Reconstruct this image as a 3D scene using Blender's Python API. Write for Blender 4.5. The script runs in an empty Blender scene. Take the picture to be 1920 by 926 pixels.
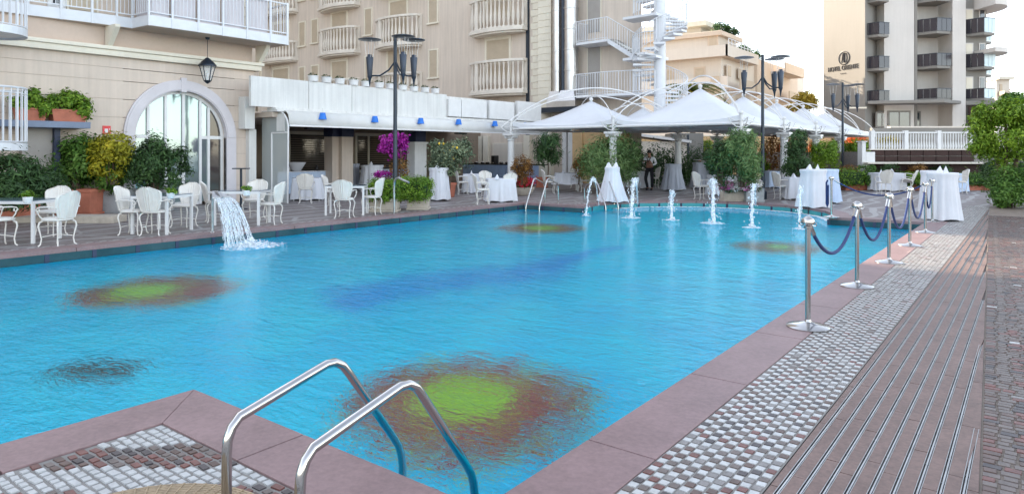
import bpy, bmesh, math, random
import numpy as np
from mathutils import Vector, Matrix, noise as mnoise
R_=math.radians; pi=math.pi; cos=math.cos; sin=math.sin
C=bpy.context.scene.collection
sc=bpy.context.scene
# ---------------------------------------------------------------- camera, world, sun, exposure
YAW=37.4; HZ=285.0; FPX=1280.0; EYE=1.6
cd=bpy.data.cameras.new('camera'); cam=bpy.data.objects.new('camera',cd); C.objects.link(cam)
cam.location=(0,0,EYE); cam.rotation_euler=(R_(90),0,R_(YAW))
cd.sensor_width=36; cd.lens=24; cd.shift_y=-(463-HZ)/1920; cd.clip_start=.05; cd.clip_end=2000
sc.camera=cam
SUN_EL=25; SUN_DIR=Vector((-cos(R_(SUN_EL))*1.0,cos(R_(SUN_EL))*0.02,sin(R_(SUN_EL)))).normalized()
w=bpy.data.worlds.new('World'); sc.world=w; w.use_nodes=True
nt=w.node_tree; bg=nt.nodes['Background']
sky=nt.nodes.new('ShaderNodeTexSky'); sky.sky_type='NISHITA'; sky.sun_disc=False
sky.sun_elevation=R_(SUN_EL); sky.sun_rotation=math.atan2(SUN_DIR.x,SUN_DIR.y); sky.dust_density=.5; sky.air_density=1.0; sky.ozone_density=1.0
hs=nt.nodes.new('ShaderNodeHueSaturation'); hs.inputs['Saturation'].default_value=.48; nt.links.new(sky.outputs[0],hs.inputs['Color']); nt.links.new(hs.outputs[0],bg.inputs[0]); bg.inputs[1].default_value=.15
sd=bpy.data.lights.new('sun','SUN'); sd.energy=3.4; sd.angle=R_(.6); sd.color=(1,.84,.64)
so=bpy.data.objects.new('sun',sd); C.objects.link(so); so.rotation_euler=SUN_DIR.to_track_quat('Z','Y').to_euler(); so.location=(-30,0,40)
sc.view_settings.view_transform='Standard'; sc.view_settings.look='None'; sc.view_settings.gamma=1
sc.view_settings.exposure=2.0
sc.cycles.diffuse_bounces=8; sc.cycles.max_bounces=16
# ---------------------------------------------------------------- measuring helpers (the place's own axes: Y along the pool, X across it)
ca,sa=cos(R_(YAW)),sin(R_(YAW))
def cw(r,d): return (-sa*d+ca*r, ca*d+sa*r)           # metres to the side and ahead -> world X,Y
def gp(px,py,z=0.0):
    d=(EYE-z)*FPX/(py-HZ); x,y=cw((px-960)/FPX*d,d); return Vector((x,y,z))
def dp(px,d,z=0.0):
    x,y=cw((px-960)/FPX*d,d); return Vector((x,y,z))
def dep(px,py,d):
    x,y=cw((px-960)/FPX*d,d); return Vector((x,y,EYE+(HZ-py)*d/FPX))
def zat(py,d): return EYE+(HZ-py)*d/FPX
def onX(px,py,X):
    u=(px-960)/FPX; d=X/(-sa+ca*u); return Vector((X,d*(ca+sa*u),EYE+(HZ-py)*d/FPX))
def onY(px,py,Y):
    u=(px-960)/FPX; d=Y/(ca+sa*u); return Vector((d*(-sa+ca*u),Y,EYE+(HZ-py)*d/FPX))
# ---------------------------------------------------------------- object helpers
def W(o):
    m=o.matrix_basis.copy()
    return W(o.parent)@m if o.parent else m
def tag(o,label=None,cat=None,group=None,kind=None):
    if label: o['label']=label
    if cat: o['category']=cat
    if group: o['group']=group
    if kind: o['kind']=kind
    return o
def T(name,label,cat,loc=(0,0,0),rz=0,group=None,kind=None):
    o=bpy.data.objects.new(name,None); C.objects.link(o); o.location=loc; o.rotation_euler=(0,0,R_(rz)); o.empty_display_size=.2
    return tag(o,label,cat,group,kind)
def dup(o,loc=None,rz=None,label=None,parent=None,group=None):
    c=o.copy(); C.objects.link(c); c.parent=parent
    if loc is not None: c.location=loc
    if rz is not None: c.rotation_euler=(0,0,R_(rz))
    if label: c['label']=label
    if group: c['group']=group
    for ch in KIDS.get(o.name,[]):
        k=dup(ch,parent=c); 
    return c
KIDS={}
class MB:
    def __init__(s): s.v=[]; s.f=[]; s.m=[]; s.mi=0
    def add(s,vs,fs):
        b=len(s.v); s.v+= [tuple(q) for q in vs]; s.f+=[tuple(b+i for i in f) for f in fs]; s.m+=[s.mi]*len(fs); return s
    def box(s,x0,x1,y0,y1,z0,z1,M=None):
        vs=[Vector(p) for p in ((x0,y0,z0),(x1,y0,z0),(x1,y1,z0),(x0,y1,z0),(x0,y0,z1),(x1,y0,z1),(x1,y1,z1),(x0,y1,z1))]
        if M: vs=[M@q for q in vs]
        return s.add(vs,[(0,3,2,1),(4,5,6,7),(0,1,5,4),(1,2,6,5),(2,3,7,6),(3,0,4,7)])
    def taper(s,cx,cy,z0,z1,ax,ay,bx,by,M=None):
        vs=[Vector(p) for p in ((cx-ax,cy-ay,z0),(cx+ax,cy-ay,z0),(cx+ax,cy+ay,z0),(cx-ax,cy+ay,z0),(cx-bx,cy-by,z1),(cx+bx,cy-by,z1),(cx+bx,cy+by,z1),(cx-bx,cy+by,z1))]
        if M: vs=[M@q for q in vs]
        return s.add(vs,[(0,3,2,1),(4,5,6,7),(0,1,5,4),(1,2,6,5),(2,3,7,6),(3,0,4,7)])
    def prism(s,poly,z0,z1,M=None):
        n=len(poly); vs=[Vector((x,y,z0)) for x,y in poly]+[Vector((x,y,z1)) for x,y in poly]
        if M: vs=[M@q for q in vs]
        return s.add(vs,[tuple(range(n))[::-1],tuple(range(n,2*n))]+[(i,(i+1)%n,n+(i+1)%n,n+i) for i in range(n)])
    def tube(s,pts,r,seg=8,closed=False,cap=True):
        pts=[Vector(p) for p in pts]; n=len(pts); rr=r if isinstance(r,(list,tuple)) else [r]*n
        up=None; rings=[]
        for i,p in enumerate(pts):
            if closed: t=pts[(i+1)%n]-pts[i-1]
            else: t=pts[min(i+1,n-1)]-pts[max(i-1,0)]
            if t.length<1e-9: t=Vector((0,0,1))
            t.normalize()
            if up is None: up=t.orthogonal().normalized()
            else:
                up=up-t*up.dot(t)
                up=up.normalized() if up.length>1e-6 else t.orthogonal().normalized()
            b=t.cross(up); rings.append([p+(up*cos(2*pi*k/seg)+b*sin(2*pi*k/seg))*rr[i] for k in range(seg)])
        vs=[q for g in rings for q in g]; fs=[]
        for i in range(n if closed else n-1):
            a=i*seg; c=((i+1)%n)*seg
            for k in range(seg): fs.append((a+k,a+(k+1)%seg,c+(k+1)%seg,c+k))
        if cap and not closed: fs+= [tuple(range(seg))[::-1],tuple(range((n-1)*seg,n*seg))]
        return s.add(vs,fs)
    def lathe(s,prof,seg=16,c=(0,0,0),wob=None,M=None):
        vs=[];fs=[];c=Vector(c)
        for i,(r,z) in enumerate(prof):
            for k in range(seg):
                a=2*pi*k/seg; q=r*(wob(a,i/(len(prof)-1)) if wob else 1); v=Vector((q*cos(a),q*sin(a),z))
                vs.append((M@v if M else v)+c)
        for i in range(len(prof)-1):
            for k in range(seg): fs.append((i*seg+k,i*seg+(k+1)%seg,(i+1)*seg+(k+1)%seg,(i+1)*seg+k))
        n=len(prof); fs+=[tuple(range(seg))[::-1],tuple(range((n-1)*seg,n*seg))]
        return s.add(vs,fs)
    def ball(s,c,r,seg=12,rings=8,sc=(1,1,1)):
        pr=[(max(r*sin(pi*i/rings),1e-4)*1.0,-r*cos(pi*i/rings)) for i in range(rings+1)]
        M=Matrix.Diagonal((sc[0],sc[1],sc[2],1)); return s.lathe(pr,seg,c,M=M)
    def build(s,name,mat,parent=None,world=False,smooth=True,bevel=0,angle=40,link=True):
        vs=s.v
        if world and parent is not None:
            mi=W(parent).inverted(); vs=[mi@Vector(q) for q in vs]
        me=bpy.data.meshes.new(name); me.from_pydata([tuple(q) for q in vs],[],s.f)
        ms=mat if isinstance(mat,(list,tuple)) else [mat]
        for m_ in ms: me.materials.append(m_)
        if len(ms)>1: me.polygons.foreach_set('material_index',s.m)
        if bevel:
            bm=bmesh.new(); bm.from_mesh(me); es=[e for e in bm.edges if len(e.link_faces)==2 and e.calc_face_angle(0)>R_(50)]
            bmesh.ops.bevel(bm,geom=es,offset=bevel,segments=2,affect='EDGES',profile=.6,clamp_overlap=True); bm.to_mesh(me); bm.free()
        if smooth:
            me.polygons.foreach_set('use_smooth',[True]*len(me.polygons)); me.set_sharp_from_angle(angle=R_(angle))
        me.update()
        o=bpy.data.objects.new(name,me)
        if link: C.objects.link(o)
        if parent is not None: o.parent=parent; KIDS.setdefault(parent.name,[]).append(o)
        return o
def inst(src,name,parent,loc=(0,0,0),rz=0,rot=None,mat=None,scale=None):
    o=bpy.data.objects.new(name,src.data if hasattr(src,'data') else src); C.objects.link(o); o.parent=parent; o.location=loc
    o.rotation_euler=rot if rot else (0,0,R_(rz))
    if scale: o.scale=scale
    if mat:
        o.material_slots[0].link='OBJECT'; o.material_slots[0].material=mat
    if parent is not None: KIDS.setdefault(parent.name,[]).append(o)
    return o
# ---------------------------------------------------------------- materials
def nodes(name):
    m=bpy.data.materials.new(name); m.use_nodes=True; return m,m.node_tree,m.node_tree.nodes['Principled BSDF']
def lnk(nt,a,b): nt.links.new(a,b)
def N(nt,t,**k):
    n=nt.nodes.new(t)
    for a,b in k.items(): setattr(n,a,b)
    return n
def mixc(nt,fac,a,b,typ='MIX'):
    n=N(nt,'ShaderNodeMix',data_type='RGBA',blend_type=typ)
    for s,i in ((fac,0),(a,6),(b,7)):
        if hasattr(s,'is_output'): lnk(nt,s,n.inputs[i])
        else: n.inputs[i].default_value=s if i==0 else (*s[:3],1)
    return n.outputs[2]
def ramp(nt,src,stops):
    n=N(nt,'ShaderNodeValToRGB'); e=n.color_ramp.elements
    while len(e)<len(stops): e.new(.5)
    for i,(p,c) in enumerate(stops): e[i].position=p; e[i].color=(*c,1) if len(c)==3 else c
    lnk(nt,src,n.inputs[0]); return n.outputs[0]
def math_(nt,op,a,b=0,c=None):
    n=N(nt,'ShaderNodeMath',operation=op)
    for i,s in enumerate((a,b,c)):
        if s is None: continue
        if hasattr(s,'is_output'): lnk(nt,s,n.inputs[i])
        else: n.inputs[i].default_value=s
    return n.outputs[0]
def noise(nt,co,scale,detail=3,rough=.5,dist=0):
    n=N(nt,'ShaderNodeTexNoise'); n.inputs['Scale'].default_value=scale; n.inputs['Detail'].default_value=detail
    n.inputs['Roughness'].default_value=rough; n.inputs['Distortion'].default_value=dist; lnk(nt,co,n.inputs['Vector']); return n.outputs[0]
def bump(nt,b,h,st=.3,dist=.01):
    n=N(nt,'ShaderNodeBump'); n.inputs['Strength'].default_value=st; n.inputs['Distance'].default_value=dist; lnk(nt,h,n.inputs['Height']); lnk(nt,n.outputs[0],b.inputs['Normal'])
def wpos(nt): return N(nt,'ShaderNodeNewGeometry').outputs['Position']
def mat(name,c,rough=.6,metal=0,var=.12,vs=2.0,bs=60,bst=.12,bd=.004,fine=.5,streak=0,spec=.5):
    m,nt,b=nodes(name); co=wpos(nt)
    n1=noise(nt,co,vs,4,.6); n2=noise(nt,co,vs*14,3,.6)
    f=math_(nt,'ADD',math_(nt,'MULTIPLY',n1,1-fine*.5),math_(nt,'MULTIPLY',n2,fine*.5))
    if streak:
        mp=N(nt,'ShaderNodeMapping'); mp.inputs['Scale'].default_value=(3,3,.15); lnk(nt,co,mp.inputs[0])
        f=math_(nt,'ADD',math_(nt,'MULTIPLY',f,1-streak),math_(nt,'MULTIPLY',noise(nt,mp.outputs[0],2,4,.6),streak))
    a=tuple(max(0,x*(1-var*1.6)) for x in c); d=tuple(min(1,x*(1+var*1.2)) for x in c)
    lnk(nt,ramp(nt,f,[(.32,a),(.68,d)]),b.inputs['Base Color'])
    b.inputs['Roughness'].default_value=rough; b.inputs['Metallic'].default_value=metal; b.inputs['Specular IOR Level'].default_value=spec
    if bst: bump(nt,b,noise(nt,co,bs,3,.6),bst,bd)
    return m
def leafmat(name,dark,mid,light,tr=.3,rough=.5):
    m,nt,b=nodes(name)
    at=N(nt,'ShaderNodeAttribute',attribute_name='rnd')
    col=ramp(nt,at.outputs['Fac'],[(0,dark),(.55,mid),(1,light)])
    lnk(nt,col,b.inputs['Base Color']); b.inputs['Roughness'].default_value=rough; b.inputs['Specular IOR Level'].default_value=.3
    t=N(nt,'ShaderNodeBsdfTranslucent'); lnk(nt,col,t.inputs[0]); mx=N(nt,'ShaderNodeMixShader'); mx.inputs[0].default_value=tr
    out=nt.nodes['Material Output']; lnk(nt,b.outputs[0],mx.inputs[1]); lnk(nt,t.outputs[0],mx.inputs[2]); lnk(nt,mx.outputs[0],out.inputs[0])
    return m
def leaves(name,lm,blobs,n,size,parent=None,el=2.6,seed=1,clump=.22,up=.4,nclump=26,droop=0,world=True,shell=.55,vcl=.0):
    """many small leaf faces gathered in clumps through the volumes of the blobs (cx,cy,cz,rx,ry,rz)"""
    rg=np.random.default_rng(seed); vol=np.array([b[3]*b[4]*b[5] for b in blobs])**.7; cnt=(vol/vol.sum()*n).astype(int)
    P=[];Nn=[];Cl=[]
    for b,k in zip(blobs,cnt):
        if k<1: continue
        nc=max(6,int(nclump)); d=rg.normal(size=(nc,3)); d/=np.linalg.norm(d,axis=1)[:,None]; rr=(shell+(1-shell)*rg.random(nc)**.6)[:,None]
        cc=d*rr; tone=rg.random(nc); i=rg.integers(0,nc,k); g=rg.normal(size=(k,3))*clump
        q=cc[i]+g; P.append(q*np.array(b[3:6])+np.array(b[:3])); Nn.append(d[i]*.6+g/clump*.35); Cl.append(tone[i])
    P=np.concatenate(P);Nn=np.concatenate(Nn);Cl=np.concatenate(Cl); n=len(P)
    Nn+=rg.normal(size=(n,3))*.5; Nn[:,2]+=up; Nn/=np.linalg.norm(Nn,axis=1)[:,None]
    t=rg.normal(size=(n,3)); t[:,2]-=droop*2; t-=Nn*(t*Nn).sum(1)[:,None]; t/=np.linalg.norm(t,axis=1)[:,None]; s_=np.cross(Nn,t)
    L=(size*(.6+.8*rg.random(n)))[:,None]; Wd=L/el
    v=np.stack([P-t*L*.5,P+s_*Wd*.5+t*L*.05+Nn*Wd*.18,P+t*L*.5,P-s_*Wd*.5+t*L*.05+Nn*Wd*.18],1).reshape(-1,3)
    if parent is not None and world:
        mi=np.array(W(parent).inverted()); v=v@mi[:3,:3].T+mi[:3,3]
    me=bpy.data.meshes.new(name); me.vertices.add(4*n); me.vertices.foreach_set('co',v.astype('f').ravel())
    me.loops.add(4*n); me.loops.foreach_set('vertex_index',np.arange(4*n,dtype='i')); me.polygons.add(n)
    me.polygons.foreach_set('loop_start',np.arange(0,4*n,4,dtype='i')); me.polygons.foreach_set('loop_total',np.full(n,4,dtype='i'))
    a=me.attributes.new('rnd','FLOAT','FACE'); a.data.foreach_set('value',(Cl*.45+rg.random(n)*.55).astype('f')); me.update(calc_edges=True); me.materials.append(lm)
    o=bpy.data.objects.new(name,me); C.objects.link(o)
    if parent is not None: o.parent=parent; KIDS.setdefault(parent.name,[]).append(o)
    return o
M={}
def defm():
    g=M
    g['pink']=mat('pink_granite',(.235,.150,.147),.5,var=.17,vs=2.2,fine=1.0,bs=300,bst=.15,bd=.001)
    g['pink2']=mat('pink_stone',(.185,.12,.10),.6,var=.22,vs=3,fine=1.1,bs=200,bst=.2,bd=.002)
    g['white_tile']=mat('white_marble',(.46,.46,.45),.35,var=.13,vs=14,bst=.1)
    g['grey_tile']=mat('grey_marble',(.20,.18,.17),.4,var=.2,vs=14)
    g['brown_tile']=mat('brown_porphyry',(.105,.062,.05),.45,var=.25,vs=16)
    g['red_tile']=mat('red_porphyry',(.15,.055,.045),.45,var=.25,vs=16)
    g['taupe_tile']=mat('taupe_porphyry',(.13,.10,.088),.45,var=.2,vs=16)
    g['dark_tile']=mat('dark_porphyry',(.055,.043,.045),.45,var=.2,vs=16)
    g['grout']=mat('grout',(.25,.235,.215),.9,var=.12,vs=8)
    g['grout_dark']=mat('grout_dark',(.12,.10,.09),.9,var=.15,vs=8)
    g['steel']=mat('brushed_steel',(.50,.485,.47),.14,1,var=.06,vs=8,bst=.02,bs=200)
    g['steel_dull']=mat('dull_steel',(.42,.42,.42),.38,1,var=.15,vs=8)
    g['flue']=mat('flue_steel',(.56,.55,.54),.34,1,var=.08,vs=2,bst=.15,bs=3,bd=.02)
    g['dark']=mat('dark_metal',(.02,.03,.045),.35,.3,var=.1)
    g['torch']=mat('blue_grey_metal',(.03,.04,.06),.3,.4,var=.1)
    g['white']=mat('white_paint',(.68,.67,.655),.35,var=.05,vs=3,bst=.03)
    g['white_rail']=mat('white_rail_paint',(.64,.65,.67),.4,var=.05,vs=3,bst=.03)
    g['cream']=mat('cream_stucco',(.605,.505,.42),.85,var=.085,vs=.7,streak=.55,bs=90,bst=.2)
    g['cream2']=mat('warm_cream_stucco',(.62,.50,.40),.85,var=.07,vs=.7,streak=.4,bs=90,bst=.2)
    g['rear']=mat('rear_stucco',(.61,.52,.435),.88,var=.10,vs=.5,streak=.6,bs=60,bst=.15)
    g['peach']=mat('peach_stucco',(.55,.43,.345),.85,var=.06,vs=.8)
    g['trim']=mat('cream_trim',(.72,.66,.54),.75,var=.06,vs=1.5,streak=.3)
    g['lilac']=mat('pale_arch_stone',(.60,.56,.57),.7,var=.05,vs=2)
    g['balu']=mat('balustrade_stone',(.68,.62,.54),.7,var=.07,vs=2)
    g['shutter']=mat('beige_shutter',(.52,.43,.32),.7,var=.06,vs=2)
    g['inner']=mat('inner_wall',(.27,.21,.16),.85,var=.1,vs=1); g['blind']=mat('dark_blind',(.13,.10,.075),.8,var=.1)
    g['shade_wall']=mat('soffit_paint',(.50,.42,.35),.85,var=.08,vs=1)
    g['parapet']=mat('parapet_white',(.66,.65,.62),.8,var=.11,vs=1.2,streak=.6)
    g['awning']=mat('awning_cloth',(.66,.65,.62),.85,var=.05,vs=2)
    g['tent']=mat('tent_membrane',(.66,.67,.69),.6,var=.035,vs=1.2,bst=.02)
    g['terracotta']=mat('terracotta',(.45,.15,.09),.75,var=.16,vs=4)
    g['concrete']=mat('planter_concrete',(.34,.35,.35),.8,var=.14,vs=3,bs=90,bst=.3)
    g['concrete2']=mat('warm_concrete',(.46,.40,.33),.85,var=.15,vs=4,bs=90,bst=.3)
    g['soil']=mat('soil',(.05,.035,.025),.95,var=.3,vs=20,bst=.6,bs=40,bd=.02)
    g['bark']=mat('bark',(.11,.075,.05),.9,var=.3,vs=10,bst=.6,bs=30,bd=.01)
    g['cloth']=mat('white_cloth',(.66,.66,.69),.9,var=.04,vs=3,bst=.1,bs=25)
    g['cloth_grey']=mat('grey_cloth',(.45,.47,.53),.9,var=.05,vs=3)
    g['cloth_blue']=mat('pale_blue_cloth',(.52,.62,.78),.9,var=.06,vs=3)
    g['cloth_blue2']=mat('blue_cloth',(.38,.50,.74),.9,var=.06,vs=3)
    g['chair']=mat('chair_white',(.68,.645,.59),.45,var=.06,vs=6)
    g['tabletop']=mat('table_glass',(.10,.14,.18),.08,var=.1)
    g['navy']=mat('navy_rope',(.015,.035,.13),.8,var=.2,vs=30,bst=.5,bs=120)
    g['blue']=mat('lamp_shade_blue',(.02,.17,.62),.6,var=.06)
    g['black']=mat('black_plastic',(.015,.015,.018),.4,var=.1)
    g['shelf']=mat('slate_blue_metal',(.16,.20,.28),.5,var=.1)
    g['grey_door']=mat('grey_door',(.34,.31,.28),.7,var=.06)
    g['navy_post']=mat('navy_post',(.02,.03,.07),.5)
    g['brown']=mat('brown_screen',(.04,.018,.014),.85,var=.2)
    g['rattan']=mat('rattan',(.36,.27,.17),.7,var=.2,vs=30,bst=.4,bs=60)
    g['red_sign']=mat('red_sign',(.65,.05,.05),.5,var=.04)
    g['ochre']=mat('ochre_wall',(.62,.42,.22),.85,var=.12,vs=1)
    g['beige']=mat('beige_render',(.62,.51,.40),.85,var=.05,vs=.3,streak=.4)
    g['beige2']=mat('pale_render',(.66,.60,.52),.85,var=.05,vs=.3,streak=.4)
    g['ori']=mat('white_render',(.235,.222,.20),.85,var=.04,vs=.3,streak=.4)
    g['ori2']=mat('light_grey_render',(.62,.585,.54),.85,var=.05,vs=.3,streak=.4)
    g['smoke']=mat('smoked_glass_panel',(.035,.032,.042),.15,var=.15,vs=.7)
    g['iceglass']=mat('frosted_glass_panel',(.50,.62,.66),.2,var=.06)
    g['win']=mat('window_glass_dark',(.05,.06,.07),.06,var=.3,vs=.6,spec=1)
    g['skin']=mat('skin',(.42,.22,.14),.55,var=.06)
    g['hair']=mat('black_hair',(.012,.010,.010),.5)
    g['shirt']=mat('white_shirt',(.72,.72,.74),.85,var=.04)
    g['vest']=mat('brown_waistcoat',(.26,.13,.09),.85,var=.08)
    g['trouser']=mat('black_trousers',(.012,.012,.016),.85)
    g['petal_red']=mat('red_petals',(.50,.012,.03),.6,var=.3,vs=30)
    m,nt,b=nodes('pane_glass'); b.inputs['Base Color'].default_value=(.26,.33,.33,1); b.inputs['Metallic'].default_value=.6; b.inputs['Roughness'].default_value=.05; g['pane']=m
    bump(nt,b,noise(nt,wpos(nt),1.2,2),.12,.02)
    m,nt,b=nodes('dark_pane_glass'); b.inputs['Base Color'].default_value=(.09,.08,.07,1); b.inputs['Metallic'].default_value=.4; b.inputs['Roughness'].default_value=.05; g['dpane']=m
    m,nt,b=nodes('clear_glass'); b.inputs['Base Color'].default_value=(.9,.95,.95,1); b.inputs['Roughness'].default_value=.03; b.inputs['Alpha'].default_value=.25; g['cglass']=m
    # thin falling water
    m,nt,b=nodes('foam_white'); b.inputs['Base Color'].default_value=(.88,.91,.93,1); b.inputs['Roughness'].default_value=.25; b.inputs['Alpha'].default_value=.8; g['foam2']=m
    m,nt,b=nodes('thin_water'); co=wpos(nt); mp=N(nt,'ShaderNodeMapping'); mp.inputs['Scale'].default_value=(1,1,.25); lnk(nt,co,mp.inputs[0])
    lnk(nt,ramp(nt,noise(nt,mp.outputs[0],30,3,.6),[(.45,(.0,)*3),(.65,(.6,)*3)]),b.inputs['Alpha']); b.inputs['Base Color'].default_value=(.80,.87,.9,1); b.inputs['Roughness'].default_value=.1; g['thin']=m
    # moving water: white froth with see-through gaps
    m,nt,b=nodes('frothy_water'); co=wpos(nt)
    mp=N(nt,'ShaderNodeMapping'); mp.inputs['Scale'].default_value=(1,1,.35); lnk(nt,co,mp.inputs[0])
    al=ramp(nt,noise(nt,mp.outputs[0],38,3,.6),[(.40,(.12,)*3),(.62,(.85,)*3)]); lnk(nt,al,b.inputs['Alpha'])
    b.inputs['Base Color'].default_value=(.86,.91,.94,1); b.inputs['Roughness'].default_value=.12; bump(nt,b,noise(nt,co,30,3),.6,.02); g['froth']=m
    m,nt,b=nodes('foam'); co=wpos(nt); b.inputs['Base Color'].default_value=(.86,.90,.92,1); b.inputs['Roughness'].default_value=.4
    mp=N(nt,'ShaderNodeMapping'); mp.inputs['Scale'].default_value=(1,1,1); lnk(nt,co,mp.inputs[0])
    lnk(nt,ramp(nt,noise(nt,co,14,4,.7),[(.44,(.0,)*3),(.56,(.9,)*3)]),b.inputs['Alpha']); bump(nt,b,noise(nt,co,40,3),.8,.02); g['foam']=m
    L=g
    L['l_green']=leafmat('shrub_leaf',(0.03, 0.078, 0.013),(0.083, 0.182, 0.026),(0.207, 0.338, 0.065))
    L['l_dark']=leafmat('dark_leaf',(0.019, 0.044, 0.016),(0.048, 0.104, 0.031),(0.117, 0.208, 0.065))
    L['l_yellow']=leafmat('golden_leaf',(0.106, 0.12, 0.01),(0.36, 0.34, 0.02),(0.742, 0.58, 0.05))
    L['l_box']=leafmat('boxwood_leaf',(0.048, 0.111, 0.01),(0.138, 0.26, 0.023),(0.331, 0.468, 0.052))
    L['l_oleander']=leafmat('oleander_leaf',(0.055, 0.117, 0.039),(0.138, 0.234, 0.078),(0.303, 0.403, 0.156))
    L['l_grey']=leafmat('grey_green_leaf',(0.069, 0.104, 0.065),(0.165, 0.221, 0.13),(0.386, 0.416, 0.234))
    L['l_bright']=leafmat('bright_leaf',(0.055, 0.117, 0.008),(0.165, 0.286, 0.019),(0.386, 0.52, 0.052))
    L['l_sun']=leafmat('sunlight_tinted_leaf',(0.212, 0.18, 0.02),(0.445, 0.36, 0.05),(0.689, 0.52, 0.12))  # warm sunlight on the background foliage is put into this leaf colour
    L['l_bronze']=leafmat('bronze_leaf',(0.069, 0.026, 0.013),(0.22, 0.104, 0.026),(0.413, 0.221, 0.052))
    L['l_purple']=leafmat('bougainvillea_bract',(0.17, 0.01, 0.13),(0.403, 0.02, 0.32),(0.636, 0.06, 0.5))
    L['l_red']=leafmat('red_flower',(0.265, 0.005, 0.015),(0.53, 0.01, 0.04),(0.742, 0.05, 0.08))
    L['l_pink']=leafmat('pink_flower',(0.477, 0.06, 0.25),(0.689, 0.25, 0.45),(0.8, 0.65, 0.7))
    L['l_white']=leafmat('white_flower',(0.583, 0.55, 0.5),(0.795, 0.74, 0.7),(0.8, 0.8, 0.8))
    L['l_orange']=leafmat('orange_flower',(0.477, 0.06, 0.02),(0.657, 0.2, 0.05),(0.795, 0.4, 0.25))
defm()
# ---------------------------------------------------------------- ground, pool basin, water
XR=-1.95; XL=-12.6; YN=2.33; XP=-4.45; YF=17.05; YFR=17.9; ZW=-.17; ZB=-1.15
BC=(-7.27,18.0); BR=3.3
def bay(r,n=22):
    # from the left shore round the bay to the right shore
    a0=pi+math.asin((BC[1]-YF)/r); a1=-math.asin((BC[1]-YFR)/r)
    return [(BC[0]+r*cos(a0+(a1-a0)*i/n),BC[1]+r*sin(a0+(a1-a0)*i/n)) for i in range(n+1)]
def outline(o=0.0):
    """pool outline pushed outwards by o"""
    return [(XR+o,YN-o),(XP+o,YN-o),(XP+o,-2.5-o),(XL-o,-2.5-o),(XL-o,YF+o)]+bay2(o)+[(XR+o,YFR+o)]
def bay2(o,n=22):
    r=BR+o; s0=(YF+o-BC[1])/r; s1=(YFR+o-BC[1])/r
    a0=pi-math.asin(s0); a1=math.asin(s1)
    return [(BC[0]+r*cos(a0+(a1-a0)*i/n),BC[1]+r*sin(a0+(a1-a0)*i/n)) for i in range(n+1)]
def ringfill(outer,inner,z,name,m,par=None,kind='structure'):
    bm=bmesh.new(); es=[]
    for lp in (outer,inner):
        if not lp: continue
        vs=[bm.verts.new((x,y,z)) for x,y in lp]; es+=[bm.edges.new((vs[i],vs[(i+1)%len(vs)])) for i in range(len(vs))]
    bmesh.ops.triangle_fill(bm,use_beauty=True,use_dissolve=False,edges=es)
    for f in bm.faces:
        if f.normal.z<0: f.normal_flip()
    me=bpy.data.meshes.new(name); bm.to_mesh(me); bm.free(); me.materials.append(m)
    o=bpy.data.objects.new(name,me); C.objects.link(o)
    if par is not None: o.parent=par
    if kind: o['kind']=kind
    return o
# paving material of the terrace: small grey-red setts crossed by pale stripes and stars
def paving():
    m,nt,b=nodes('terrace_setts'); co=wpos(nt)
    br=N(nt,'ShaderNodeTexBrick'); br.offset=.5; lnk(nt,co,br.inputs['Vector'])
    for k,v in (('Scale',1.0),('Mortar Size',.006),('Brick Width',.11),('Row Height',.07),('Bias',0.0)): br.inputs[k].default_value=v
    br.inputs['Color1'].default_value=(.15,.125,.12,1); br.inputs['Color2'].default_value=(.27,.235,.225,1); br.inputs['Mortar'].default_value=(.11,.09,.085,1)
    base=mixc(nt,math_(nt,'MULTIPLY',noise(nt,co,1.3,4,.6),.8),br.outputs[0],(.19,.15,.145))
    wv=N(nt,'ShaderNodeTexWave',wave_type='BANDS',bands_direction='X'); wv.inputs['Scale'].default_value=.42; wv.inputs['Distortion'].default_value=5; wv.inputs['Detail'].default_value=1; wv.inputs['Detail Scale'].default_value=.9; lnk(nt,co,wv.inputs[0])
    st=ramp(nt,wv.outputs[1],[(.88,(0,0,0)),(.91,(1,1,1))])
    vo=N(nt,'ShaderNodeTexVoronoi',feature='DISTANCE_TO_EDGE'); vo.inputs['Scale'].default_value=.55; lnk(nt,co,vo.inputs[0])
    s2=ramp(nt,vo.outputs[0],[(.012,(1,1,1)),(.022,(0,0,0))])
    f=math_(nt,'MAXIMUM',st,s2); f=math_(nt,'MULTIPLY',f,.62)
    lnk(nt,mixc(nt,f,base,(.42,.41,.40)),b.inputs['Base Color']); b.inputs['Roughness'].default_value=.5
    bump(nt,b,math_(nt,'ADD',math_(nt,'MULTIPLY',br.outputs[1],-1),noise(nt,co,60)),.4,.004); return m
def brickpath():
    m,nt,b=nodes('brown_setts'); co=wpos(nt)
    mp=N(nt,'ShaderNodeMapping'); mp.inputs['Rotation'].default_value=(0,0,R_(4)); lnk(nt,co,mp.inputs[0])
    br=N(nt,'ShaderNodeTexBrick'); lnk(nt,mp.outputs[0],br.inputs['Vector'])
    for k,v in (('Scale',1.0),('Mortar Size',.008),('Brick Width',.10),('Row Height',.062)): br.inputs[k].default_value=v
    br.inputs['Color1'].default_value=(.10,.065,.05,1); br.inputs['Color2'].default_value=(.26,.19,.15,1); br.inputs['Mortar'].default_value=(.26,.23,.19,1)
    lnk(nt,mixc(nt,math_(nt,'MULTIPLY',noise(nt,co,1.5,4,.6),.5),br.outputs[0],(.20,.14,.11)),b.inputs['Base Color'])
    b.inputs['Roughness'].default_value=.55; bump(nt,b,math_(nt,'MULTIPLY',br.outputs[1],-1),.5,.006); return m
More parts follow.
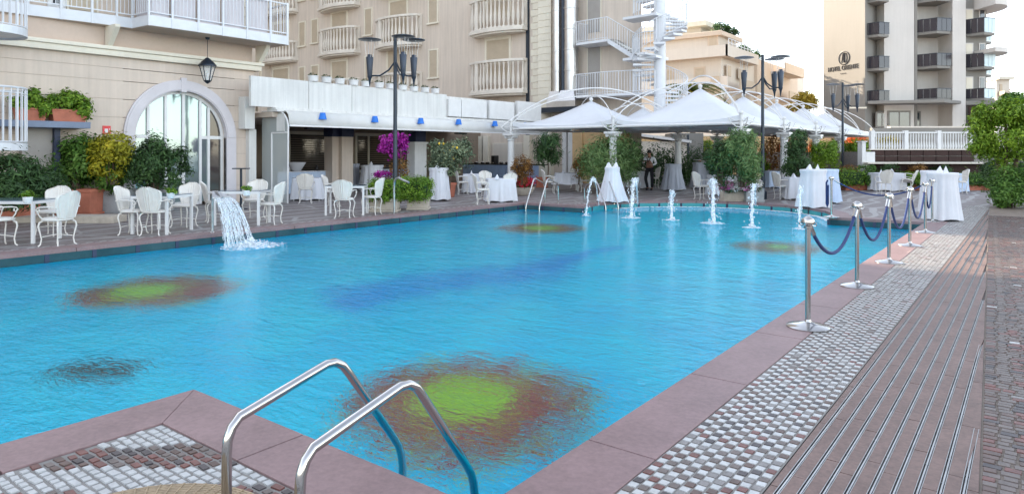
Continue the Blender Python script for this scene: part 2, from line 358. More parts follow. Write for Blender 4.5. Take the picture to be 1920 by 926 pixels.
def checker(name,s,c1,c2,c3):
    m,nt,b=nodes(name); co=wpos(nt); ck=N(nt,'ShaderNodeTexChecker'); ck.inputs['Scale'].default_value=s; lnk(nt,co,ck.inputs[0])
    col=mixc(nt,noise(nt,co,40,2),c2,c3); ck.inputs[1].default_value=(*c1,1); lnk(nt,col,ck.inputs[2]); lnk(nt,ck.outputs[0],b.inputs['Base Color']); b.inputs['Roughness'].default_value=.5; return m
M['grout_brown']=mat('brown_grout',(.20,.165,.135),.9,var=.12,vs=8); M['paving']=paving(); M['bpath']=brickpath(); M['border']=checker('border_mosaic',9.0,(.36,.34,.33),(.20,.13,.13),(.12,.10,.10))
big=[(-300,-300),(300,-300),(300,300),(-300,300)]
g=ringfill(big,outline(.12),-.004,'terrace_ground',M['paving']); tag(g,'grey and red sett terrace with pale stripes around the pool','terrace')
# pale border strip beside the coping
g=ringfill(outline(.72),outline(.42),.0,'border_strip',M['border']); tag(g,'narrow checked mosaic border behind the pink coping','paving')
g=ringfill([(-.02,-3),(40,-3),(40,26),(-1.1,26),(-.28,5.2)],None,.0,'sett_path',M['bpath']); tag(g,'brown sett path beside the grooved strip','path')
# pool basin
def tilemat(name,c,c2,ts=24.0):
    m,nt,b=nodes(name); co=wpos(nt)
    n=noise(nt,co,1.1,3,.6); vo=N(nt,'ShaderNodeTexVoronoi',feature='F1',distance='CHEBYCHEV'); vo.inputs['Scale'].default_value=ts; vo.inputs['Randomness'].default_value=.15; lnk(nt,co,vo.inputs[0])
    base=mixc(nt,ramp(nt,n,[(.35,(0,0,0)),(.65,(1,1,1))]),c,c2); base=mixc(nt,math_(nt,'MULTIPLY',noise(nt,vo.outputs['Position'],50,0),.35),base,tuple(x*.6 for x in c))
    lnk(nt,base,b.inputs['Base Color']); b.inputs['Roughness'].default_value=.9; b.inputs['Specular IOR Level'].default_value=0; return m
M['pooltile']=tilemat('turquoise_mosaic',(.000,.82,.97),(.000,.66,.95))
M['turq']=tilemat('band_turquoise',(.06,.30,.33),(.10,.36,.36))
M['bandtile']=tilemat('band_slate',(.03,.075,.09),(.06,.12,.13))
pb=MB(); ol=outline(0); n=len(ol)
vs=[(x,y,-.05) for x,y in ol]+[(x,y,ZB) for x,y in ol]
pb.add(vs,[(i,n+i,n+(i+1)%n,(i+1)%n) for i in range(n)])
basin=T('pool_basin','turquoise tiled basin of the swimming pool','pool',kind='structure')
o=pb.build('pool_wall',M['pooltile'],basin,smooth=False); o['kind']='structure'
fl=ringfill(outline(0),None,ZB,'pool_floor',M['pooltile'],par=basin)
# overflow band under the coping: tiles with dark dividers
band=T('overflow_band','slate tiled overflow band with black dividers under the coping','pool edge',kind='structure')
def bandseg(p,q,m,z0=ZW-.06,z1=-.045,name='band_tile'):
    p=Vector((*p,0));q=Vector((*q,0)); t=(q-p).normalized(); L=(q-p).length; nrm=Vector((-t.y,t.x,0))
    Mx=Matrix(((t.x,nrm.x,0,p.x),(t.y,nrm.y,0,p.y),(0,0,1,0),(0,0,0,1)))
    MB().box(.035,L-.035,-.012,.02,z0,z1,Mx).build(name,m,band,smooth=False,bevel=0)
    MB().box(-.033,.033,-.022,.02,z0-.01,z1,Mx).build('band_divider',M['navy_post'],band,smooth=False)
y=-.03
while y<YF-.01:
    bandseg((XL,y),(XL,min(YF,y+.7)),M['bandtile']); y+=.7
for i in range(3): bandseg((XL+.75*i,YF),(XL+.75*(i+1),YF),M['bandtile'])
bp=bay2(0,16)
for i in range(16): bandseg(bp[i],bp[i+1],M['turq'])
bandseg((bp[-1][0],YFR),(bp[-1][0]+1,YFR),M['bandtile']); bandseg((bp[-1][0]+1,YFR),(XR,YFR),M['bandtile'])
# sunflowers and other mosaics laid into the pool floor, seen through the water
ior=1.333
def pool_pt(px,py):
    s=gp(px,py,ZW); d=(s-Vector((0,0,EYE))).normalized(); h=Vector((d.x,d.y,0)); si=h.length; st=si/ior; dz=-math.sqrt(1-st*st); hd=h.normalized()*st
    k=(ZB-ZW)/dz; return Vector((s.x+hd.x*k,s.y+hd.y*k,ZB))
mos=T('floor_mosaic','mosaic of sunflowers and a blue streak on the pool floor','mosaic',kind='structure')
M['m_brown']=tilemat('mosaic_brown',(.70,.045,.035),(.80,.13,.07),30); M['m_green']=tilemat('mosaic_green',(.66,.72,.0),(.78,.68,.01),30)
M['m_olive']=tilemat('mosaic_olive',(.80,.50,.02),(.62,.62,.04),30); M['m_dark']=tilemat('mosaic_dark',(.03,.05,.06),(.05,.08,.08),30); M['m_blue']=tilemat('mosaic_blue',(.0,.34,.86),(.0,.42,.90),30); M['m_sky']=tilemat('mosaic_light_blue',(.0,.46,.90),(.0,.50,.90),30)
def ragged(c,rx,ry,rot,jag,n,seed,z,m,name,lobes=0):
    rg=random.Random(seed); pts=[]
    for i in range(n):
        a=2*pi*i/n; k=1+jag*(rg.random()-.5)*2
        if lobes: k*=1+.22*abs(sin(a*lobes/2))
        x,y=rx*k*cos(a),ry*k*sin(a); pts.append((c.x+x*cos(rot)-y*sin(rot),c.y+x*sin(rot)+y*cos(rot)))
    mb=MB(); mb.prism(pts,ZB+.001,ZB+z); return mb.build(name,m,mos,smooth=False)
def flower(px,py,r,seed,gr=.42,gdx=0,gdy=0,ang=0,el=1.0):
    c=pool_pt(px,py); rg=random.Random(seed)
    mb=MB()
    for i in range(130):
        a=rg.random()*2*pi; q=r*(.68+.50*rg.random()); s=r*(.03+.055*rg.random()); x,y=c.x+q*cos(a)*el,c.y+q*sin(a)
        t=a+rg.uniform(-.4,.4); mb.prism([(x+s*1.8*cos(t),y+s*1.8*sin(t)),(x-s*.5*sin(t),y+s*.5*cos(t)),(x-s*1.4*cos(t),y-s*1.4*sin(t)),(x+s*.5*sin(t),y-s*.5*cos(t))],ZB+.001,ZB+.006+.00005*i)
    mb.build('petal_fragments',M['m_olive'],mos,smooth=False)['kind']='stuff'
    mb=MB()
    for i in range(330):
        a=rg.random()*2*pi; q=r*(.62+.46*rg.random()); s=r*(.03+.06*rg.random()); x,y=c.x+q*cos(a)*el,c.y+q*sin(a)
        t=a+rg.uniform(-.4,.4); mb.prism([(x+s*1.8*cos(t),y+s*1.8*sin(t)),(x-s*.5*sin(t),y+s*.5*cos(t)),(x-s*1.4*cos(t),y-s*1.4*sin(t)),(x+s*.5*sin(t),y-s*.5*cos(t))],ZB+.001,ZB+.013+.00005*i)
    mb.build('dark_petals',M['m_brown'],mos,smooth=False)['kind']='stuff'
    ragged(c,r*.72*el,r*.72,0,.16,90,seed,.020,M['m_brown'],'flower_disc')
    mb=MB()
    for i in range(70):
        a=rg.random()*2*pi; q=r*(.30+.45*rg.random()); s=r*(.015+.035*rg.random()); x,y=c.x+q*cos(a)*el,c.y+q*sin(a); t=rg.random()*3
        mb.prism([(x+s*cos(t+k*pi/2)*(1.6 if k%2 else .8),y+s*sin(t+k*pi/2)*(1.6 if k%2 else .8)) for k in range(4)],ZB+.001,ZB+.034+.00004*i)
    mb.build('light_chips',M['m_olive'],mos,smooth=False)['kind']='stuff'
    ragged(c+Vector((gdx,gdy,0)),r*gr*el,r*gr,0,.10,40,seed+1,.026,M['m_green'],'flower_heart')
flower(885,748,.98,3,.44,-.10,.04)
flower(300,541,1.0,5,.44,-.12,-.20)
flower(1015,426,.95,7,.5)
flower(1460,461,.8,9,.3)
c=pool_pt(182,690); ragged(c,.22,.43,R_(-60),.2,40,4,.02,M['m_dark'],'dark_drain')
# blue streak
A=pool_pt(640,565); B=pool_pt(1180,462); dv=(B-A); dv.z=0; L=dv.length; dv.normalize(); nv=Vector((-dv.y,dv.x,0))
up=[];lo=[];rg=random.Random(8)
for i in range(61):
    t=i/60; wd=.85*sin(pi*min(1,t*1.1+.12))**.6*(1-.45*t)+.1 if t<1 else .05
    off=.22*sin(t*9)
    up.append(A+dv*(L*t)+nv*(off+wd*(1+.25*(rg.random()-.5)))); lo.append(A+dv*(L*t)+nv*(off-wd*(1+.25*(rg.random()-.5))))
mb=MB()
for i in range(60): mb.prism([(up[i].x,up[i].y),(lo[i].x,lo[i].y),(lo[i+1].x,lo[i+1].y),(up[i+1].x,up[i+1].y)],ZB+.001,ZB+.008)
mb=MB()
for i in range(1500):
    t=rg.random(); k=min(59,int(t*60)); v=rg.gauss(0,.5); c_=up[k].lerp(lo[k],.5); o_=(up[k]-lo[k])*.5; p_=c_+o_*max(-1.5,min(1.5,v*1.15))+dv*rg.uniform(-.1,.1); s_=rg.uniform(.03,.075)*(1.2-.3*abs(v)); a=rg.random()*3
    mb.prism([(p_.x+s_*cos(a+j*pi/2),p_.y+s_*sin(a+j*pi/2)) for j in range(4)],ZB+.001,ZB+.006+i*4e-6)
mb.build('blue_streak',M['m_blue'],mos,smooth=False)['kind']='stuff'
mb=MB()
for i in range(3,56):
    if rg.random()<.45: continue
    f=.45; a=up[i].lerp(lo[i],.5); b_=up[i+1].lerp(lo[i+1],.5); k=.4+.3*rg.random()
    p=[a.lerp(up[i],k),a.lerp(lo[i],.25),b_.lerp(lo[i+1],.25),b_.lerp(up[i+1],k)]
    mb.prism([(q.x,q.y) for q in p],ZB+.009,ZB+.012)
mb.build('blue_streak_heart',M['m_sky'],mos,smooth=False)
# water: one refracting sheet with small waves
m,nt,b=nodes('pool_water'); co=wpos(nt)
mp=N(nt,'ShaderNodeMapping'); mp.inputs['Rotation'].default_value=(0,0,R_(-20)); mp.inputs['Scale'].default_value=(1.0,1.9,1); lnk(nt,co,mp.inputs[0])
n1=noise(nt,mp.outputs[0],3.2,2,.5,.6); n2=noise(nt,mp.outputs[0],12,3,.6,.8); n3=noise(nt,mp.outputs[0],1.0,2); n4=noise(nt,mp.outputs[0],26,2,.5,.4)
h=math_(nt,'ADD',n1,math_(nt,'MULTIPLY',n2,.55)); h=math_(nt,'ADD',h,math_(nt,'MULTIPLY',n3,.8)); h2=math_(nt,'ADD',h,math_(nt,'MULTIPLY',n4,.35))
def bmp(hh,d): 
    q=N(nt,'ShaderNodeBump'); q.inputs['Strength'].default_value=1; q.inputs['Distance'].default_value=d; lnk(nt,hh,q.inputs['Height']); return q.outputs[0]
rf=N(nt,'ShaderNodeBsdfGlass'); rf.inputs['IOR'].default_value=1.30; rf.inputs['Color'].default_value=(.74,.98,1,1); rf.inputs['Roughness'].default_value=.0; lnk(nt,bmp(h,.022),rf.inputs['Normal'])
gl=N(nt,'ShaderNodeBsdfGlossy'); gl.inputs['Roughness'].default_value=.03; gl.inputs['Color'].default_value=(.55,.93,1,1); nn_=bmp(h2,.12); lnk(nt,nn_,gl.inputs['Normal'])
fr=N(nt,'ShaderNodeFresnel'); fr.inputs['IOR'].default_value=1.26; lnk(nt,nn_,fr.inputs['Normal'])
mx=N(nt,'ShaderNodeMixShader'); lnk(nt,math_(nt,'MULTIPLY',fr.outputs[0],.38),mx.inputs[0]); lnk(nt,rf.outputs[0],mx.inputs[1]); lnk(nt,gl.outputs[0],mx.inputs[2]); lnk(nt,mx.outputs[0],nt.nodes['Material Output'].inputs[0]); M['water']=m
g=ringfill(outline(-.002),None,ZW,'pool_water',M['water']); tag(g,'rippled turquoise water filling the pool','water')
# ---------------------------------------------------------------- coping slabs
cop=T('pool_coping','pink granite coping slabs edging the pool','coping',kind='structure')
def slab(poly,name='coping_slab',par=None,m=None,z0=-.05,z1=.02,bev=.004,gap=0):
    return MB().prism(poly,z0,z1).build(name,m or M['pink'],par or cop,smooth=False,bevel=bev)
J=.004; CW=.40
y=YN-.43
first=True
ys=[YN+J]+[3.24+1.415*i for i in range(0,11)]+[YFR+.0]
ys=[q for q in ys if q<YFR-.2]+[YFR]
for a,b_ in zip(ys,ys[1:]): slab([(XR,a+J),(XR+CW,a+J),(XR+CW,b_-J),(XR,b_-J)])
slab([(XR+J,YN-CW),(XR+CW,YN-CW),(XR+CW,YN-J),(XR+J,YN-J)])
xs=[XR,-3.3,-4.45]
slab([(-3.25+J,YN-CW),(XR-J,YN-CW),(XR-J,YN),(-3.25+J,YN)])
slab([(XP+CW-.0+J,YN-CW),(-3.25-J,YN-CW),(-3.25-J,YN),(XP+J,YN)])   # mitred corner
slab([(XP,YN),(XP,1.15),(XP+CW,1.15),(XP+CW,YN-CW-.0)])
for a in (-.25,-1.65): slab([(XP,a),(XP+CW,a),(XP+CW,a+1.4-J*2),(XP,a+1.4-J*2)])
y=-2.4
while y<YF-.01:
    e=min(y+1.4,YF); slab([(XL-CW,y+J),(XL,y+J),(XL,e-J),(XL-CW,e-J)]); y=e
b0=bay2(0,12); b1=bay2(CW,12)
slab([(XL-CW,YF+J),(XL,YF+J),(XL,YF+CW),(XL-CW,YF+CW)])
slab([(XL+J,YF),(b0[0][0]-.9,YF),(b0[0][0]-.9,YF+CW),(XL+J,YF+CW)]); slab([(b0[0][0]-.9+J,YF),(b0[0][0],YF),(b1[0][0],YF+CW),(b0[0][0]-.9+J,YF+CW)])
for i in range(0,12): 
    p,q,r,s=Vector(b0[i]),Vector(b0[i+1]),Vector(b1[i+1]),Vector(b1[i]); t=.01
    slab([tuple(p.lerp(q,t)),tuple(q.lerp(p,t)),tuple(r.lerp(s,t)),tuple(s.lerp(r,t))])
slab([(b0[-1][0]+J,YFR),(XR-J,YFR),(XR-J,YFR+CW),(b1[-1][0]+J,YFR+CW)]); slab([(XR,YFR+J),(XR+CW,YFR+J),(XR+CW,YFR+CW),(XR,YFR+CW)])
# ---------------------------------------------------------------- checked mosaic strip (single tiles near, joined field beyond)
rg=random.Random(11)
strip=T('mosaic_strip','white and brown checked mosaic strip beside the coping','mosaic',kind='structure')
MB().box(-1.548,-1.006,1.6,24,-.03,.0125).build('strip_bed',M['grout'],strip,smooth=False)['kind']='structure'
TS=.0535; tm={}
def tmesh(key,w,h,m):
    if key not in tm:
        mb=MB(); mb.taper(0,0,0,.012,w/2,h/2,w/2-.003,h/2-.003); o=mb.build('tile',m,None,smooth=False,link=False); tm[key]=o
    return tm[key]
dk=['brown_tile','taupe_tile','red_tile','dark_tile','taupe_tile','brown_tile','grey_tile']
field={k:MB() for k in ['white_tile']+dk}
cnt=0; j=0; yy=2.62
while yy<24:
    for i in range(10):
        x=-1.545+TS*(i+.5)+rg.uniform(-.002,.002); y=yy+rg.uniform(-.002,.002)
        k='white_tile' if (i+j)%2==0 else rg.choice(dk)
        if rg.random()<.03: k='grey_tile'
        vis=(y*ca-x*sa)>3.16
        rz=rg.uniform(-3,3)
        if vis and cnt<300:
            o=inst(tmesh(k,TS-.007,TS-.007,M[k]),'tile',strip,(x,y,.0045+rg.uniform(0,.001)),rz); cnt+=1
        else:
            field[k].taper(x,y,.004,.016+rg.uniform(-.001,.001),TS/2-.0035,TS/2-.0035,TS/2-.0065,TS/2-.0065)
    j+=1; yy+=TS
for k,mb in field.items():
    if mb.v: mb.build('tile_field',M[k],strip,smooth=False)['kind']='stuff'
# ---------------------------------------------------------------- grooved walkway: pink slabs between steel channels
walk=T('grooved_walkway','pink stone strip with parallel steel drain channels','walkway',kind='structure')
MB().prism([(-1.0,1.5),(-.107,1.5),(-1.0,23.0)],-.03,.002).build('walkway_bed',M['grout_dark'],walk,smooth=False)['kind']='structure'
GX=[-.951+.0862*k for k in range(9)]
def bx(y): return -.045-.0415*y
edges_=[-.998]+GX+[None]
for k in range(10):
    xa=(edges_[k]+.013) if k else edges_[k]; 
    y=1.8+rg.random()*.5
    while y<24:
        L_=rg.uniform(.62,.95) if y<9 else 2.6; e=y+L_
        if k<9:
            xb=edges_[k+1]-.013
            # stop where the slanting edge cuts in
            if xa>bx(y): break
            e=min(e,(-.045-xa)/.0415)
            if e-y<.05: break
            xr=lambda q_: bx(q_) if bx(q_)<edges_[k+1]+.021 else xb
            p=[(xa,y),(xr(y),y),(xr(e),e),(xa,e)]
        else:
            if xa>bx(y)-.004: break
            e=min(e,(-.045-xa)/.0415)
            if e-y<.05: break
            p=[(xa,y),(bx(y),y),(bx(e),e),(xa,e)]
        q=[(px_,py_+(.003 if n_<2 else -.003)) for n_,(px_,py_) in enumerate(p)]
        MB().prism(q,-.02,.014+rg.uniform(-.0008,.0008)).build('stone_slab',M['pink2'],walk,smooth=False); y=e
for k,x in enumerate(GX):
    ye=min(24,(-.045-x-.02)/.0415)
    mb=MB(); mb.box(x-.0125,x-.0095,1.5,ye,-.02,.0155); mb.box(x+.0095,x+.0125,1.5,ye,-.02,.0155); mb.box(x-.003,x+.0045,1.5,ye,-.02,.012)
    o=mb.build('steel_channel',M['steel_dull'],walk,smooth=False)
    mb=MB(); yy=2.5+rg.random()*.3
    while yy<min(ye,7): mb.box(x-.009,x+.009,yy,yy+.012,-.004,.010); yy+=rg.uniform(.25,.5)
    mb.build('channel_clips',M['black'],walk,smooth=False)['kind']='stuff'
# ---------------------------------------------------------------- brown setts to the side: single stones near
path=T('sett_paving','brown and white setts next to the walkway','paving',kind='structure')
field={k:MB() for k in ['white_tile']+dk}; cnt=0
MB().prism([(-.111,1.6),(2.3,1.6),(2.3,21),(-.917,21)],-.03,.009).build('sett_bed',M['grout_brown'],path,smooth=False)['kind']='structure'
yy=2.6; j=0
while yy<20.8:
    y0=bx(yy)+.006; row=.058+rg.uniform(-.004,.004); x=y0; i=0
    while x<2.2:
        w_=rg.uniform(.062,.10); k=rg.choice(dk[:6])
        if abs((yy%1.55)-.8)<.03 and (x>.35 or rg.random()<.3): k='white_tile' if rg.random()<.45 else 'grey_tile'
        if i==1 and j%3: k='taupe_tile'
        cx=x+w_/2; cy=yy+row/2
        dd=cy*ca-cx*sa; u=(cx*ca+cy*sa)/max(dd,.1)
        if dd>3.15 and u<.76 and cnt<300:
            inst(tmesh(('s',k,round(w_,2),round(row,3)),w_-.008,row-.008,M[k]),'sett',path,(cx,cy,.002+rg.uniform(0,.003)),rg.uniform(-3,3)); cnt+=1
        elif u<1.1 and dd>2: field[k].taper(cx,cy,.002,.014+rg.uniform(-.002,.002),w_/2-.004,row/2-.004,w_/2-.007,row/2-.007)
        x+=w_; i+=1
    yy+=row; j+=1
for k,mb in field.items():
    if mb.v: mb.build('sett_field',M[k],path,smooth=False)['kind']='stuff'
# ---------------------------------------------------------------- corner paved with split stones inside the coping
corner=T('corner_paving','irregular white and red split stones inside the coping corner','paving',kind='structure')
MB().box(XP+CW+.002,-1.6,-1.5,YN-CW-.002,-.03,.0085).build('corner_bed',M['grout'],corner,smooth=False)['kind']='structure'
field={k:MB() for k in ['white_tile']+dk}; cnt=0; rows=[]
yy=YN-CW-.006; j=0
while yy>-.6:
    row=.052+rg.uniform(-.004,.004); x=XP+CW+.008+(j%2)*.03
    while x<-1.65:
        w_=rg.uniform(.05,.085); cx=x+w_/2; cy=yy-row/2
        sh=cy+.05*sin(cx*9)
        wave=sin((sh*1.0-cx*.55)*9.5+1.4*sin(cx*3.1+1))
        k='white_tile' if wave>-.05 else rg.choice(['red_tile','brown_tile','dark_tile','taupe_tile','red_tile','brown_tile'])
        h_=row; d_=cy*ca-cx*sa
        z=.002+rg.uniform(0,.004); rz=R_(rg.uniform(-7,7)); cw_,ch_=w_/2-.006,row/2-.006
        pts=[]
        for a,b_ in ((-1,-1),(1,-1),(1,1),(-1,1)):
            qx=a*cw_*rg.uniform(.82,1.02); qy=b_*ch_*rg.uniform(.85,1.02); pts.append((qx*cos(rz)-qy*sin(rz),qx*sin(rz)+qy*cos(rz)))
        if d_>3.15 and cnt<300:
            mb=MB(); vs=[(a,b_,0) for a,b_ in pts]+[(a*.93,b_*.9,.011) for a,b_ in pts]; mb.add(vs,[(4,5,6,7),(0,1,5,4),(1,2,6,5),(2,3,7,6),(3,0,4,7)])
            o=mb.build('stone',M[k],corner,smooth=False); o.location=(cx,cy,z); cnt+=1
        else:
            field[k].add([(a+cx,b_+cy,z) for a,b_ in pts]+[(a*.93+cx,b_*.9+cy,z+.011) for a,b_ in pts],[(4,5,6,7),(0,1,5,4),(1,2,6,5),(2,3,7,6),(3,0,4,7)])
        x+=w_
    yy-=row; j+=1
for k,mb in field.items():
    if mb.v: mb.build('stone_field',M[k],corner,smooth=False)['kind']='stuff'
# ---------------------------------------------------------------- front wing of the hotel (plane X=-20)
XW=-20.0; YW=12.45
def wy(px): return onX(px,0,XW).y
wing=T('hotel_wing','cream front wing of the hotel with arched glass door and white balconies','building',(XW,5,0))
def ring2(pts,inner,x0,x1,name,m,par,world=True):
    pass
# wall with arched opening, built as courses with recessed joints; each course a part
AY=10.12; AR=1.36; SP=2.04     # arch centre, radius, springing height
def wallstrip(z0,z1,m,y0,y1,x0=XW,th=.35,name='wall_course'):
    """one horizontal course with the arched opening cut out"""
    n=8; segs=[]
    def half(z):
        if z<=SP: return AR
        d=AR*AR-(z-SP)**2
        return math.sqrt(d) if d>0 else 0
    zs=[z0+(z1-z0)*i/n for i in range(n+1)]
    mb=MB()
    if half(z0)<=0: mb.box(x0-th,x0,y0,y1,z0,z1)
    else:
        for (sg) in (-1,1):
            for a,b in zip(zs,zs[1:]):
                ya,yb=AY+sg*half(a),AY+sg*half(b); yo=y0 if sg<0 else y1
                q=[(yo,a),(ya,a),(yb,b),(yo,b)]
                vs=[(x0,y,z) for y,z in q]+[(x0-th,y,z) for y,z in q]
                mb.add(vs,[(0,1,2,3),(7,6,5,4),(0,4,5,1),(1,5,6,2),(2,6,7,3),(3,7,4,0)])
    return mb.build(name,m,wing,True,smooth=False)
zc=[0,.55,1.05,1.55,2.05,2.55,3.05,3.55,3.9,4.2]
for a,b in zip(zc,zc[1:]): wallstrip(a+.008,b-.008,M['cream'],2.6,YW)
MB().box(XW-.35,XW-.02,-14,2.6,0,4.2).build('wall',M['cream'],wing,True,smooth=False)
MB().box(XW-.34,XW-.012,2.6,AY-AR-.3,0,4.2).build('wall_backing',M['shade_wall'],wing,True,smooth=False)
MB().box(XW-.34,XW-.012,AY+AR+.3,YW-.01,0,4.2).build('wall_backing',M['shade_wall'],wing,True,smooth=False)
mb=MB(); mb.box(XW-.3,XW+.16,-14,YW+.18,4.2,4.36); mb.box(XW-.3,XW+.22,-14,YW+.24,4.362,4.46); mb.build('cornice',M['trim'],wing,True,bevel=.015)
MB().box(XW-.35,XW-.03,-14,YW-.05,4.462,5.0).build('wall',M['peach'],wing,True,smooth=False)
MB().box(XW-8,XW-.36,YW-.35,YW,0,4.99).build('wall',M['cream'],wing,True,smooth=False)
# arch surround stones
ns=2
for i in range(ns):
    a0=pi*i/ns+.0008; a1=pi*(i+1)/ns-.0008; mb=MB(); q=[]; K=14
    for j,(r0,r1,x1) in enumerate(((AR,AR+.31,.07),(AR+.03,AR+.26,.09))):
        q=[(AY+r1*cos(a0+(a1-a0)*k/K),SP+r1*sin(a0+(a1-a0)*k/K)) for k in range(K+1)]; p=[(AY+r0*cos(a0+(a1-a0)*k/K),SP+r0*sin(a0+(a1-a0)*k/K)) for k in range(K+1)]
        vs=[(XW+x1,y,z) for y,z in q]+[(XW+x1,y,z) for y,z in p]+[(XW-.1,y,z) for y,z in q]+[(XW-.1,y,z) for y,z in p]; n=K+1; fs=[]
        for k in range(K): fs+=[(k,k+1,n+k+1,n+k),(2*n+k,3*n+k,3*n+k+1,2*n+k+1),(k,2*n+k,2*n+k+1,k+1),(n+k,n+k+1,3*n+k+1,3*n+k)]
        fs+=[(0,n,3*n,2*n),(K,2*n+K,3*n+K,n+K)]; mb.add(vs,fs)
    mb.build('arch_stone',M['lilac'],wing,True,smooth=False)
for sgn in (-1,1):
    for k in range(1):
        y0=AY+sgn*AR; y1=AY+sgn*(AR+.31); MB().box(XW-.1,XW+.07,min(y0,y1),max(y0,y1),0,SP-.001).build('arch_stone',M['lilac'],wing,True,smooth=False)
MB().box(XW-.1,XW+.10,AY-.08,AY+.08,SP+AR-.04,SP+AR+.38).build('keystone',M['lilac'],wing,True,smooth=False)
# glazing of the arch
gd=T('arched_door','x','x'); del gd['label'],gd['category']; gd.parent=wing; KIDS.setdefault(wing.name,[]).append(gd)
gd.location=(-.18,AY-5,0)
def arcstrip(r0,r1,a0,a1,x0,x1,n=14,c=(0,SP)):
    mb=MB(); 
    for k in range(n):
        p=a0+(a1-a0)*k/n; q=a0+(a1-a0)*(k+1)/n
        qd=[(c[0]+r0*cos(p),c[1]+r0*sin(p)),(c[0]+r1*cos(p),c[1]+r1*sin(p)),(c[0]+r1*cos(q),c[1]+r1*sin(q)),(c[0]+r0*cos(q),c[1]+r0*sin(q))]
        vs=[(x0,y,z) for y,z in qd]+[(x1,y,z) for y,z in qd]; mb.add(vs,[(0,1,2,3),(7,6,5,4),(0,4,5,1),(1,5,6,2),(2,6,7,3),(3,7,4,0)])
    return mb
mb=arcstrip(AR-.09,AR+.01,0,pi,-.04,.04,24); mb.box(-.04,.04,-AR,-AR+.09,0,SP); mb.box(-.04,.04,AR-.09,AR,0,SP)
mb.build('door_frame',M['white'],gd,angle=50)
for y in (-.92,-.42,.10,.62,.88):
    h=SP+math.sqrt(max(0,(AR-.09)**2-y*y)); MB().box(-.035,.045,y-.04,y+.04,.02,h).build('mullion',M['white'],gd,smooth=False)
for y0,y1,z in ((-1.27,-.96,SP),(.92,1.27,SP),(-.88,.58,.06),(.92,1.27,.06),(-1.27,-.96,.06),(.66,.84,SP),(-.38,.06,.85)): MB().box(-.03,.035,y0,y1,z-.05,z+.05).build('transom',M['white'],gd,smooth=False)
def pane(y0,y1,z0,m,top=None):
    mb=MB(); n=8; up=[]
    for i in range(n+1):
        y=y0+(y1-y0)*i/n; z=SP+math.sqrt(max(0.001,(AR-.05)**2-y*y)); up.append((y,min(z,top) if top else z))
    q=[(y0,z0),(y1,z0)]+up[::-1]
    mb.add([(0,y,z) for y,z in q],[tuple(range(len(q)))]).build('pane',m,gd,smooth=False)
pane(-1.3,-.92,.1,M['pane']); pane(-.92,-.42,.1,M['pane']); pane(-.42,.10,.1,M['pane']); pane(.10,.62,.1,M['pane']); pane(.62,.88,.1,M['pane']); pane(.88,1.31,.1,M['dpane'])
MB().box(-.12,-.10,.9,1.3,.1,1.9).build('curtain',M['trouser'],gd,smooth=False)
# inside darkness behind the door
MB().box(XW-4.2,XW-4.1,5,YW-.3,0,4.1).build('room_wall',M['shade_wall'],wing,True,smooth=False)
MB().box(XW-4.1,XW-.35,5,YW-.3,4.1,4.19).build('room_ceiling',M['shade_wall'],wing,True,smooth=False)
# balcony slab with bulging outline
def extr(poly,z0,z1,name,m,par=None,bev=0): return MB().prism(poly,z0,z1).build(name,m,par or wing,True,smooth=False,bevel=bev)
XB=-18.93
curve=[(-19.95,1.0),(-19.95,6.2),(-19.87,6.9),(-19.80,7.6),(-19.78,8.2),(-19.80,8.62)]
front=[(XB,8.66),(XB,12.98)]
slabp=[(XW-.35,1.0)]+curve+front+[(XW-.35,12.98)]
slabp=slabp[::-1]
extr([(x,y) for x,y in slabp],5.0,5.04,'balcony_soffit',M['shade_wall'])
def off(p,o): return [(x+o,y) for x,y in p]
extr(off(slabp,0),5.042,5.27,'balcony_slab',M['white'])
# fascia panels with slim joints and the railing above: posts, bays of thin bars
edge=[(-19.95,1.0),(-19.95,3.2),(-19.95,5.0),(-19.95,6.2),(-19.87,6.9),(-19.80,7.6),(-19.78,8.2),(-19.80,8.62),(XB,8.66)]
yy=8.66
for px in (323,372,418,463,507): edge.append((XB,onX(px,60,XB).y))
edge.append((XB,12.95)); edge.append((XB-1.07,12.97))
for i,(a,b) in enumerate(zip(edge,edge[1:])):
    a=Vector((*a,0));b=Vector((*b,0)); t=(b-a); L=t.length; t.normalize(); nr=Vector((t.y,-t.x,0)); Mx=Matrix(((t.x,nr.x,0,a.x),(t.y,nr.y,0,a.y),(0,0,1,0),(0,0,0,1)))
    MB().box(.012,L-.012,0,.02,5.01,5.285,Mx).build('fascia_panel',M['white_rail'],wing,True,smooth=False)
    MB().box(-.025,.025,-.03,.035,5.0,6.34,Mx).build('railing_post',M['white_rail'],wing,True,smooth=False)
    r=MB(); r.box(.025,L-.025,-.012,.012,5.36,5.39,Mx); r.box(.025,L-.025,-.02,.02,6.28,6.32,Mx)
    k=max(2,int(L/.105))
    for j in range(1,k): u=L*j/k; r.box(u-.007,u+.007,-.007,.007,5.39,6.28,Mx)
    r.build('railing_bay',M['white_rail'],wing,True,smooth=False)
    if i>=7 and i<len(edge)-3: MB().box(.04,L-.04,-.11,-.09,5.29,6.9,Mx).build('privacy_panel',M['lilac'],wing,True,smooth=False)
# brackets under the balcony
for y in (8.0,12.5):
    MB().add([(XW,y,4.46),(XW,y+.13,4.46),(XW,y+.13,5.0),(XW,y,5.0),(XW+.62,y,5.0),(XW+.62,y+.13,5.0),(XW+.62,y+.13,4.93),(XW+.62,y,4.93),(XW+.16,y,4.46),(XW+.16,y+.13,4.46)],[(0,8,7,4,3),(1,2,5,6,9),(0,1,9,8),(8,9,6,7),(4,7,6,5),(3,4,5,2)]).build('bracket',M['trim'],wing,True,smooth=False)
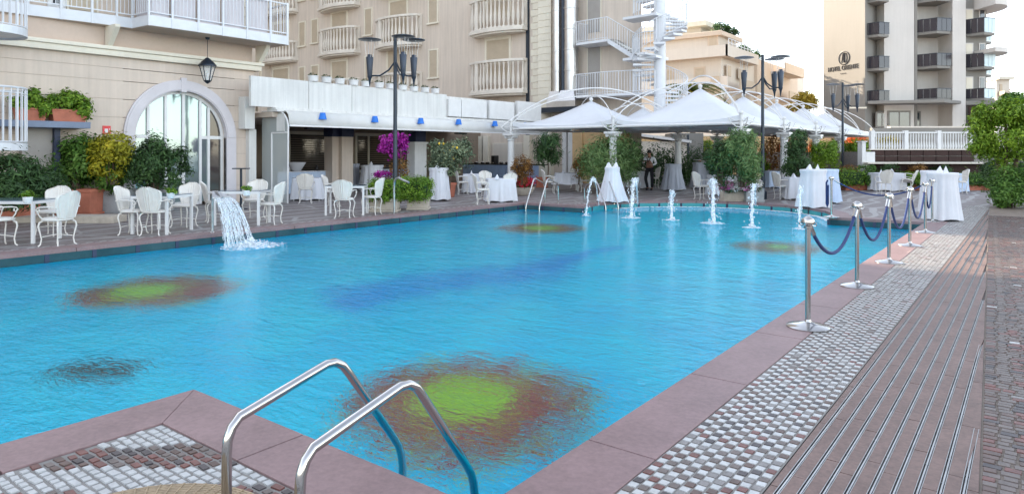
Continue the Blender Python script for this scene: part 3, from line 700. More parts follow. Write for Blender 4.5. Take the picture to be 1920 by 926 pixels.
# upper storeys: wall, shuttered doors, quoins; two more floors and roof out of frame
MB().box(XW-.5,XW-.15,-14,YW-.02,5.3,7.6).build('upper_wall',M['cream'],wing,True,smooth=False)
MB().box(XW-8,XW-.5,YW-.4,YW-.03,5.3,7.6).build('upper_wall',M['cream'],wing,True,smooth=False)
def wingrect(px0,px1,z0,z1,name,m,dx=0,th=.05,par=None):
    y0=onX(px0,0,XW).y; y1=onX(px1,0,XW).y
    return MB().box(XW-.15+dx,XW-.15+dx+th,y0,y1,z0,z1).build(name,m,par or wing,True,smooth=False)
wd=wingrect(92,126,5.3,7.6,'window',M['white']); wingrect(102,118,5.4,7.5,'pane',M['win'],.052,.01,wd)
wd=wingrect(128,188,5.3,7.6,'window',M['trim'],0); wingrect(133,184,5.35,7.5,'shutter',M['shutter'],.052,.03,wd)
wd=wingrect(-40,40,5.3,7.6,'window',M['white']); wingrect(-35,36,5.4,7.5,'pane',M['win'],.052,.01,wd)
for k in range(8): wingrect(442+(k%2)*12,482,5.3+k*.31+.01,5.3+(k+1)*.31-.01,'quoin',M['trim'],.0,.05)
MB().box(XW-9,XW+.6,-14,YW+.1,7.601,7.9).build('roof',M['trim'],wing,True,smooth=False)
# red sign by the hedge
p=onX(192,236,XW); q=onX(207,252,XW); s=MB().box(XW,XW+.02,p.y,q.y,q.z,p.z).build('wall_sign',M['red_sign'],wing,True,smooth=False)
y0,y1=p.y,q.y; MB().box(XW+.02,XW+.024,y0+.05,y0+.13,q.z+.04,p.z-.08).build('sign_flame',M['white'],s,True,smooth=False)
MB().box(XW+.02,XW+.024,y0+.16,y1-.03,q.z+.06,q.z+.16).build('sign_bar',M['white'],s,True,smooth=False)
tag(wing,kind=None)
# down pipe and white cabinet at the end of the wing
pc=onX(462,215,XW+.35)
cab=T('wall_cabinet','white boxed cabinet fixed high on the wall between arch and glass porch','cabinet',(XW,YW-.6,0))
y0=onX(447,215,XW).y+.0; y1=onX(478,215,XW+.38).y
MB().box(XW+.002,XW+.38,y0,y1,zat(243,22),zat(184,22)).build('cabinet_box',M['parapet'],cab,True,smooth=False,bevel=.01)
MB().box(XW+.002,XW+.2,y0+.25,y0+.5,0,zat(243,22)-.002).build('cabinet_post',M['parapet'],cab,True,smooth=False)
MB().tube([(XW+.2,YW+.12,4.2),(XW+.1,YW+.06,3.6),(XW+.08,YW+.05,2.9)],.04,6).build('pipe',M['shutter'],cab,True)
# grey shelf canopy over a door, with its own recess
ledge=T('door_canopy','slate blue ledge above a grey door, carrying two planters','canopy',(XW,6.5,0))
XE=-19.25; ya=onX(38,230,XE).y-2; yb=onX(170,232,XE).y
MB().box(XW+.002,XE,ya,yb,2.2,2.36).build('shelf_slab',M['shelf'],ledge,True,smooth=False,bevel=.008)
MB().box(XW+.002,XW+.2,onX(36,300,XW).y,onX(99,300,XW).y,0,2.195).build('door_panel',M['grey_door'],ledge,True,smooth=False)
MB().box(XW+.2,XW+.34,onX(101,300,XW+.3).y,onX(112,300,XW+.3).y,0,2.195).build('door_post',M['navy_post'],ledge,True,smooth=False)
# unseen block added behind the wing to throw shade over pool and tents
west=T('added_shade_block','unseen tall block added behind the front wing to shade the pool','building',(-46,14,0))
def gable(x0,x1,y0,y1,h,name,m,par): return MB().box(x0,x1,y0,y1,0,h).build(name,m,par,True,smooth=False)
gable(-56,-46,-20,11.6,27.5,'shade_block_wall',M['rear'],west)
gable(-56,-46,11.602,16.6,19.6,'shade_block_wall',M['rear'],west)  # lower stretch shaped to let a strip of sun reach the paving
gable(-56,-46,16.602,30,27.5,'shade_block_wall',M['rear'],west)
for x in range(6):
    for z in range(7):
        wdw=MB().box(-46.0,-45.94,-16+x*6,-14.6+x*6,1+z*3.4,3+z*3.4).build('window',M['shutter'],west,True,smooth=False)
MB().box(-57,-45.4,-20.5,11.5,27.5,28).build('roof',M['trim'],west,True,smooth=False); MB().box(-57,-45.4,16.7,31,27.5,28).build('roof',M['trim'],west,True,smooth=False)
# ---------------------------------------------------------------- rear wing (plane Y=30): balconies, shutters, corner quoins
YR=30.0
rear=T('rear_wing','tall beige rear wing with curved balustrade balconies and shuttered windows','building',(-24,YR,0))
XR1=onY(1203,100,YR).x
MB().prism([(-46,YR),(XR1,YR),(XR1-7.2,YR+14),(-46,YR+14)],0,24).build('wall',M['rear'],rear,True,smooth=False)
MB().prism([(-47,YR-.6),(XR1+.5,YR-.6),(XR1-7,YR+14.5),(-47,YR+14.5)],24.002,24.4).build('roof',M['trim'],rear,True,smooth=False)
def rwin(px0,y0,px1,y1,big=False,par=rear):
    a=onY(px0,y0,YR); b=onY(px1,y1,YR); x0,x1,z0,z1=a.x,b.x,b.z,a.z
    fr=.09 if not big else .13
    w_=MB(); w_.box(x0-fr,x0,YR-.05,YR-.002,z0,z1+fr); w_.box(x1,x1+fr,YR-.05,YR-.002,z0,z1+fr); w_.box(x0,x1,YR-.05,YR-.002,z1,z1+fr)
    if not big: w_.box(x0-fr-.06,x1+fr+.06,YR-.14,YR-.002,z0-.1,z0-.002)
    else: w_.box(x0-fr,x1+fr,YR-.10,YR-.002,z1+fr+.002,z1+fr+.08)
    w_=w_.build('window',M['trim'],par,True,smooth=False)
    s_=MB(); s_.box(x0,x1,YR-.012,YR-.002,z0,z1)
    k=int((z1-z0)/.085)
    for i in range(k): s_.box(x0+.01,x1-.01,YR-.03,YR-.013,z0+(z1-z0)*(i+.1)/k,z0+(z1-z0)*(i+.85)/k)
    s_.build('shutter',M['shutter'],w_,True,smooth=False)
for r in ((562,44,572,86),(562,128,571,170),(585,39,596,80),(585,125,597,166),(585,-46,596,-5),(685,19,697,65),(686,108,697,152),(805,-2,820,42),(806,96,820,145),(802,185,820,200),(562,-42,572,0)): rwin(*r)
for r in ((623,27,650,78),(623,118,650,170),(732,6,763,60),(728,97,760,155),(913,78,955,148),(913,-36,955,32),(513,132,541,170),(513,48,541,90),(623,-60,650,-8),(732,-80,763,-28)): rwin(*r,big=True)
# balusters
def baluster_mesh():
    pr=[(.052,0),(.052,.05),(.03,.07),(.036,.11),(.062,.24),(.058,.32),(.03,.50),(.026,.60),(.035,.66),(.05,.68),(.05,.73)]
    return MB().lathe(pr,8).build('baluster',M['balu'],None,link=False)
BAL=baluster_mesh()
def curved_balcony(pxl,pxr,ytop,ybot,seed=0):
    a=onY(pxl,ybot,YR-1.0); b=onY(pxr,ybot,YR-.35)
    xl,xr=a.x,b.x; zb=zat(ybot,(a.x*-sa+(YR-.9)*ca)); H=(ybot-ytop)/FPX*(a.x*-sa+(YR-.9)*ca)
    bal=T('balcony','x','x'); del bal['label'],bal['category']
    bal.parent=rear; bal.location=((xl+xr)/2+24,0,zb); KIDS.setdefault(rear.name,[]).append(bal)
    hw=(xr-xl)/2; D=.95
    def ol_(o,n=16,inn=0):
        pts=[]
        for i in range(n+1):
            t=-1+2*i/n; pts.append((t*(hw+o),-(D*.55+o)-(D*.45)*(1-t*t)))
        return pts
    p=ol_(.04); poly=[(-(hw+.04),-.002)]+p+[(hw+.04,-.002)]
    sl=MB().prism(poly,0,.16)
    p2=ol_(-.08); sl.prism([(-(hw-.08),-.002)]+p2+[(hw-.08,-.002)],-.1,-.001)
    sl.build('balcony_slab',M['balu'],bal,smooth=False,bevel=.012)
    q=ol_(-.07); q=[(-hw+.07,-.12)]+q+[(hw-.07,-.12)]
    hr=H-.16-.1
    path=[Vector((x,y,0)) for x,y in q]; L=[0]
    for i in range(len(path)-1): L.append(L[-1]+(path[i+1]-path[i]).length)
    def at(s):
        for i in range(len(L)-1):
            if s<=L[i+1]+1e-6: return path[i].lerp(path[i+1],(s-L[i])/(L[i+1]-L[i]))
        return path[-1]
    n=max(8,int(L[-1]/.275))
    for i in range(n+1):
        c=at(L[-1]*i/n); c.z=.16
        if i%6==0 and i not in (0,n) and 0: pass
        inst(BAL,'baluster',bal,c,scale=(1.5,1.5,(hr)/.73))
    m_=MB()
    for (z0,z1,hw_) in ((.16+hr-.04,H,.12),(.16,.24,.10)):
        vs=[];fs=[]
        for i,pp in enumerate(path):
            t=(path[min(i+1,len(path)-1)]-path[max(i-1,0)]).normalized(); nr=Vector((t.y,-t.x,0))*hw_
            vs+= [pp+nr+Vector((0,0,z0)),pp-nr+Vector((0,0,z0)),pp-nr+Vector((0,0,z1)),pp+nr+Vector((0,0,z1))]
        for i in range(len(path)-1):
            a_=i*4
            for k in range(4): fs.append((a_+k,a_+(k+1)%4,a_+4+(k+1)%4,a_+4+k))
        fs+=[(0,3,2,1),tuple(len(vs)-4+k for k in range(4))]; m_.add(vs,fs)
    m_.build('balcony_rail',M['balu'],bal,angle=30,bevel=.008)
    for c in (path[0],path[-1],at(L[-1]*.24)): MB().box(c.x-.1,c.x+.1,c.y-.1,c.y+.1,.162,H+.03).build('balcony_pier',M['balu'],bal,smooth=False)
for t in ((870,983,118,180),(870,983,3,67),(692,784,141,178),(692,784,37,92),(585,668,152,190),(585,668,58,107),(585,668,-30,21),(475,551,85,120),(475,551,-1,33),(692,784,-66,-12)): curved_balcony(*t)
# dark pipe, quoin blocks and the corner pier
x0=onY(988,100,YR).x; x1=onY(993,100,YR).x; MB().box(x0,x1,YR-.1,YR-.002,2,20).build('drain_pipe',M['dark'],rear,True,smooth=False)
xa=onY(996,100,YR).x; xm=onY(1016,100,YR).x; xb=onY(1033,100,YR-.3).x
MB().box(xm,xb,YR-.30,YR-.002,0,23.9).build('corner_pier',M['trim'],rear,True,smooth=False)
z=2.5; k=0
while z<13:
    MB().box(xa+(k%2)*.12,xm-.004,YR-.04,YR-.001,z+.012,z+.34).build('quoin',M['trim'],rear,True,smooth=False)
    MB().box(xm-.02,xb+.02,YR-.33,YR-.301,z+.012,z+.34).build('quoin',M['trim'],rear,True,smooth=False); z+=.355; k+=1
# fire doors on the end bay
for y0,y1 in ((84,167),(-10,60)):
    a=onY(1103,y0,YR);b=onY(1126,y1,YR); w_=MB().box(a.x-.06,b.x+.06,YR-.03,YR-.002,b.z,a.z+.06).build('door_frame',M['trim'],rear,True,smooth=False); MB().box(a.x,b.x,YR-.045,YR-.031,b.z,a.z).build('fire_door',M['grey_door'],w_,True,smooth=False)
# ground floor of the rear wing seen under the tents: pilasters, green glass, arch
a=onY(1002,250,YR);
for px0,px1,m in ((1055,1062,'white'),(1066,1074,'white'),(1074,1092,'ochre')):
    MB().box(onY(px0,300,YR-.2).x,onY(px1,300,YR-.2).x,YR-.25,YR-.002,0,3.2).build('pilaster',M[m],rear,True,smooth=False)
wq=MB().box(onY(1094,300,YR).x,onY(1180,300,YR).x,YR-.06,YR-.002,0,2.9).build('window',M['ochre'],rear,True,smooth=False); 
# steel flues with dark cable
fl=T('exhaust_flues','pair of tall shiny steel exhaust flues on the hotel wall','flue',(onY(1045,100,YR-.6).x,YR-.6,0))
for pxa,pxb in ((1037,1053),(1059,1083)):
    d=YR-.6; a=onY(pxa,100,d).x; b=onY(pxb,100,d).x; r=(b-a)/2; cx=(a+b)/2; zb_=zat(150,29.5); zz=zb_
    m_=MB()
    while zz<13: m_.lathe([(r*.97,zz),(r*.97,zz+.98),(r*1.06,zz+.985),(r*1.06,zz+1.04),(r*.97,zz+1.045)],16,(cx,d,0)); zz+=1.05
    m_.build('flue_pipe',M['flue'],fl,True,angle=25)
    m_=MB(); m_.taper(cx,d,zb_-.55,zb_-.002,r*1.55,r*1.5,r*1.02,r*1.02); m_.box(cx-r*1.55,cx+r*1.55,d-r*1.5,d+r*1.5,zb_-.95,zb_-.552); m_.build('flue_hood',M['flue'],fl,True,smooth=False)
a=onY(1056,100,YR-.8).x
MB().tube([(a,YR-.8,13),(a,YR-.8,zat(150,29)),(a+.02,YR-.85,zat(160,29)),(a+.15,YR-.9,zat(168,29)),(a+.1,YR-.9,zat(180,29)),(a-.25,YR-.9,zat(187,29))],.11,8).build('cable',M['dark'],fl,True)
MB().box(a-1.5,a+1.9,YR-1.5,YR-.4,zat(197,29),zat(186,29)).build('flue_base',M['dark'],fl,True,smooth=False)
# ---------------------------------------------------------------- veranda between the wings
XV=-19.0
ver=T('veranda','white veranda with panelled parapet, sloping awning and dark dining room behind','veranda',(XV,19,0))
YV0=YW+.02; YV1=27.2
def vpar(px0,px1,py0,py1,X=XV,th=.12,name='parapet_panel',m='parapet',dx=0):
    a=onX(px0,(py0+py1)/2,X); b=onX(px1,(py0+py1)/2,X); c=onX((px0+px1)/2,py0,X); e=onX((px0+px1)/2,py1,X)
    return MB().box(X-th+dx,X+dx,a.y+.012,b.y-.012,e.z,c.z).build(name,M[m],ver,True,smooth=False,bevel=.006)
for i,(a,b) in enumerate(((470,579),(579,660),(660,745),(745,838))):
    Y0=onX(a,160,XV).y; Y1=onX(b,160,XV).y; MB().box(XV-.12,XV,Y0+.01,Y1-.01,3.0,3.93+(i==3)*.0).build('parapet_panel',M['parapet'],ver,True,smooth=False,bevel=.006)
for a,b,z in ((838,862,3.75),(862,910,3.78),(914,962,3.86),(967,1012,3.95)):
    Y0=onX(a,200,XV).y; Y1=onX(b,200,XV).y; MB().box(XV-.05,XV+.1,Y0+.02,Y1-.02,3.05,z).build('parapet_panel',M['white'],ver,True,smooth=False,bevel=.006)
MB().box(XV-.3,XV-.13,onX(745,200,XV).y,YV1,3.0,3.88).build('parapet_wall',M['parapet'],ver,True,smooth=False)
mb=MB(); mb.box(XV-.3,XV+.16,YV0,YV1,2.93,3.0); mb.box(XV-.3,XV+.24,YV0,YV1,2.86,2.928); mb.build('ledge',M['parapet'],ver,True,smooth=False,bevel=.01)
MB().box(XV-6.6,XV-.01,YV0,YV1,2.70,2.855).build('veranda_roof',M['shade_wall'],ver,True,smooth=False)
# sloping awning, curved in section
prof=[(XV+.17,2.92),(XV+.36,2.88),(XV+.47,2.78),(XV+.51,2.64),(XV+.52,2.42)]
mb=MB(); ya,yb=YV0+.25,YV1-.2
vs=[(x,ya,z) for x,z in prof]+[(x,yb,z) for x,z in prof]; n=len(prof); mb.add(vs,[(i,i+1,n+i+1,n+i) for i in range(n-1)])
o=mb.build('awning',M['awning'],ver,True); sm=o.modifiers.new('th','SOLIDIFY'); sm.thickness=.02; o['kind']='part' if 0 else None; del o['kind']
MB().box(XV+.50,XV+.535,ya,yb,2.40,2.45).build('awning_bar',M['white'],ver,True,smooth=False)
m,nt,b=nodes('milky_glass'); b.inputs['Base Color'].default_value=(.60,.64,.62,1); b.inputs['Roughness'].default_value=.08; b.inputs['Alpha'].default_value=.6; M['fglass']=m
# curved glass end wall beside the cabinet
gp_=[(XV-.9,0),(XV+.50,0)]+[(XV-.05+.58*cos(a),2.35+.55*sin(a)) for a in [i*pi/2/8 for i in range(9)]]+[(XV-.9,2.9)]
mb=MB(); vs=[(x,ya-.05,z) for x,z in gp_]; 
fr=MB().tube([(x,ya-.05,z) for x,z in gp_[1:]],.028,6); fr.tube([(XV-.35,ya-.05,0),(XV-.35,ya-.05,2.2)],.03,6); fr.tube([(XV-.35,ya-.05,2.2),(XV+.5,ya-.05,2.2)],.03,6); fr.build('porch_frame',M['white'],ver,True)
mb.add(vs,[tuple(range(len(vs)))]).build('porch_glass',M['fglass'],ver,True,smooth=False)
MB().box(XV-.05,XV+.36,ya-.08,ya-.055,2.25,2.80).build('porch_panel',M['parapet'],ver,True,smooth=False)
# back wall with windows and pillars
XK=-25.2
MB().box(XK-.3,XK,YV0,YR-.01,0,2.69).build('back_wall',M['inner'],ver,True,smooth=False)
def vwin(px0,px1,py0,py1,mull=()):
    a=onX(px0,300,XK);b=onX(px1,300,XK); z1=onX(px0,py0,XK).z; z0=.75
    z1=2.35
    f=MB(); f.box(XK+.002,XK+.08,a.y-.12,b.y+.12,z1,z1+.14); f.box(XK+.002,XK+.08,a.y-.12,b.y+.12,z0-.12,z0)
    for y in (a.y-.06,b.y+.06): f.box(XK+.002,XK+.08,y-.06,y+.06,z0,z1)
    f=f.build('window',M['trim'],ver,True,smooth=False)
    for mx in mull: y=onX(mx,300,XK).y; MB().box(XK+.002,XK+.06,y-.05,y+.05,z0,z1).build('mullion',M['trim'],f,True,smooth=False)
    MB().box(XK+.001,XK+.02,a.y,b.y,z0,z1).build('pane',M['dpane'],f,True,smooth=False)
    # blinds' slats behind
    s_=MB(); k=16
    for i in range(k): s_.box(XK+.021,XK+.026,a.y+.02,b.y-.02,z0+(z1-z0)*i/k,z0+(z1-z0)*(i+.35)/k)
    s_.build('blind',M['blind'],f,True,smooth=False)['kind']='stuff'
vwin(524,610,255,330,(541,)); vwin(668,762,255,330,(690,)); 
for px0,px1,X in ((623,641,-21.9),(641,662,-21.7)):
    a=onX(px0,300,X);b=onX(px1,300,X); MB().box(X-.5,X,a.y,b.y,0,2.2).build('pillar',M['cream'],ver,True,smooth=False)
    MB().box(X-.52,X+.03,a.y-.02,b.y+.02,2.2,2.69).build('pillar_head',M['navy_post'],ver,True,smooth=False)
X=-20.6; a=onX(778,300,X); b=onX(800,300,X)
mb=MB(); k=7
for i in range(k): mb.box(X-.45,X,a.y+(b.y-a.y)*i/k+.012,a.y+(b.y-a.y)*(i+1)/k-.012,0,1.93)
mb.box(X-.47,X-.01,a.y,b.y,0,1.9); mb.box(X-.5,X+.04,a.y-.06,b.y+.06,1.93,2.02); mb.build('white_pillar',M['white'],ver,True,smooth=False)
MB().box(X-.45,X,a.y+.05,b.y-.05,2.02,2.69).build('pillar_head',M['navy_post'],ver,True,smooth=False)
# far end wall of the veranda (rear wing ground floor): niches, shutters, arch
a=onY(885,300,YR-.1); 
for px0,px1 in ((898,912),(908,922),(986,1000)):
    MB().box(onY(px0,300,YR).x,onY(px1,300,YR).x-.1,YR-.22,YR-.003,0,2.5).build('pilaster',M['trim'],ver,True,smooth=False)
w_=MB().box(onY(925,300,YR).x,onY(984,300,YR).x,YR-.08,YR-.003,.9,2.1).build('roller_shutter',M['trim'],ver,True,smooth=False)
for i in range(12): MB().box(onY(927,300,YR).x,onY(982,300,YR).x,YR-.1,YR-.081,.95+i*.095,1.03+i*.095).build('slat',M['beige2'],w_,True,smooth=False)
# white plant pots along the parapet, each with a small cactus
pot=T('parapet_pot','x','pot'); MB().lathe([(.09,0),(.15,.02),(.165,.28),(.18,.29),(.18,.33),(.14,.33),(.13,.30)],12).build('pot_body',M['white'],pot)
leaves('pot_plant',M['l_dark'],[(0,0,.38,.12,.12,.1)],60,.09,pot,el=2,seed=5,world=False,up=1)
where=['above the first awning lamp','just past the first awning lamp','right of the thin joint in the parapet','between two awning lamps','over the second parapet joint','above the second awning lamp','left of the tall lamp post head','behind the tall lamp post','just right of the tall lamp post','under the rear balcony','above the third awning lamp','last of the parapet row']
pxs=(587,612,637,663,686,711,732,755,776,797,816)
for i,px in enumerate(pxs):
    p=onX(px,160,XV-.06); o=pot if i==0 else dup(pot,parent=None); o.scale=(1.05,1.05,.6)
    o.location=(XV-.06,p.y,3.93); o['label']='small white pot on the parapet, '+where[i]; o['group']='white pots along the veranda parapet'
# blue lamp shades hanging from the awning
lamp=T('awning_lamp','x','lamp'); MB().lathe([(.155,-.13),(.10,.13),(.09,.13),(.14,-.12)],16).build('lamp_shade',M['blue'],lamp)
mb=MB(); mb.tube([(-.06,0,.3),(0,0,.3),(0,0,.1)],.01,6); mb.ball((0,0,.0),.04,8,6); mb.build('lamp_fitting',M['white'],lamp)
for i,(px,py,wz) in enumerate(((605,218,'nearest the glass porch'),(703,224,'left of the tall lamp post'),(789,227,'right of the tall lamp post'),(860,229,'above the lemon tree'),(928,232,'left of the first tent column'),(986,235,'beside the first tent roof'))):
    p=onX(px,py,XV+.60); o=lamp if i==0 else dup(lamp,parent=None); o.location=p; o.scale=(.85,.85,.85); o['label']='blue shade lamp on the white awning, '+wz; o['group']='blue lamps along the awning'
# black ceiling spotlights / heaters under the awning edge
h=T('ceiling_heater','x','heater'); MB().box(-.09,.09,-.32,.32,-.06,.0).build('heater_body',M['black'],h,bevel=.01); mb=MB(); mb.tube([(0,0,0),(0,0,.22)],.02,6); mb.ball((0,0,.06),.06,8,6); mb.build('heater_bracket',M['steel_dull'],h)
for i,(px,py,wz) in enumerate(((588,243,'in front of the first window'),(762,246,'above the bougainvillea'),(864,249,'over the lemon tree'))):
    p=onX(px,py,-19.6); p.z=2.42; o=h if i==0 else dup(h,parent=None); o.location=p; o['label']='black ceiling heater under the awning, '+wz; o['group']='black heaters under the awning'
# ---------------------------------------------------------------- hanging lantern under the balcony
p=onX(389,132,-19.5); lan=T('hanging_lantern','black glazed lantern hanging from the balcony beside the arch','lantern',(p.x,p.y,zat(155,19.9)))
d=-p.x*sa+p.y*ca; z1=(155-106)/FPX*d; hw=.20
mb=MB()
for k in range(6):
    a=k*pi/3; mb.tube([(.10*cos(a),.10*sin(a),.08),(.215*cos(a),.215*sin(a),z1*.66)],.012,5)
mb.lathe([(.02,0),(.06,.03),(.10,.07),(.11,.09),(.09,.10)],12); mb.lathe([(.26,z1*.66),(.25,z1*.72),(.19,z1*.80),(.17,z1*.84),(.06,z1*.97),(.02,z1)],12); mb.tube([(0,0,z1),(0,0,4.98-lan.location.z)],.008,5); mb.lathe([(.05,4.93-lan.location.z),(.07,4.99-lan.location.z)],8)
mb.build('lantern_frame',M['dark'],lan,angle=30)
mb=MB(); mb.lathe([(.09,.10),(.20,z1*.655)],6); mb.build('lantern_glass',M['cglass'],lan,smooth=False); MB().tube([(0,0,.1),(0,0,.3)],.025,8).build('lantern_bulb',M['white'],lan)
# ---------------------------------------------------------------- spiral stair at the frame's left edge
def railing_arc(c,r,a0,a1,z0,z1,n,par,H=1.0,first='stair_railing'):
    mb=MB(); top=[];bot=[]
    for i in range(n+1):
        t=i/n; a=a0+(a1-a0)*t; z=z0+(z1-z0)*t; x,y=c[0]+r*cos(a),c[1]+r*sin(a); mb.tube([(x,y,z+.1),(x,y,z+H)],.012 if i%4 else .022,5); top.append((x,y,z+H)); bot.append((x,y,z+.1))
    mb.tube(top,.024,6); mb.tube(bot,.014,5); mb.tube([(q[0],q[1],q[2]-.12) for q in top],.012,5); return mb.build(first,M['white_rail'],par,True)
c=dp(-32,15.2); ss=T('spiral_stair','white spiral stair with curved railing at the edge of the front wing','stair',(c.x,c.y,0))
r=.80
MB().tube([(c.x,c.y,0),(c.x,c.y,8)],.09,12).build('stair_column',M['white_rail'],ss,True)
for z0,k in ((zat(278,14.6),1),(zat(52,14.6),1)):
    MB().prism([(c.x+r*cos(2*pi*i/24),c.y+r*sin(2*pi*i/24)) for i in range(24)],z0,z0+.05).build('stair_landing',M['white_rail'],ss,True,smooth=False)
    railing_arc(c,r,R_(-150),R_(150),z0+.05,z0+.05,26,ss,1.3 if z0<3 else 1.1)
    st=MB(); pts=[(c.x+(r+.02)*cos(a),c.y+(r+.02)*sin(a)) for a in [2*pi*i/32 for i in range(32)]]
    for i in range(32):
        p_,q_=pts[i],pts[(i+1)%32]; st.add([(p_[0],p_[1],z0-.05),(q_[0],q_[1],z0-.05),(q_[0],q_[1],z0+.12),(p_[0],p_[1],z0+.12)],[(0,1,2,3)])
    st.build('stair_stringer',M['white_rail'],ss,True)
for i in range(16):
    a=i*.42; z=zat(278,14.6)-i*.1 if i<8 else zat(278,14.6)+ (i-8)*.17
# ---------------------------------------------------------------- emergency stair by the rear wing's corner
ec=onY(1237,190,29.2); ec=Vector((ec.x,29.2,0)); es=T('emergency_stair','pale emergency stair spiralling round a concrete column beside the rear wing','stair',(ec.x,ec.y,0))
MB().lathe([(.27,2.8),(.27,14)],20,ec).build('stair_column',M['white_rail'],es,True)
# galleries along the wall
def gallery(py_l,py_r,pxs_,name='gallery'):
    pass
dg=31.0
for zb_ in (zat(170,dg),zat(62,dg)):
    xs0=onY(1100,100,YR-.1).x; xs1=onY(1142,100,28.9).x
    poly=[(xs0,YR-.01),(xs0,28.9),(xs1,28.7),(ec.x-1.25,28.95),(ec.x-.2,28.8),(ec.x-.2,YR-.01)]
    MB().prism(poly[::-1],zb_-.12,zb_).build('gallery_slab',M['white_rail'],es,True,smooth=False) if zb_<6 else MB().prism([(xs0,YR-.01),(xs0,28.9),(xs1,28.7),(xs1,YR-.01)][::-1],zb_-.12,zb_).build('gallery_slab',M['white_rail'],es,True,smooth=False)
    path=[Vector((xs0,YR-.05,zb_)),Vector((xs0,28.92,zb_)),Vector((xs1,28.72,zb_))]
    if zb_<6: path+=[Vector((ec.x-1.25,28.97,zb_)),Vector((ec.x-.3,28.82,zb_))]
    mb=MB()
    for a_,b_ in zip(path,path[1:]):
        n=max(2,int((b_-a_).length/.14)); 
        for i in range(n+1):
            q=a_.lerp(b_,i/n); mb.tube([q,q+Vector((0,0,1.05))],.012 if i%4 else .022,4)
        mb.tube([a_+Vector((0,0,1.05)),b_+Vector((0,0,1.05))],.024,5); mb.tube([a_+Vector((0,0,.08)),b_+Vector((0,0,.08))],.016,4)
    mb.build('gallery_railing',M['white_rail'],es,True)
# straight flight from the upper gallery towards the column
zu=zat(62,dg); zl=zat(104,dg); xs1=onY(1142,100,28.9).x; n=9
for i in range(n):
    x=xs1+(ec.x-.9-xs1)*i/n; z=zu-(zu-zl)*i/n; MB().box(x,x+(ec.x-.9-xs1)/n+.05,28.75,29.7,z-.05,z).build('tread',M['steel_dull'],es,True,smooth=False)
mb=MB()
for yy_ in (28.74,):
    a_=Vector((xs1,yy_,zu)); b_=Vector((ec.x-.9,yy_,zl))
    for i in range(13):
        q=a_.lerp(b_,i/12); mb.tube([q+Vector((0,0,-.1)),q+Vector((0,0,1.0))],.012 if i%4 else .022,4)
    mb.tube([a_+Vector((0,0,1.05)),b_+Vector((0,0,1.05))],.024,5)
    mb.add([tuple(a_+Vector((0,0,-.2))),tuple(b_+Vector((0,0,-.2))),tuple(b_+Vector((0,0,.03))),tuple(a_+Vector((0,0,.03)))],[(0,1,2,3)])
mb.build('flight_railing',M['white_rail'],es,True)
MB().prism([(ec.x-2.2,YR-.01),(ec.x-2.2,ec.y-1.3),(ec.x+1.35,ec.y-1.3),(ec.x+1.35,YR-.01)][::-1],2.7,2.9).build('stair_base',M['white_rail'],es,True,smooth=False)
# platform under it
MB().prism([(ec.x-1.6,29.6),(ec.x-1.6,28.6),(ec.x+.2,28.4),(ec.x+.2,29.7)],zl-.12,zl).build('stair_landing',M['white_rail'],es,True,smooth=False)
MB().prism([(ec.x-1.6,29.6),(ec.x-1.6,28.6),(ec.x+.2,28.4),(ec.x+.2,29.7)],zat(25,dg)-.12,zat(25,dg)).build('stair_landing',M['white_rail'],es,True,smooth=False)
for zz in (zl,zat(25,dg),zat(175,dg)): railing_arc(ec,1.2,R_(170),R_(285),zz,zz,12,es,1.0)
# spiral treads
N_=34; r=1.25; z0=3.0; top=[];
for i in range(N_):
    z=z0+i*.205; a=R_(-75)+i*R_(21); q=[(ec.x+.2*cos(a),ec.y+.2*sin(a)),(ec.x+r*cos(a),ec.y+r*sin(a)),(ec.x+r*cos(a+.42),ec.y+r*sin(a+.42)),(ec.x+.2*cos(a+.42),ec.y+.2*sin(a+.42))]
    MB().prism(q,z-.09,z).build('tread',M['white_rail'],es,True,smooth=False)
railing_arc(ec,r,R_(-75),R_(-75)+N_*R_(21),z0,z0+N_*.205,110,es,1.0)
# ---------------------------------------------------------------- beige apartment house behind the tents
KX,KY=-23.0,62.9
bb=T('apartment_house','beige apartment house with deep balconies and a flat penthouse roof','building',(KX,KY,0))
DB=64.0
def zb(py): return zat(py,DB)
def bbox(x0,x1,y0,y1,z0,z1,name,m,par=None,bev=0): return MB().box(min(x0,x1),max(x0,x1),min(y0,y1),max(y0,y1),z0,z1).build(name,M[m],par or bb,True,smooth=False,bevel=bev)
bbox(-44,KX-.6,KY+.6,KY+30,0,zb(85),'wall','beige2')
bbox(-44,KX-1.4,KY+1.4,KY+6,zb(85),zb(64),'wall','beige')
bbox(-44,KX-.4,KY+.3,KY+6.2,zb(64),zb(56),'roof_edge','beige')
bbox(-44,KX-3.2,KY+2.2,KY+5.6,zb(56),zb(38),'penthouse_wall','beige2')
bbox(-44,KX-2.4,KY+1.4,KY+6.2,zb(38),zb(28),'penthouse_roof','trim')
for p0,p1 in ((85,106),(144,166)):
    bbox(-36 if p0>100 else -44,KX+.35,KY-.35,KY-.2,zb(p1),zb(p0),'balcony_parapet','beige2')
    bbox(-36 if p0>100 else -44,KX+.34,KY-.2,KY+.6,zb(p1),zb(p1)+.2,'balcony_slab','beige')
bbox(KX-1.2,KX-.4,KY-.45,KY-.2,zb(167),zb(143),'balcony_parapet','shutter')
def dY(px): return onX(px,100,KX).y
bbox(KX+.2,KX+.35,KY-.35,dY(1416),zb(106),zb(85),'balcony_parapet','beige2'); bbox(KX-.6,KX+.2,KY+.6,dY(1416),zb(106),zb(106)+.2,'balcony_slab','beige')
bbox(KX+1.2,KX+1.35,dY(1450),dY(1486),zb(110),zb(88),'balcony_parapet','beige'); bbox(KX-.6,KX+1.2,dY(1450),dY(1486),zb(110),zb(110)+.2,'balcony_slab','beige')
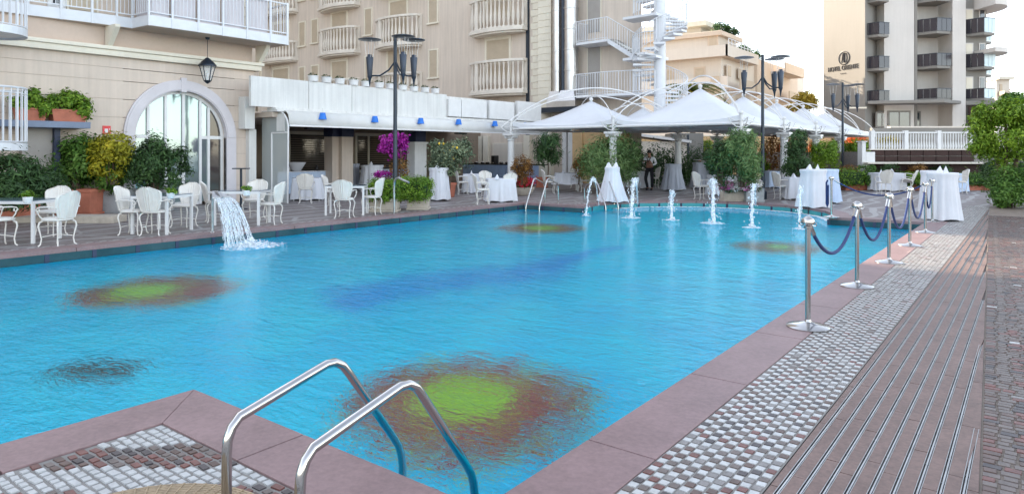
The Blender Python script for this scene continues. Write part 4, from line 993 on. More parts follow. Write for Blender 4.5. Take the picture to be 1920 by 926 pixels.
bbox(KX-.6,KX-.3,dY(1425),dY(1500),0,zb(88),'wall','beige')
for a,b in ((1372,1400),(1404,1417),(1466,1482)):
    bbox(KX+.75,KX+.85,dY(a),dY(b),zb(168),zb(146),'balcony_parapet','shutter'); bbox(KX-.3,KX+.75,dY(a),dY(b),zb(168),zb(168)+.2,'balcony_slab','peach')
for a,b,p0,p1 in ((1304,1320,124,146),(1210,1226,124,160),(1250,1262,124,160),(1304,1320,185,215),(1330,1344,60,84)):
    x0=onY(a,100,KY+.6).x; x1=onY(b,100,KY+.6).x; w_=bbox(x0-.15,x1+.15,KY+.55,KY+.6,zb(p1)-.1,zb(p0)+.15,'window','beige'); bbox(x0,x1,KY+.52,KY+.549,zb(p1),zb(p0),'shutter','shutter',w_)
for a,b in ((1368,1376),(1390,1400),(1432,1440),(1452,1462)):
    for p0,p1 in ((118,140),(178,200)):
        w_=bbox(KX-.3,KX-.25,dY(a),dY(b),zb(p1),zb(p0),'window','beige2'); bbox(KX-.249,KX-.2,dY(a)+.15,dY(b)-.15,zb(p1),zb(p0)-.1,'pane','shutter',w_)
# roof terrace rails and plants
mb=MB()
for px in range(1366,1410,6):
    y=dY(px); mb.tube([(KX,y,zb(85)),(KX,y,zb(70))],.05,4)
mb.tube([(KX,dY(1366),zb(70)),(KX,dY(1408),zb(70))],.05,4); mb.tube([(KX,dY(1366),zb(78)),(KX,dY(1408),zb(78))],.04,4)
for px in (1442,1455,1470): y=dY(px); mb.tube([(KX,y,zb(88)),(KX,y,zb(80))],.05,4)
mb.build('terrace_rail',M['white_rail'],bb,True)
zr=onX(1376,64,KX-.6).z
bbox(KX-9,KX-.9,dY(1364),dY(1398),zb(85),zr-.35,'upper_wall','beige2'); bbox(KX-9.3,KX-.6,dY(1363),dY(1399),zr-.349,zr-.12,'roof_edge','trim')
leaves('roof_garden',M['l_dark'],[(KX-1.0,dY(px_),zr+.25 if px_<1400 else zb(85)+.4,.5,1.5,.55) for px_ in (1374,1388,1412,1430)],2400,.3,bb,seed=8)['kind']='stuff'
# ---------------------------------------------------------------- hotel across the street, with its lettering
D0=62.0; oc=dp(1622,D0); ho=T('neighbour_hotel','white hotel with dark balconies and black lettering on its end wall','building',(oc.x,oc.y,0),YAW)
def lx(px): return (px-1622)/FPX*D0         # local x on the frontal plane
def lz(py): return zat(py,D0)
def hb(x0,x1,y0,y1,z0,z1,name,m,par=None,bev=0): return MB().box(x0,x1,y0,y1,z0,z1).build(name,M[m],par or ho,smooth=False,bevel=bev)
ex,ey=-1.70,4.6     # far corner of the lettered end wall (local)
HT=22
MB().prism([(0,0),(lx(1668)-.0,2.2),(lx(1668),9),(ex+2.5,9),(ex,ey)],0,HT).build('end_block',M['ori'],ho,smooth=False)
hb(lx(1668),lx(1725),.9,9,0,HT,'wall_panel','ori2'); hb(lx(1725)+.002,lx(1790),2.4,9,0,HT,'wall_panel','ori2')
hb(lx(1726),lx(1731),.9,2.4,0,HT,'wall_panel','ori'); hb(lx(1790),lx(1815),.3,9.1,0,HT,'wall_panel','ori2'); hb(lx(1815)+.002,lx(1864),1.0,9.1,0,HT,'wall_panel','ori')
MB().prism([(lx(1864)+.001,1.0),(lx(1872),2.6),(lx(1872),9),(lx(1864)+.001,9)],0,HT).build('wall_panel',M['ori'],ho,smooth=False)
# canopy above the ground floors
MB().prism([(lx(1624),-.3),(lx(1742),-2.2),(lx(1797),-.4),(lx(1797),.2),(lx(1668),.8)],lz(196),lz(190)).build('canopy',M['ori'],ho,smooth=False,bevel=.05)
MB().prism([(lx(1815),.25),(lx(1890),-.6),(lx(1893),1.5),(lx(1815),2)],lz(197),lz(189)).build('canopy',M['ori'],ho,smooth=False,bevel=.05)
hb(ex+.2,lx(1624),-.1,.0,lz(204),lz(201),'string_course','trim')
def dbalc(p0,p1,yt,yb,side=False,dep_=1.3,y_off=.6):
    x0,x1=lx(p0),lx(p1); xm=x0+(x1-x0)*.42; b=T('balcony','x','x'); del b['label'],b['category']; b.parent=ho; b.location=(xm,y_off,lz(yb)); KIDS.setdefault(ho.name,[]).append(b)
    h=(yb-yt-5)/FPX*D0; pts=[(x0-xm,.1),(0,-dep_*.75),(x1-xm,-dep_*.5),(x1-xm,1.6),(x0-xm,1.6)]
    MB().prism([(x*.96,y) for x,y in pts],-.02,.22).build('balcony_slab',M['ori'],b,smooth=False,bevel=.03)
    for k,(p,q) in enumerate(((pts[0],pts[1]),(pts[1],pts[2]))):
        p=Vector((*p,0));q=Vector((*q,0)); t=(q-p).normalized(); L=(q-p).length; nr=Vector((t.y,-t.x,0)); Mx=Matrix(((t.x,nr.x,0,p.x),(t.y,nr.y,0,p.y),(0,0,1,0),(0,0,0,1)))
        nn=3 if L>1.2 else 2
        for j in range(nn): MB().box(L*j/nn+.02,L*(j+1)/nn-.02,-.02,.02,.24,.24+h,Mx).build('glass_panel',M['iceglass' if side and k==1 else 'smoke'],b,smooth=False)
        MB().box(0,L,-.04,.04,.24+h,.30+h,Mx).build('handrail',M['dark'],b,smooth=False)
for ya_,yb_ in ((-20,4),(44,70),(107,133),(171,194)): dbalc(1627,1667,ya_,yb_)
for ya_,yb_ in ((-22,2),(35,63),(101,128),(167,189)): dbalc(1732,1787,ya_,yb_,False,1.5,1.0)
for ya_,yb_ in ((35,66),(101,130),(167,189)): dbalc(1822,1868,ya_,yb_,True,1.6,.9); dbalc(1862,1889,ya_+10,yb_+10,True,1.2,2.6)
for yq in (-38,25,90,154):
    for a,b,y_,m in ((1630,1641,2.1,'win'),(1737,1748,2.39,'trim'),(1824,1836,.99,'trim'),(1851,1859,.99,'win')):
        w_=hb(lx(a)-.1,lx(b)+.1,y_-.06 if y_>2 else y_-.06,y_,lz(yq+26),lz(yq-12),'window','ori2'); hb(lx(a),lx(b),y_-.09,y_-.061,lz(yq+26),lz(yq-10),'pane',m,w_)
for a,b,p0,p1 in ((1655,1673,212,236),(1677,1714,210,237),(1735,1752,209,235)):
    y_=.88 if a>1670 and a<1730 else (2.38 if a>1730 else 1.0)
    w_=hb(lx(a)-.15,lx(b)+.15,y_-.07,y_,lz(p1)-.1,lz(p0)+.15,'window','ori'); hb(lx(a),lx(b),y_-.09,y_-.071,lz(p1),lz(p0),'pane','win',w_)
    hb((lx(a)+lx(b))/2-.05,(lx(a)+lx(b))/2+.05,y_-.11,y_-.091,lz(p1),lz(p0),'mullion','ori',w_)
hb(lx(1819),lx(1850),.1,.24,lz(237),lz(200),'wooden_panel','brown')
# overhanging curved roof slab, top right
cv=[(lx(1868)+ (.95)*0,0)]; pts=[(lx(1840)+2.6*cos(a)*1.0,1.6+3.4*sin(a)) for a in [(-pi/2)+pi*i/14 for i in range(15)]]
for yq in (2,97): MB().prism(pts,lz(yq+ (14 if yq<50 else 5)),lz(yq-10 if yq<50 else yq-3)).build('round_slab',M['ori2'],ho,smooth=False)
# lettering and round emblem on the end wall
wdir=Vector((-ex,-ey,0)).normalized(); wn=Vector((wdir.y,-wdir.x,0)); Lw=math.hypot(ex,ey)
def wall_text(txt,size,u,z,sp=1.0,sx=1.0,name='lettering'):
    cu=bpy.data.curves.new(name,'FONT'); cu.body=txt; cu.size=size; cu.align_x='CENTER'; cu.extrude=.03; cu.space_character=sp
    o=bpy.data.objects.new(name,cu); C.objects.link(o); dg_=bpy.context.evaluated_depsgraph_get(); me=bpy.data.meshes.new_from_object(o.evaluated_get(dg_)); bpy.data.objects.remove(o)
    me.materials.clear(); me.materials.append(M['black']); o=bpy.data.objects.new(name,me); C.objects.link(o); o.parent=ho
    b_=Vector((ex,ey,0))+wdir*(u*Lw)+wn*.035; o.location=(b_.x,b_.y,z)
    X_=wdir; Z_=wn; Y_=Vector((0,0,1)); o.rotation_euler=Matrix((X_,Y_,Z_)).transposed().to_euler(); o.scale=(sx,1,1); KIDS.setdefault(ho.name,[]).append(o); return o
wall_text('HOTEL ORIENTE',.60,.49,lz(126),1.0,.80)
wall_text('★★★S',.30,.52,lz(135)) if 0 else None
wall_text('• • • •',.30,.50,lz(135))
def ring_wall(R,th,u,z):
    mb=MB(); c=Vector((ex,ey,0))+wdir*(u*Lw)+wn*.04; pts=[c+wdir*(R*cos(a))+Vector((0,0,z+R*sin(a))) for a in [2*pi*i/28 for i in range(28)]]
    mb.tube(pts,th,5,closed=True); return mb
mb=ring_wall(.62,.035,.52,lz(103)); c=Vector((ex,ey,0))+wdir*(.52*Lw)+wn*.04; c.z=lz(103)
for seg in ([(-.28,-.42),(-.12,.46)],[(-.12,.46),(-.02,.46),(-.02,-.42)],[(-.24,-.1),(-.02,-.1)],[(.06,-.42),(.06,.46)],[(.06,.46),(.26,.40),(.33,.0),(.26,-.38),(.06,-.42)]): mb.tube([c+wdir*a+Vector((0,0,b)) for a,b in seg],.035,5)
mb.build('emblem',M['black'],ho)
# low houses further along
h2=T('corner_house','small white house with balcony just right of the lettered hotel','building',(0,0,0)); q=dp(1882,72); h2.location=q; h2.rotation_euler=(0,0,R_(YAW))
def h2b(p0,p1,y0,y1,py0,py1,n_,m): return MB().box((p0-1882)/FPX*72,(p1-1882)/FPX*72,y0,y1,zat(py1,72),zat(py0,72)).build(n_,M[m],h2,smooth=False)
h2b(1868,1893,0,8,150,330,'house_wall','beige2'); h2b(1866,1895,-.6,8.5,145,150,'house_roof','trim'); h2b(1872,1882,-.9,0,172,180,'house_balcony','beige'); h2b(1874,1879,-.05,0,158,171,'window','shutter')
h2b(1893.2,1925,3,12,166,330,'house_wall','beige2'); h2b(1890,1926,2.4,12.5,163,166,'house_roof','terracotta')
# ---------------------------------------------------------------- tensile canopies on white columns
def column(x,y,top=2.35,label='',grp='white columns under the tents',dark=False):
    t=T('tent_column',label,'column',(x,y,0),0,grp)
    MB().lathe([(.19,0),(.19,.1),(.16,.13),(.15,.16)],20).build('column_base',M['parapet'],t,angle=30)
    fl=lambda a,q:1-.06*(.5+.5*cos(a*12))
    MB().lathe([(.15,.16),(.15,.8),(.135,top-.3)],48,wob=fl).build('column_shaft',M['white'],t)
    mb=MB(); mb.lathe([(.14,top-.3),(.17,top-.27),(.14,top-.24),(.15,top-.18),(.24,top-.08)],20); mb.box(-.25,.25,-.25,.25,top-.08,top); 
    for sx in(-1,1): mb.lathe([(.07,-.16),(.07,.16)],10,(sx*.17,0,top-.13),M=Matrix.Rotation(pi/2,4,'X'))
    mb.build('column_capital',M['white'],t,angle=30)
    mb=MB(); mb.tube([(0,0,top),(0,0,top+.5)],.055,10); mb.ball((0,0,top+.53),.08,8,6)
    for a in (45,135,225,315):
        d=(cos(R_(a)),sin(R_(a))); mb.tube([(0,0,top+.05),(d[0]*.18,d[1]*.18,top+.08),(d[0]*.36,d[1]*.36,top+.2),(d[0]*.46,d[1]*.46,top+.38)],.018,5)
        mb.tube([(0,0,top+.3),(d[0]*.2,d[1]*.2,top+.26),(d[0]*.4,d[1]*.4,top+.36)],.014,5)
    mb.build('column_bracket',M['white'],t)
    return t
XT=[-17.1,-12.35,-7.6]; YT=[22.3,27.1,31.9,36.7,41.5,46.3]
cols=[(XT[0],YT[0],'white fluted column at the tent corner nearest the bar'),(XT[1],YT[0],'white column half hidden by the big oleander clump'),(XT[2],YT[0],'white column rising behind the oleander with flower boxes'),
(-12.0,27.3,'fully visible white column next to the waiter with a grey draped table behind'),(XT[2],YT[1],'white column behind the narrow dark shrub'),(XT[2],YT[2],'white column behind the round golden bush'),(XT[2],YT[3],'thin far white column just past the round golden bush'),(XT[1]+.3,YT[2],'far white column between the green hedges')]
for x,y,l in cols: column(x,y,label=l)
def tent(x0,x1,y0,y1,ze,zp,label,arch=True):
    cx,cy=(x0+x1)/2,(y0+y1)/2; t=T('canopy_tent',label,'tent',(cx,cy,0),0,'white tensile tents')
    hx,hy=(x1-x0)/2-.03,(y1-y0)/2-.03; n=16; vs=[]; 
    for j in range(n+1):
        for i in range(n+1):
            u=-1+2*i/n; v=-1+2*j/n; 
            # edges pulled in a little between corners
            r=max(abs(u),abs(v)); sc=1-.03*(1-min(abs(u),abs(v)))*r
            q=1-r; h=(ze+.02)+(zp-ze)*(q**1.35)*(1-.12*abs(u*v))-.0+.18*(abs(u*v))**3
            vs.append((u*hx*(1-.04*(1-abs(v))),v*hy*(1-.04*(1-abs(u))),h))
    fs=[(j*(n+1)+i,j*(n+1)+i+1,(j+1)*(n+1)+i+1,(j+1)*(n+1)+i) for j in range(n) for i in range(n)]
    o=MB().add(vs,fs).build('membrane',M['tent'],t,angle=60); so_=o.modifiers.new('t','SOLIDIFY'); so_.thickness=.012
    # valance strip
    mb=MB(); k=12
    for (a,b) in (((-1,-1),(1,-1)),((1,-1),(1,1)),((1,1),(-1,1)),((-1,1),(-1,-1))):
        pts=[]
        for i in range(k+1):
            s_=i/k; u=a[0]+(b[0]-a[0])*s_; v=a[1]+(b[1]-a[1])*s_; pts.append((u*hx*(1-.04*(1-abs(v)))*1.002,v*hy*(1-.04*(1-abs(u)))*1.002,ze+.02+.18*abs(u*v)**3))
        for i in range(k): p,q=pts[i],pts[i+1]; mb.add([p,q,(q[0],q[1],q[2]-.16),(p[0],p[1],p[2]-.16)],[(0,1,2,3)])
    mb.build('valance',M['tent'],t)
    # frame: edge beams and diagonal ties under the cloth, masts at the peak
    mb=MB(); c4=[(-hx,-hy),(hx,-hy),(hx,hy),(-hx,hy)]
    for i in range(4): a,b=c4[i],c4[(i+1)%4]; mb.tube([(a[0],a[1],ze-.08),(b[0],b[1],ze-.08)],.045,6)
    for a in c4: mb.tube([(a[0],a[1],ze-.02),(0,0,ze+.12)],.03,6)
    mb.tube([(0,0,ze+.12),(0,0,zp+.05)],.05,8); mb.ball((0,0,zp+.08),.09,8,6); mb.build('tent_frame',M['white'],t)
    if arch:
        # bowed trusses over the roof, corner to corner through the peak
        mb=MB(); H=zp+.22
        for (a,b) in (((-1,-1),(1,1)),((1,-1),(-1,1))):
            pts=[]
            for i in range(21):
                s_=i/20; q=1-(2*s_-1)**2; pts.append(((a[0]+(b[0]-a[0])*s_)*hx,(a[1]+(b[1]-a[1])*s_)*hy,ze+.15+(H-ze-.15)*q**.8))
            mb.tube(pts,.022,6)
            pts=[(x*.97,y*.97,z-.22*min(1,q_*4)) for (x,y,z),q_ in zip(pts,[min(i/20,1-i/20) for i in range(21)])]
        mb.build('arched_truss',M['white'],t)
    return t
ZE=2.62
tent(XT[0],XT[1],YT[0],YT[1],ZE,3.72,'first white tent over the deck beside the bar')
tent(XT[1],XT[2],YT[0],YT[1],ZE,3.98,'largest looking white tent in the middle of the row')
tent(-16.1,-12.4,YT[1]+.05,29.9,ZE,3.6,'small white tent tucked behind the first one by the emergency stair')
tent(XT[1],XT[2],YT[1]+.02,YT[2],ZE,3.98,'white tent directly behind the middle lamp post')
tent(XT[1],XT[2],YT[2]+.02,YT[3],ZE,4.0,'fourth white tent receding towards the street')
tent(XT[1],XT[2],YT[3]+.02,YT[4],ZE,4.0,'fifth white tent below the yellow tree')
tent(XT[1],XT[2],YT[4]+.02,YT[5],ZE,4.0,'farthest white tent, left of the far lamp post')
# big outer bows
bw=T('roof_bow','long white steel bow sweeping over the tents','steel bow',(XT[0],YT[0],0))
mb=MB()
for (a,b,h) in ((Vector((XT[0]-.3,YT[0]-.3,2.6)),Vector((XT[1]+.6,YT[1],2.9)),1.5),(Vector((XT[1],YT[1],2.8)),Vector((XT[2],YT[0],2.7)),1.7),(Vector((XT[0]+1.5,YT[1],2.8)),Vector((XT[2]-2,YT[1],2.8)),1.5)):
    mb.tube([a.lerp(b,i/20)+Vector((0,0,h*(1-(2*i/20-1)**2))) for i in range(21)],.028,6)
mb.build('bow_tube',M['white'],bw,True)
# ---------------------------------------------------------------- lamp posts with torch heads under flat discs
lp=T('lamp_post','x','lamp post')
H=4.9
MB().lathe([(.14,0),(.14,.25),(.09,.3),(.07,.6),(.055,2.5),(.05,H)],14).build('post',M['dark'],lp,angle=30)
heads=[(180,.72),(8,.52),(-60,.62)]
for k,(ang,rad) in enumerate(heads):
    a=R_(ang); d=Vector((cos(a),sin(a),0)); zt=4.17
    pts=[Vector((0,0,3.62))]+[Vector((0,0,3.62))+d*rad*q+Vector((0,0,-.42*(q**.5))) for q in (.15,.4,.7,1.0)]
    MB().tube([d*0.03+Vector((0,0,zt-.05)),d*rad*.25+Vector((0,0,zt-.26)),d*rad*.6+Vector((0,0,zt-.42)),d*rad+Vector((0,0,zt-.42))],.024,8).build('lamp_arm',M['dark'],lp)
    hd=T('lamp_head','x','x'); del hd['label'],hd['category']; hd.parent=lp; hd.scale=(.80,.80,.74); hd.location=d*rad+Vector((0,0,zt)); KIDS.setdefault(lp.name,[]).append(hd)
    MB().lathe([(.012,-.98),(.05,-.70),(.085,-.62),(.085,-.54),(.09,-.50),(.130,.12),(.125,.14),(.09,.14),(.085,.22),(.075,.24)],18).build('torch',M['torch'],hd,angle=30)
    mb=MB()
    for j in range(4): b=j*pi/2+.5; mb.tube([(.12*cos(b),.12*sin(b),.12),(.19*cos(b),.19*sin(b),.80)],.008,5)
    mb.build('disc_rods',M['steel_dull'],hd)
    MB().lathe([(.05,.76),(.37,.79),(.40,.80),(.40,.82),(.2,.87),(.05,.90)],28).build('lamp_disc',M['dark'],hd,angle=30)
P1=dp(741,19.3); P2=dp(1430,23.2); P3=dp(1580,32.5)
lp.location=P1; lp.rotation_euler=(0,0,R_(YAW)); lp['label']='tall dark lamp post with three torch heads behind the clipped box hedge'; lp['group']='lamp posts with torch heads'
dup(lp,P2,YAW+15,'tall dark lamp post with torch heads standing at the flower boxes'); dup(lp,P3,YAW+30,'lamp post with torch heads in front of the lettered hotel')
# ---------------------------------------------------------------- rope barrier
st=T('rope_stanchion','x','stanchion')
MB().lathe([(.185,0),(.185,.008),(.17,.018),(.08,.035),(.03,.05),(.024,.07)],32).build('stanchion_base',M['steel'],st,angle=25)
MB().lathe([(.0235,.05),(.0235,.89)],16).build('stanchion_pole',M['steel'],st)
mb=MB(); mb.lathe([(.03,.885),(.036,.89),(.036,.91),(.02,.915),(.02,.925),(.055,.93),(.058,.95),(.05,.975),(.03,.99),(.012,1.0)],20)
for k in range(4): a=k*pi/2; c=Vector((.055*cos(a),.055*sin(a),.93)); mb.tube([c+Vector((.018*cos(b)*cos(a),.018*cos(b)*sin(a),.018*sin(b))) for b in [i*pi/4 for i in range(8)]],.005,5,closed=True)
mb.build('stanchion_head',M['steel'],st,angle=30)
SP_=[gp(1515,617),gp(1607,540),gp(1667,495),gp(1706,463),gp(1735,438),gp(1748,417),gp(1559,409)]
SL=['nearest steel stanchion on the coping, a single rope leaving it','second steel stanchion along the pool, counting from the camera','third steel stanchion along the pool, between two sagging ropes','fourth steel stanchion, with its foot on the sunlit pink stone','fifth steel stanchion, standing where the shade ends','steel stanchion just in front of the big draped table at the pool corner','lone steel stanchion at the fountain bay beside the tall draped tables']
for i,(p,l) in enumerate(zip(SP_,SL)):
    o=st if i==0 else dup(st,parent=None); o.location=p+Vector((0,0,.021 if i not in (5,) else .002)); o['label']=l; o['group']='steel stanchions of the rope barrier'; o.rotation_euler=(0,0,.4*i)
def rope(a,b,sag,label,i):
    a=a+Vector((0,0,.92));b=b+Vector((0,0,.92)); d=(b-a); d.z=0; d.normalize(); a=a+d*.07; b=b-d*.07; n=28
    t=T('barrier_rope',label,'rope',tuple(a),0,'navy ropes of the barrier'); pts=[a.lerp(b,k/n)+Vector((0,0,-sag*(1-(2*k/n-1)**2)**1.0)) for k in range(n+1)]
    MB().tube(pts[1:-1],.017,10).build('rope_cord',M['navy'],t,True)
    MB().tube([pts[0],pts[1],pts[1].lerp(pts[2],.6)],.025,8).build('rope_hook',M['steel'],t,True); MB().tube([pts[-1],pts[-2],pts[-2].lerp(pts[-3],.6)],.025,8).build('rope_hook',M['steel'],t,True)
rl=['between the nearest and second stanchions','between the second and third stanchions','between the third and fourth stanchions','between the fourth and fifth stanchions','between the fifth stanchion and the draped table']
for i in range(5): rope(SP_[i],SP_[i+1],(.36,.46,.50,.52,.5)[i],'navy rope sagging '+rl[i],i)
rope(SP_[6],SP_[5],.34,'long navy rope across the pool corner behind the others',6)
t=T('hanging_rope','navy rope end hanging straight down from the lone stanchion','rope',tuple(SP_[6])); p=SP_[6]
MB().tube([p+Vector((-.08,-.02,.92)),p+Vector((-.11,-.02,.85)),p+Vector((-.11,-.02,.35)),p+Vector((-.09,-.02,.26)),p+Vector((-.07,-.02,.35)),p+Vector((-.07,-.02,.8))],.02,8).build('rope_cord',M['navy'],t,True)
# ---------------------------------------------------------------- pool ladders
def ladder(xa,xb,ye,sgn,label,zt=.565,rz=0,org=None):
    """rails run across the edge at y=ye; water on the +sgn side"""
    t=T('pool_ladder',label,'pool ladder',(0,0,0),0,'bent steel pool ladders')
    base=[(-.76,-.02),(-.76,.30),(-.755,.36),(-.735,.41),(-.70,.445),(-.30,.545),(-.24,.56),(-.19,.558),(-.14,.53),(-.10,.48),(.20,.06),(.24,.0),(.26,-.06),(.268,-.12),(.27,-.9)]
    for x in (xa,xb):
        MB().tube([(x,ye+sgn*y,z*(zt/.565) if z>0 else z) for y,z in base],.0215,16).build('ladder_rail',M['steel'],t)
        MB().lathe([(.05,.0),(.05,.008),(.025,.02)],20,(x,ye-sgn*.76,.012)).build('ladder_foot',M['steel'],t)
    for k in range(3): MB().box(min(xa,xb),max(xa,xb),ye+sgn*.27-.04,ye+sgn*.27+.04,-.45-k*.28,-.42-k*.28).build('ladder_tread',M['steel_dull'],t,smooth=False)
    return t
ladder(-2.755,-2.235,2.345,1,'large steel pool ladder in the near corner, seen from close up')
l2=ladder(-12.3,-11.80,17.05,-1,'steel pool ladder at the far pool corner before the spread cloth table',zt=.78)
l3=ladder(-.25,.25,0,1,'grey steel ladder at the fountain bay before the white draped table',zt=.7)
a=gp(1146,383); l3.location=(a.x-.2,a.y+.05,0); l3.rotation_euler=(0,0,R_(-110))
# ---------------------------------------------------------------- water cannon with falling sheet of water, second spout
def spout(px,py,h,label,blade=True,hx=.45):
    p=gp(px,py); t=T('pool_spout',label,'water spout',(p.x,p.y,0),0)
    MB().tube([(0,0,.0),(0,0,h*.8),(.02,0,h*.93),(.08,0,h),(.18,0,h+.02),(.28,0,h-.02),(hx-.08,0,h-.09)],.028,12).build('spout_pipe',M['steel_dull'],t)
    MB().lathe([(.06,.02),(.06,.03),(.03,.05)],16).build('spout_foot',M['steel'],t)
    if blade: MB().add([(.08,-.05,h+.04),(.08,.05,h+.04),(.36,-.20,h-.07),(.36,.20,h-.07),(.08,-.05,h-.02),(.08,.05,h-.02),(.36,-.20,h-.10),(.36,.20,h-.10)],[(0,2,3,1),(4,5,7,6),(0,4,6,2),(1,3,7,5),(0,1,5,4),(2,6,7,3)]).build('spout_blade',M['steel_dull'],t,smooth=False,bevel=.005)
    return t,p
t,p=spout(398,438,.80,'steel spout throwing a sheet of water into the pool')
spout(739,402,.92,'second steel spout, curved and dry, before the clipped box hedge',False,.62)
rg=random.Random(4)
wf=T('waterfall','white sheet of water falling from the steel spout into the pool','waterfall',(p.x+.35,p.y,.72))
mb=MB()
for k in range(80):
    y0=rg.uniform(-.15,.15); vx=1.35+rg.uniform(-.35,.35); vy=y0*1.5+rg.uniform(-.2,.3); T_=.44; pts=[]; s_=rg.uniform(0,.25) if k%3 else 0; e=rg.uniform(.6,1) if k%2 else 1
    for i in range(11):
        q=(s_+(e-s_)*i/10)*T_; pts.append((p.x+.36+vx*q+rg.uniform(-.008,.008),p.y+y0+vy*q+rg.uniform(-.008,.008),.71-4.9*q*q))
    mb.tube(pts,[rg.uniform(.002,.008) for _ in pts],5)
mb.build('water_strands',M['froth'],wf,True)['kind']='stuff'
mb=MB(); n=24; vs=[]
for j in range(n+1):
    q=.44*j/n
    for i in range(13):
        u=-1+i/6; vs.append((p.x+.36+1.25*q+rg.uniform(-.02,.02)*(j/n),p.y+.1*q+u*(.18+.30*q),.71-4.9*q*q))
mb.add(vs,[(j*13+i,j*13+i+1,(j+1)*13+i+1,(j+1)*13+i) for j in range(n) for i in range(12)]).build('water_sheet',M['thin'],wf,True)
def splash(name,c,r,n,label,par=None,seed=1,h=.10):
    rg=random.Random(seed); mb=MB()
    for k in range(n):
        q=abs(rg.gauss(0,.55))*r; a=rg.random()*2*pi; s_=rg.uniform(.005,.026)*(1.2-min(1,q/r)*.6); mb.ball((c[0]+q*cos(a)*1.0,c[1]+q*sin(a),ZW+.004+rg.random()**2.5*h*(1-min(1,q/r*.7))),s_,6,4,(1,1,.5))
    o=mb.build(name,M['foam2'],par,world=True if par else False); o['kind']='stuff'; return o
def foamdisc(c,rx,ry,par,seed,rz=0):
    rg=random.Random(seed); N_=48; mb=MB(); vs=[(0,0,0)]; 
    for j in (1,2,3,4,5,6):
        for i in range(N_): a=2*pi*i/N_; k=j/6*(1+.22*mnoise.noise(Vector((cos(a)*2+seed,sin(a)*2,j*.1)))+.06*rg.uniform(-1,1)); vs.append((rx*k*cos(a),ry*k*sin(a),rg.uniform(0,.018)*(1.1-j/6)))
    fs=[(0,1+i,1+(i+1)%N_) for i in range(N_)]+[(1+(j-1)*N_+i,1+j*N_+i,1+j*N_+(i+1)%N_,1+(j-1)*N_+(i+1)%N_) for j in range(1,6) for i in range(N_)]
    o=mb.add([(c[0]+x*cos(rz)-y*sin(rz),c[1]+x*sin(rz)+y*cos(rz),ZW+.006+z) for x,y,z in vs],fs).build('foam_patch',M['foam'],par,True); return o
c=(p.x+.36+.60+.15,p.y+.15); splash('splash_drops',c,.42,420,'',wf,3,.16); foamdisc(c,.5,.62,wf,3)
# fountain jets arching from the bay rim into the pool
jets=[(1123,387,335,1099,405,.026,'thin arching fountain jet in front of the white draped table'),(1196,385,337,1183,409,.055,'thick foaming fountain jet, second in the row'),(1262,382,360,1258,413,.042,'shortest fountain jet, straight in front of the columned gap'),(1337,381,338,1337,419,.062,'thickest fountain jet, straight before the flower boxes'),(1417,388,348,1409,427,.046,'foaming fountain jet at the end of the flower boxes'),(1503,402,352,1499,430,.03,'thin fountain jet beside the tall draped table near the bay end')]
for k,(pxo,pyo,pyt,pxl,pyl,r,l) in enumerate(jets):
    r*=.82
    a=gp(pxo,pyo); b_=gp(pxl,pyl,ZW); d=(-a.x*sa+a.y*ca+(-b_.x*sa+b_.y*ca))/2; zt=zat(pyt,d); rg=random.Random(20+k)
    t=T('fountain_jet',l,'fountain jet',(a.x,a.y,.02),0,'fountain jets along the bay')
    g_=9.8; up=math.sqrt(2*(zt-.02)/g_); dn=math.sqrt(2*(zt-ZW)/g_); TT=up+dn; pts=[]; rr=[]; n=34; v0=g_*up
    for i in range(n+1):
        q=TT*i/n; s_=q/TT; pts.append(Vector((a.x+(b_.x-a.x)*s_+rg.uniform(-.01,.01)*s_*2,a.y+(b_.y-a.y)*s_+rg.uniform(-.01,.01)*s_*2,.02+v0*q-4.9*q*q)))
        rr.append(r*(.35+.65*min(1,s_*2.2))*(1+rg.uniform(-.28,.28)*min(1,s_*2)))
    MB().tube(pts,rr,10).build('jet_stream',M['froth'],t,True)
    mb=MB(); 
    for j in range(int(260*r/.05)):
        i=rg.randrange(10,n); w_=r*1.5*(.4+i/n); q=pts[i]+Vector((rg.gauss(0,w_*.95),rg.gauss(0,w_*.95),rg.uniform(-.06,.05))); 
        if q.z>ZW: mb.ball(q,rg.uniform(.004,.013),5,4,(1,1,1.8))
    mb.build('jet_drops',M['foam2'],t,True)['kind']='stuff'
    splash('splash_drops',(b_.x,b_.y),r*5,int(60+900*r),'',t,30+k,.12); foamdisc((b_.x,b_.y),r*6,r*6,t,k+5)
    MB().lathe([(.03,.0),(.035,.02),(.015,.05)],10,(a.x,a.y,.02)).build('jet_nozzle',M['steel'],t,True)
# overflow of froth along the bay wall
fw=T('bay_cascade','line of froth where water trickles down the bay wall','foam',(BC[0],BC[1]+BR,ZW)); rg=random.Random(9); mb=MB()
for k in range(700):
    q=rg.random(); a=pi*(.08+.84*q); r=BR-.03-abs(rg.gauss(0,.07)); mb.ball((BC[0]+r*cos(a),BC[1]+r*sin(a),ZW+.004),rg.uniform(.008,.03),5,4,(1.6,1.6,.5))
mb.build('froth_line',M['foam2'],fw,True)['kind']='stuff'
# round straw mat at the camera's feet
q=dp(222,2.62); mt=T('straw_mat','round tan woven mat lying on the split stone corner','mat',(q.x,q.y,.02))
mb=MB()
for i in range(36):
    r=.02+i*.0165; mb.tube([(r*cos(a),r*sin(a),.012+.012*(1-r/.6)) for a in [2*pi*k/64 for k in range(64)]],.009,5,closed=True)
mb.build('mat_coils',M['rattan'],mt)
mb=MB()
for k in range(72): a=2*pi*k/72; mb.tube([(.05*cos(a),.05*sin(a),.034),(.6*cos(a+.1),.6*sin(a+.1),.020)],.004,4)
mb.build('mat_stitching',M['rattan'],mt)
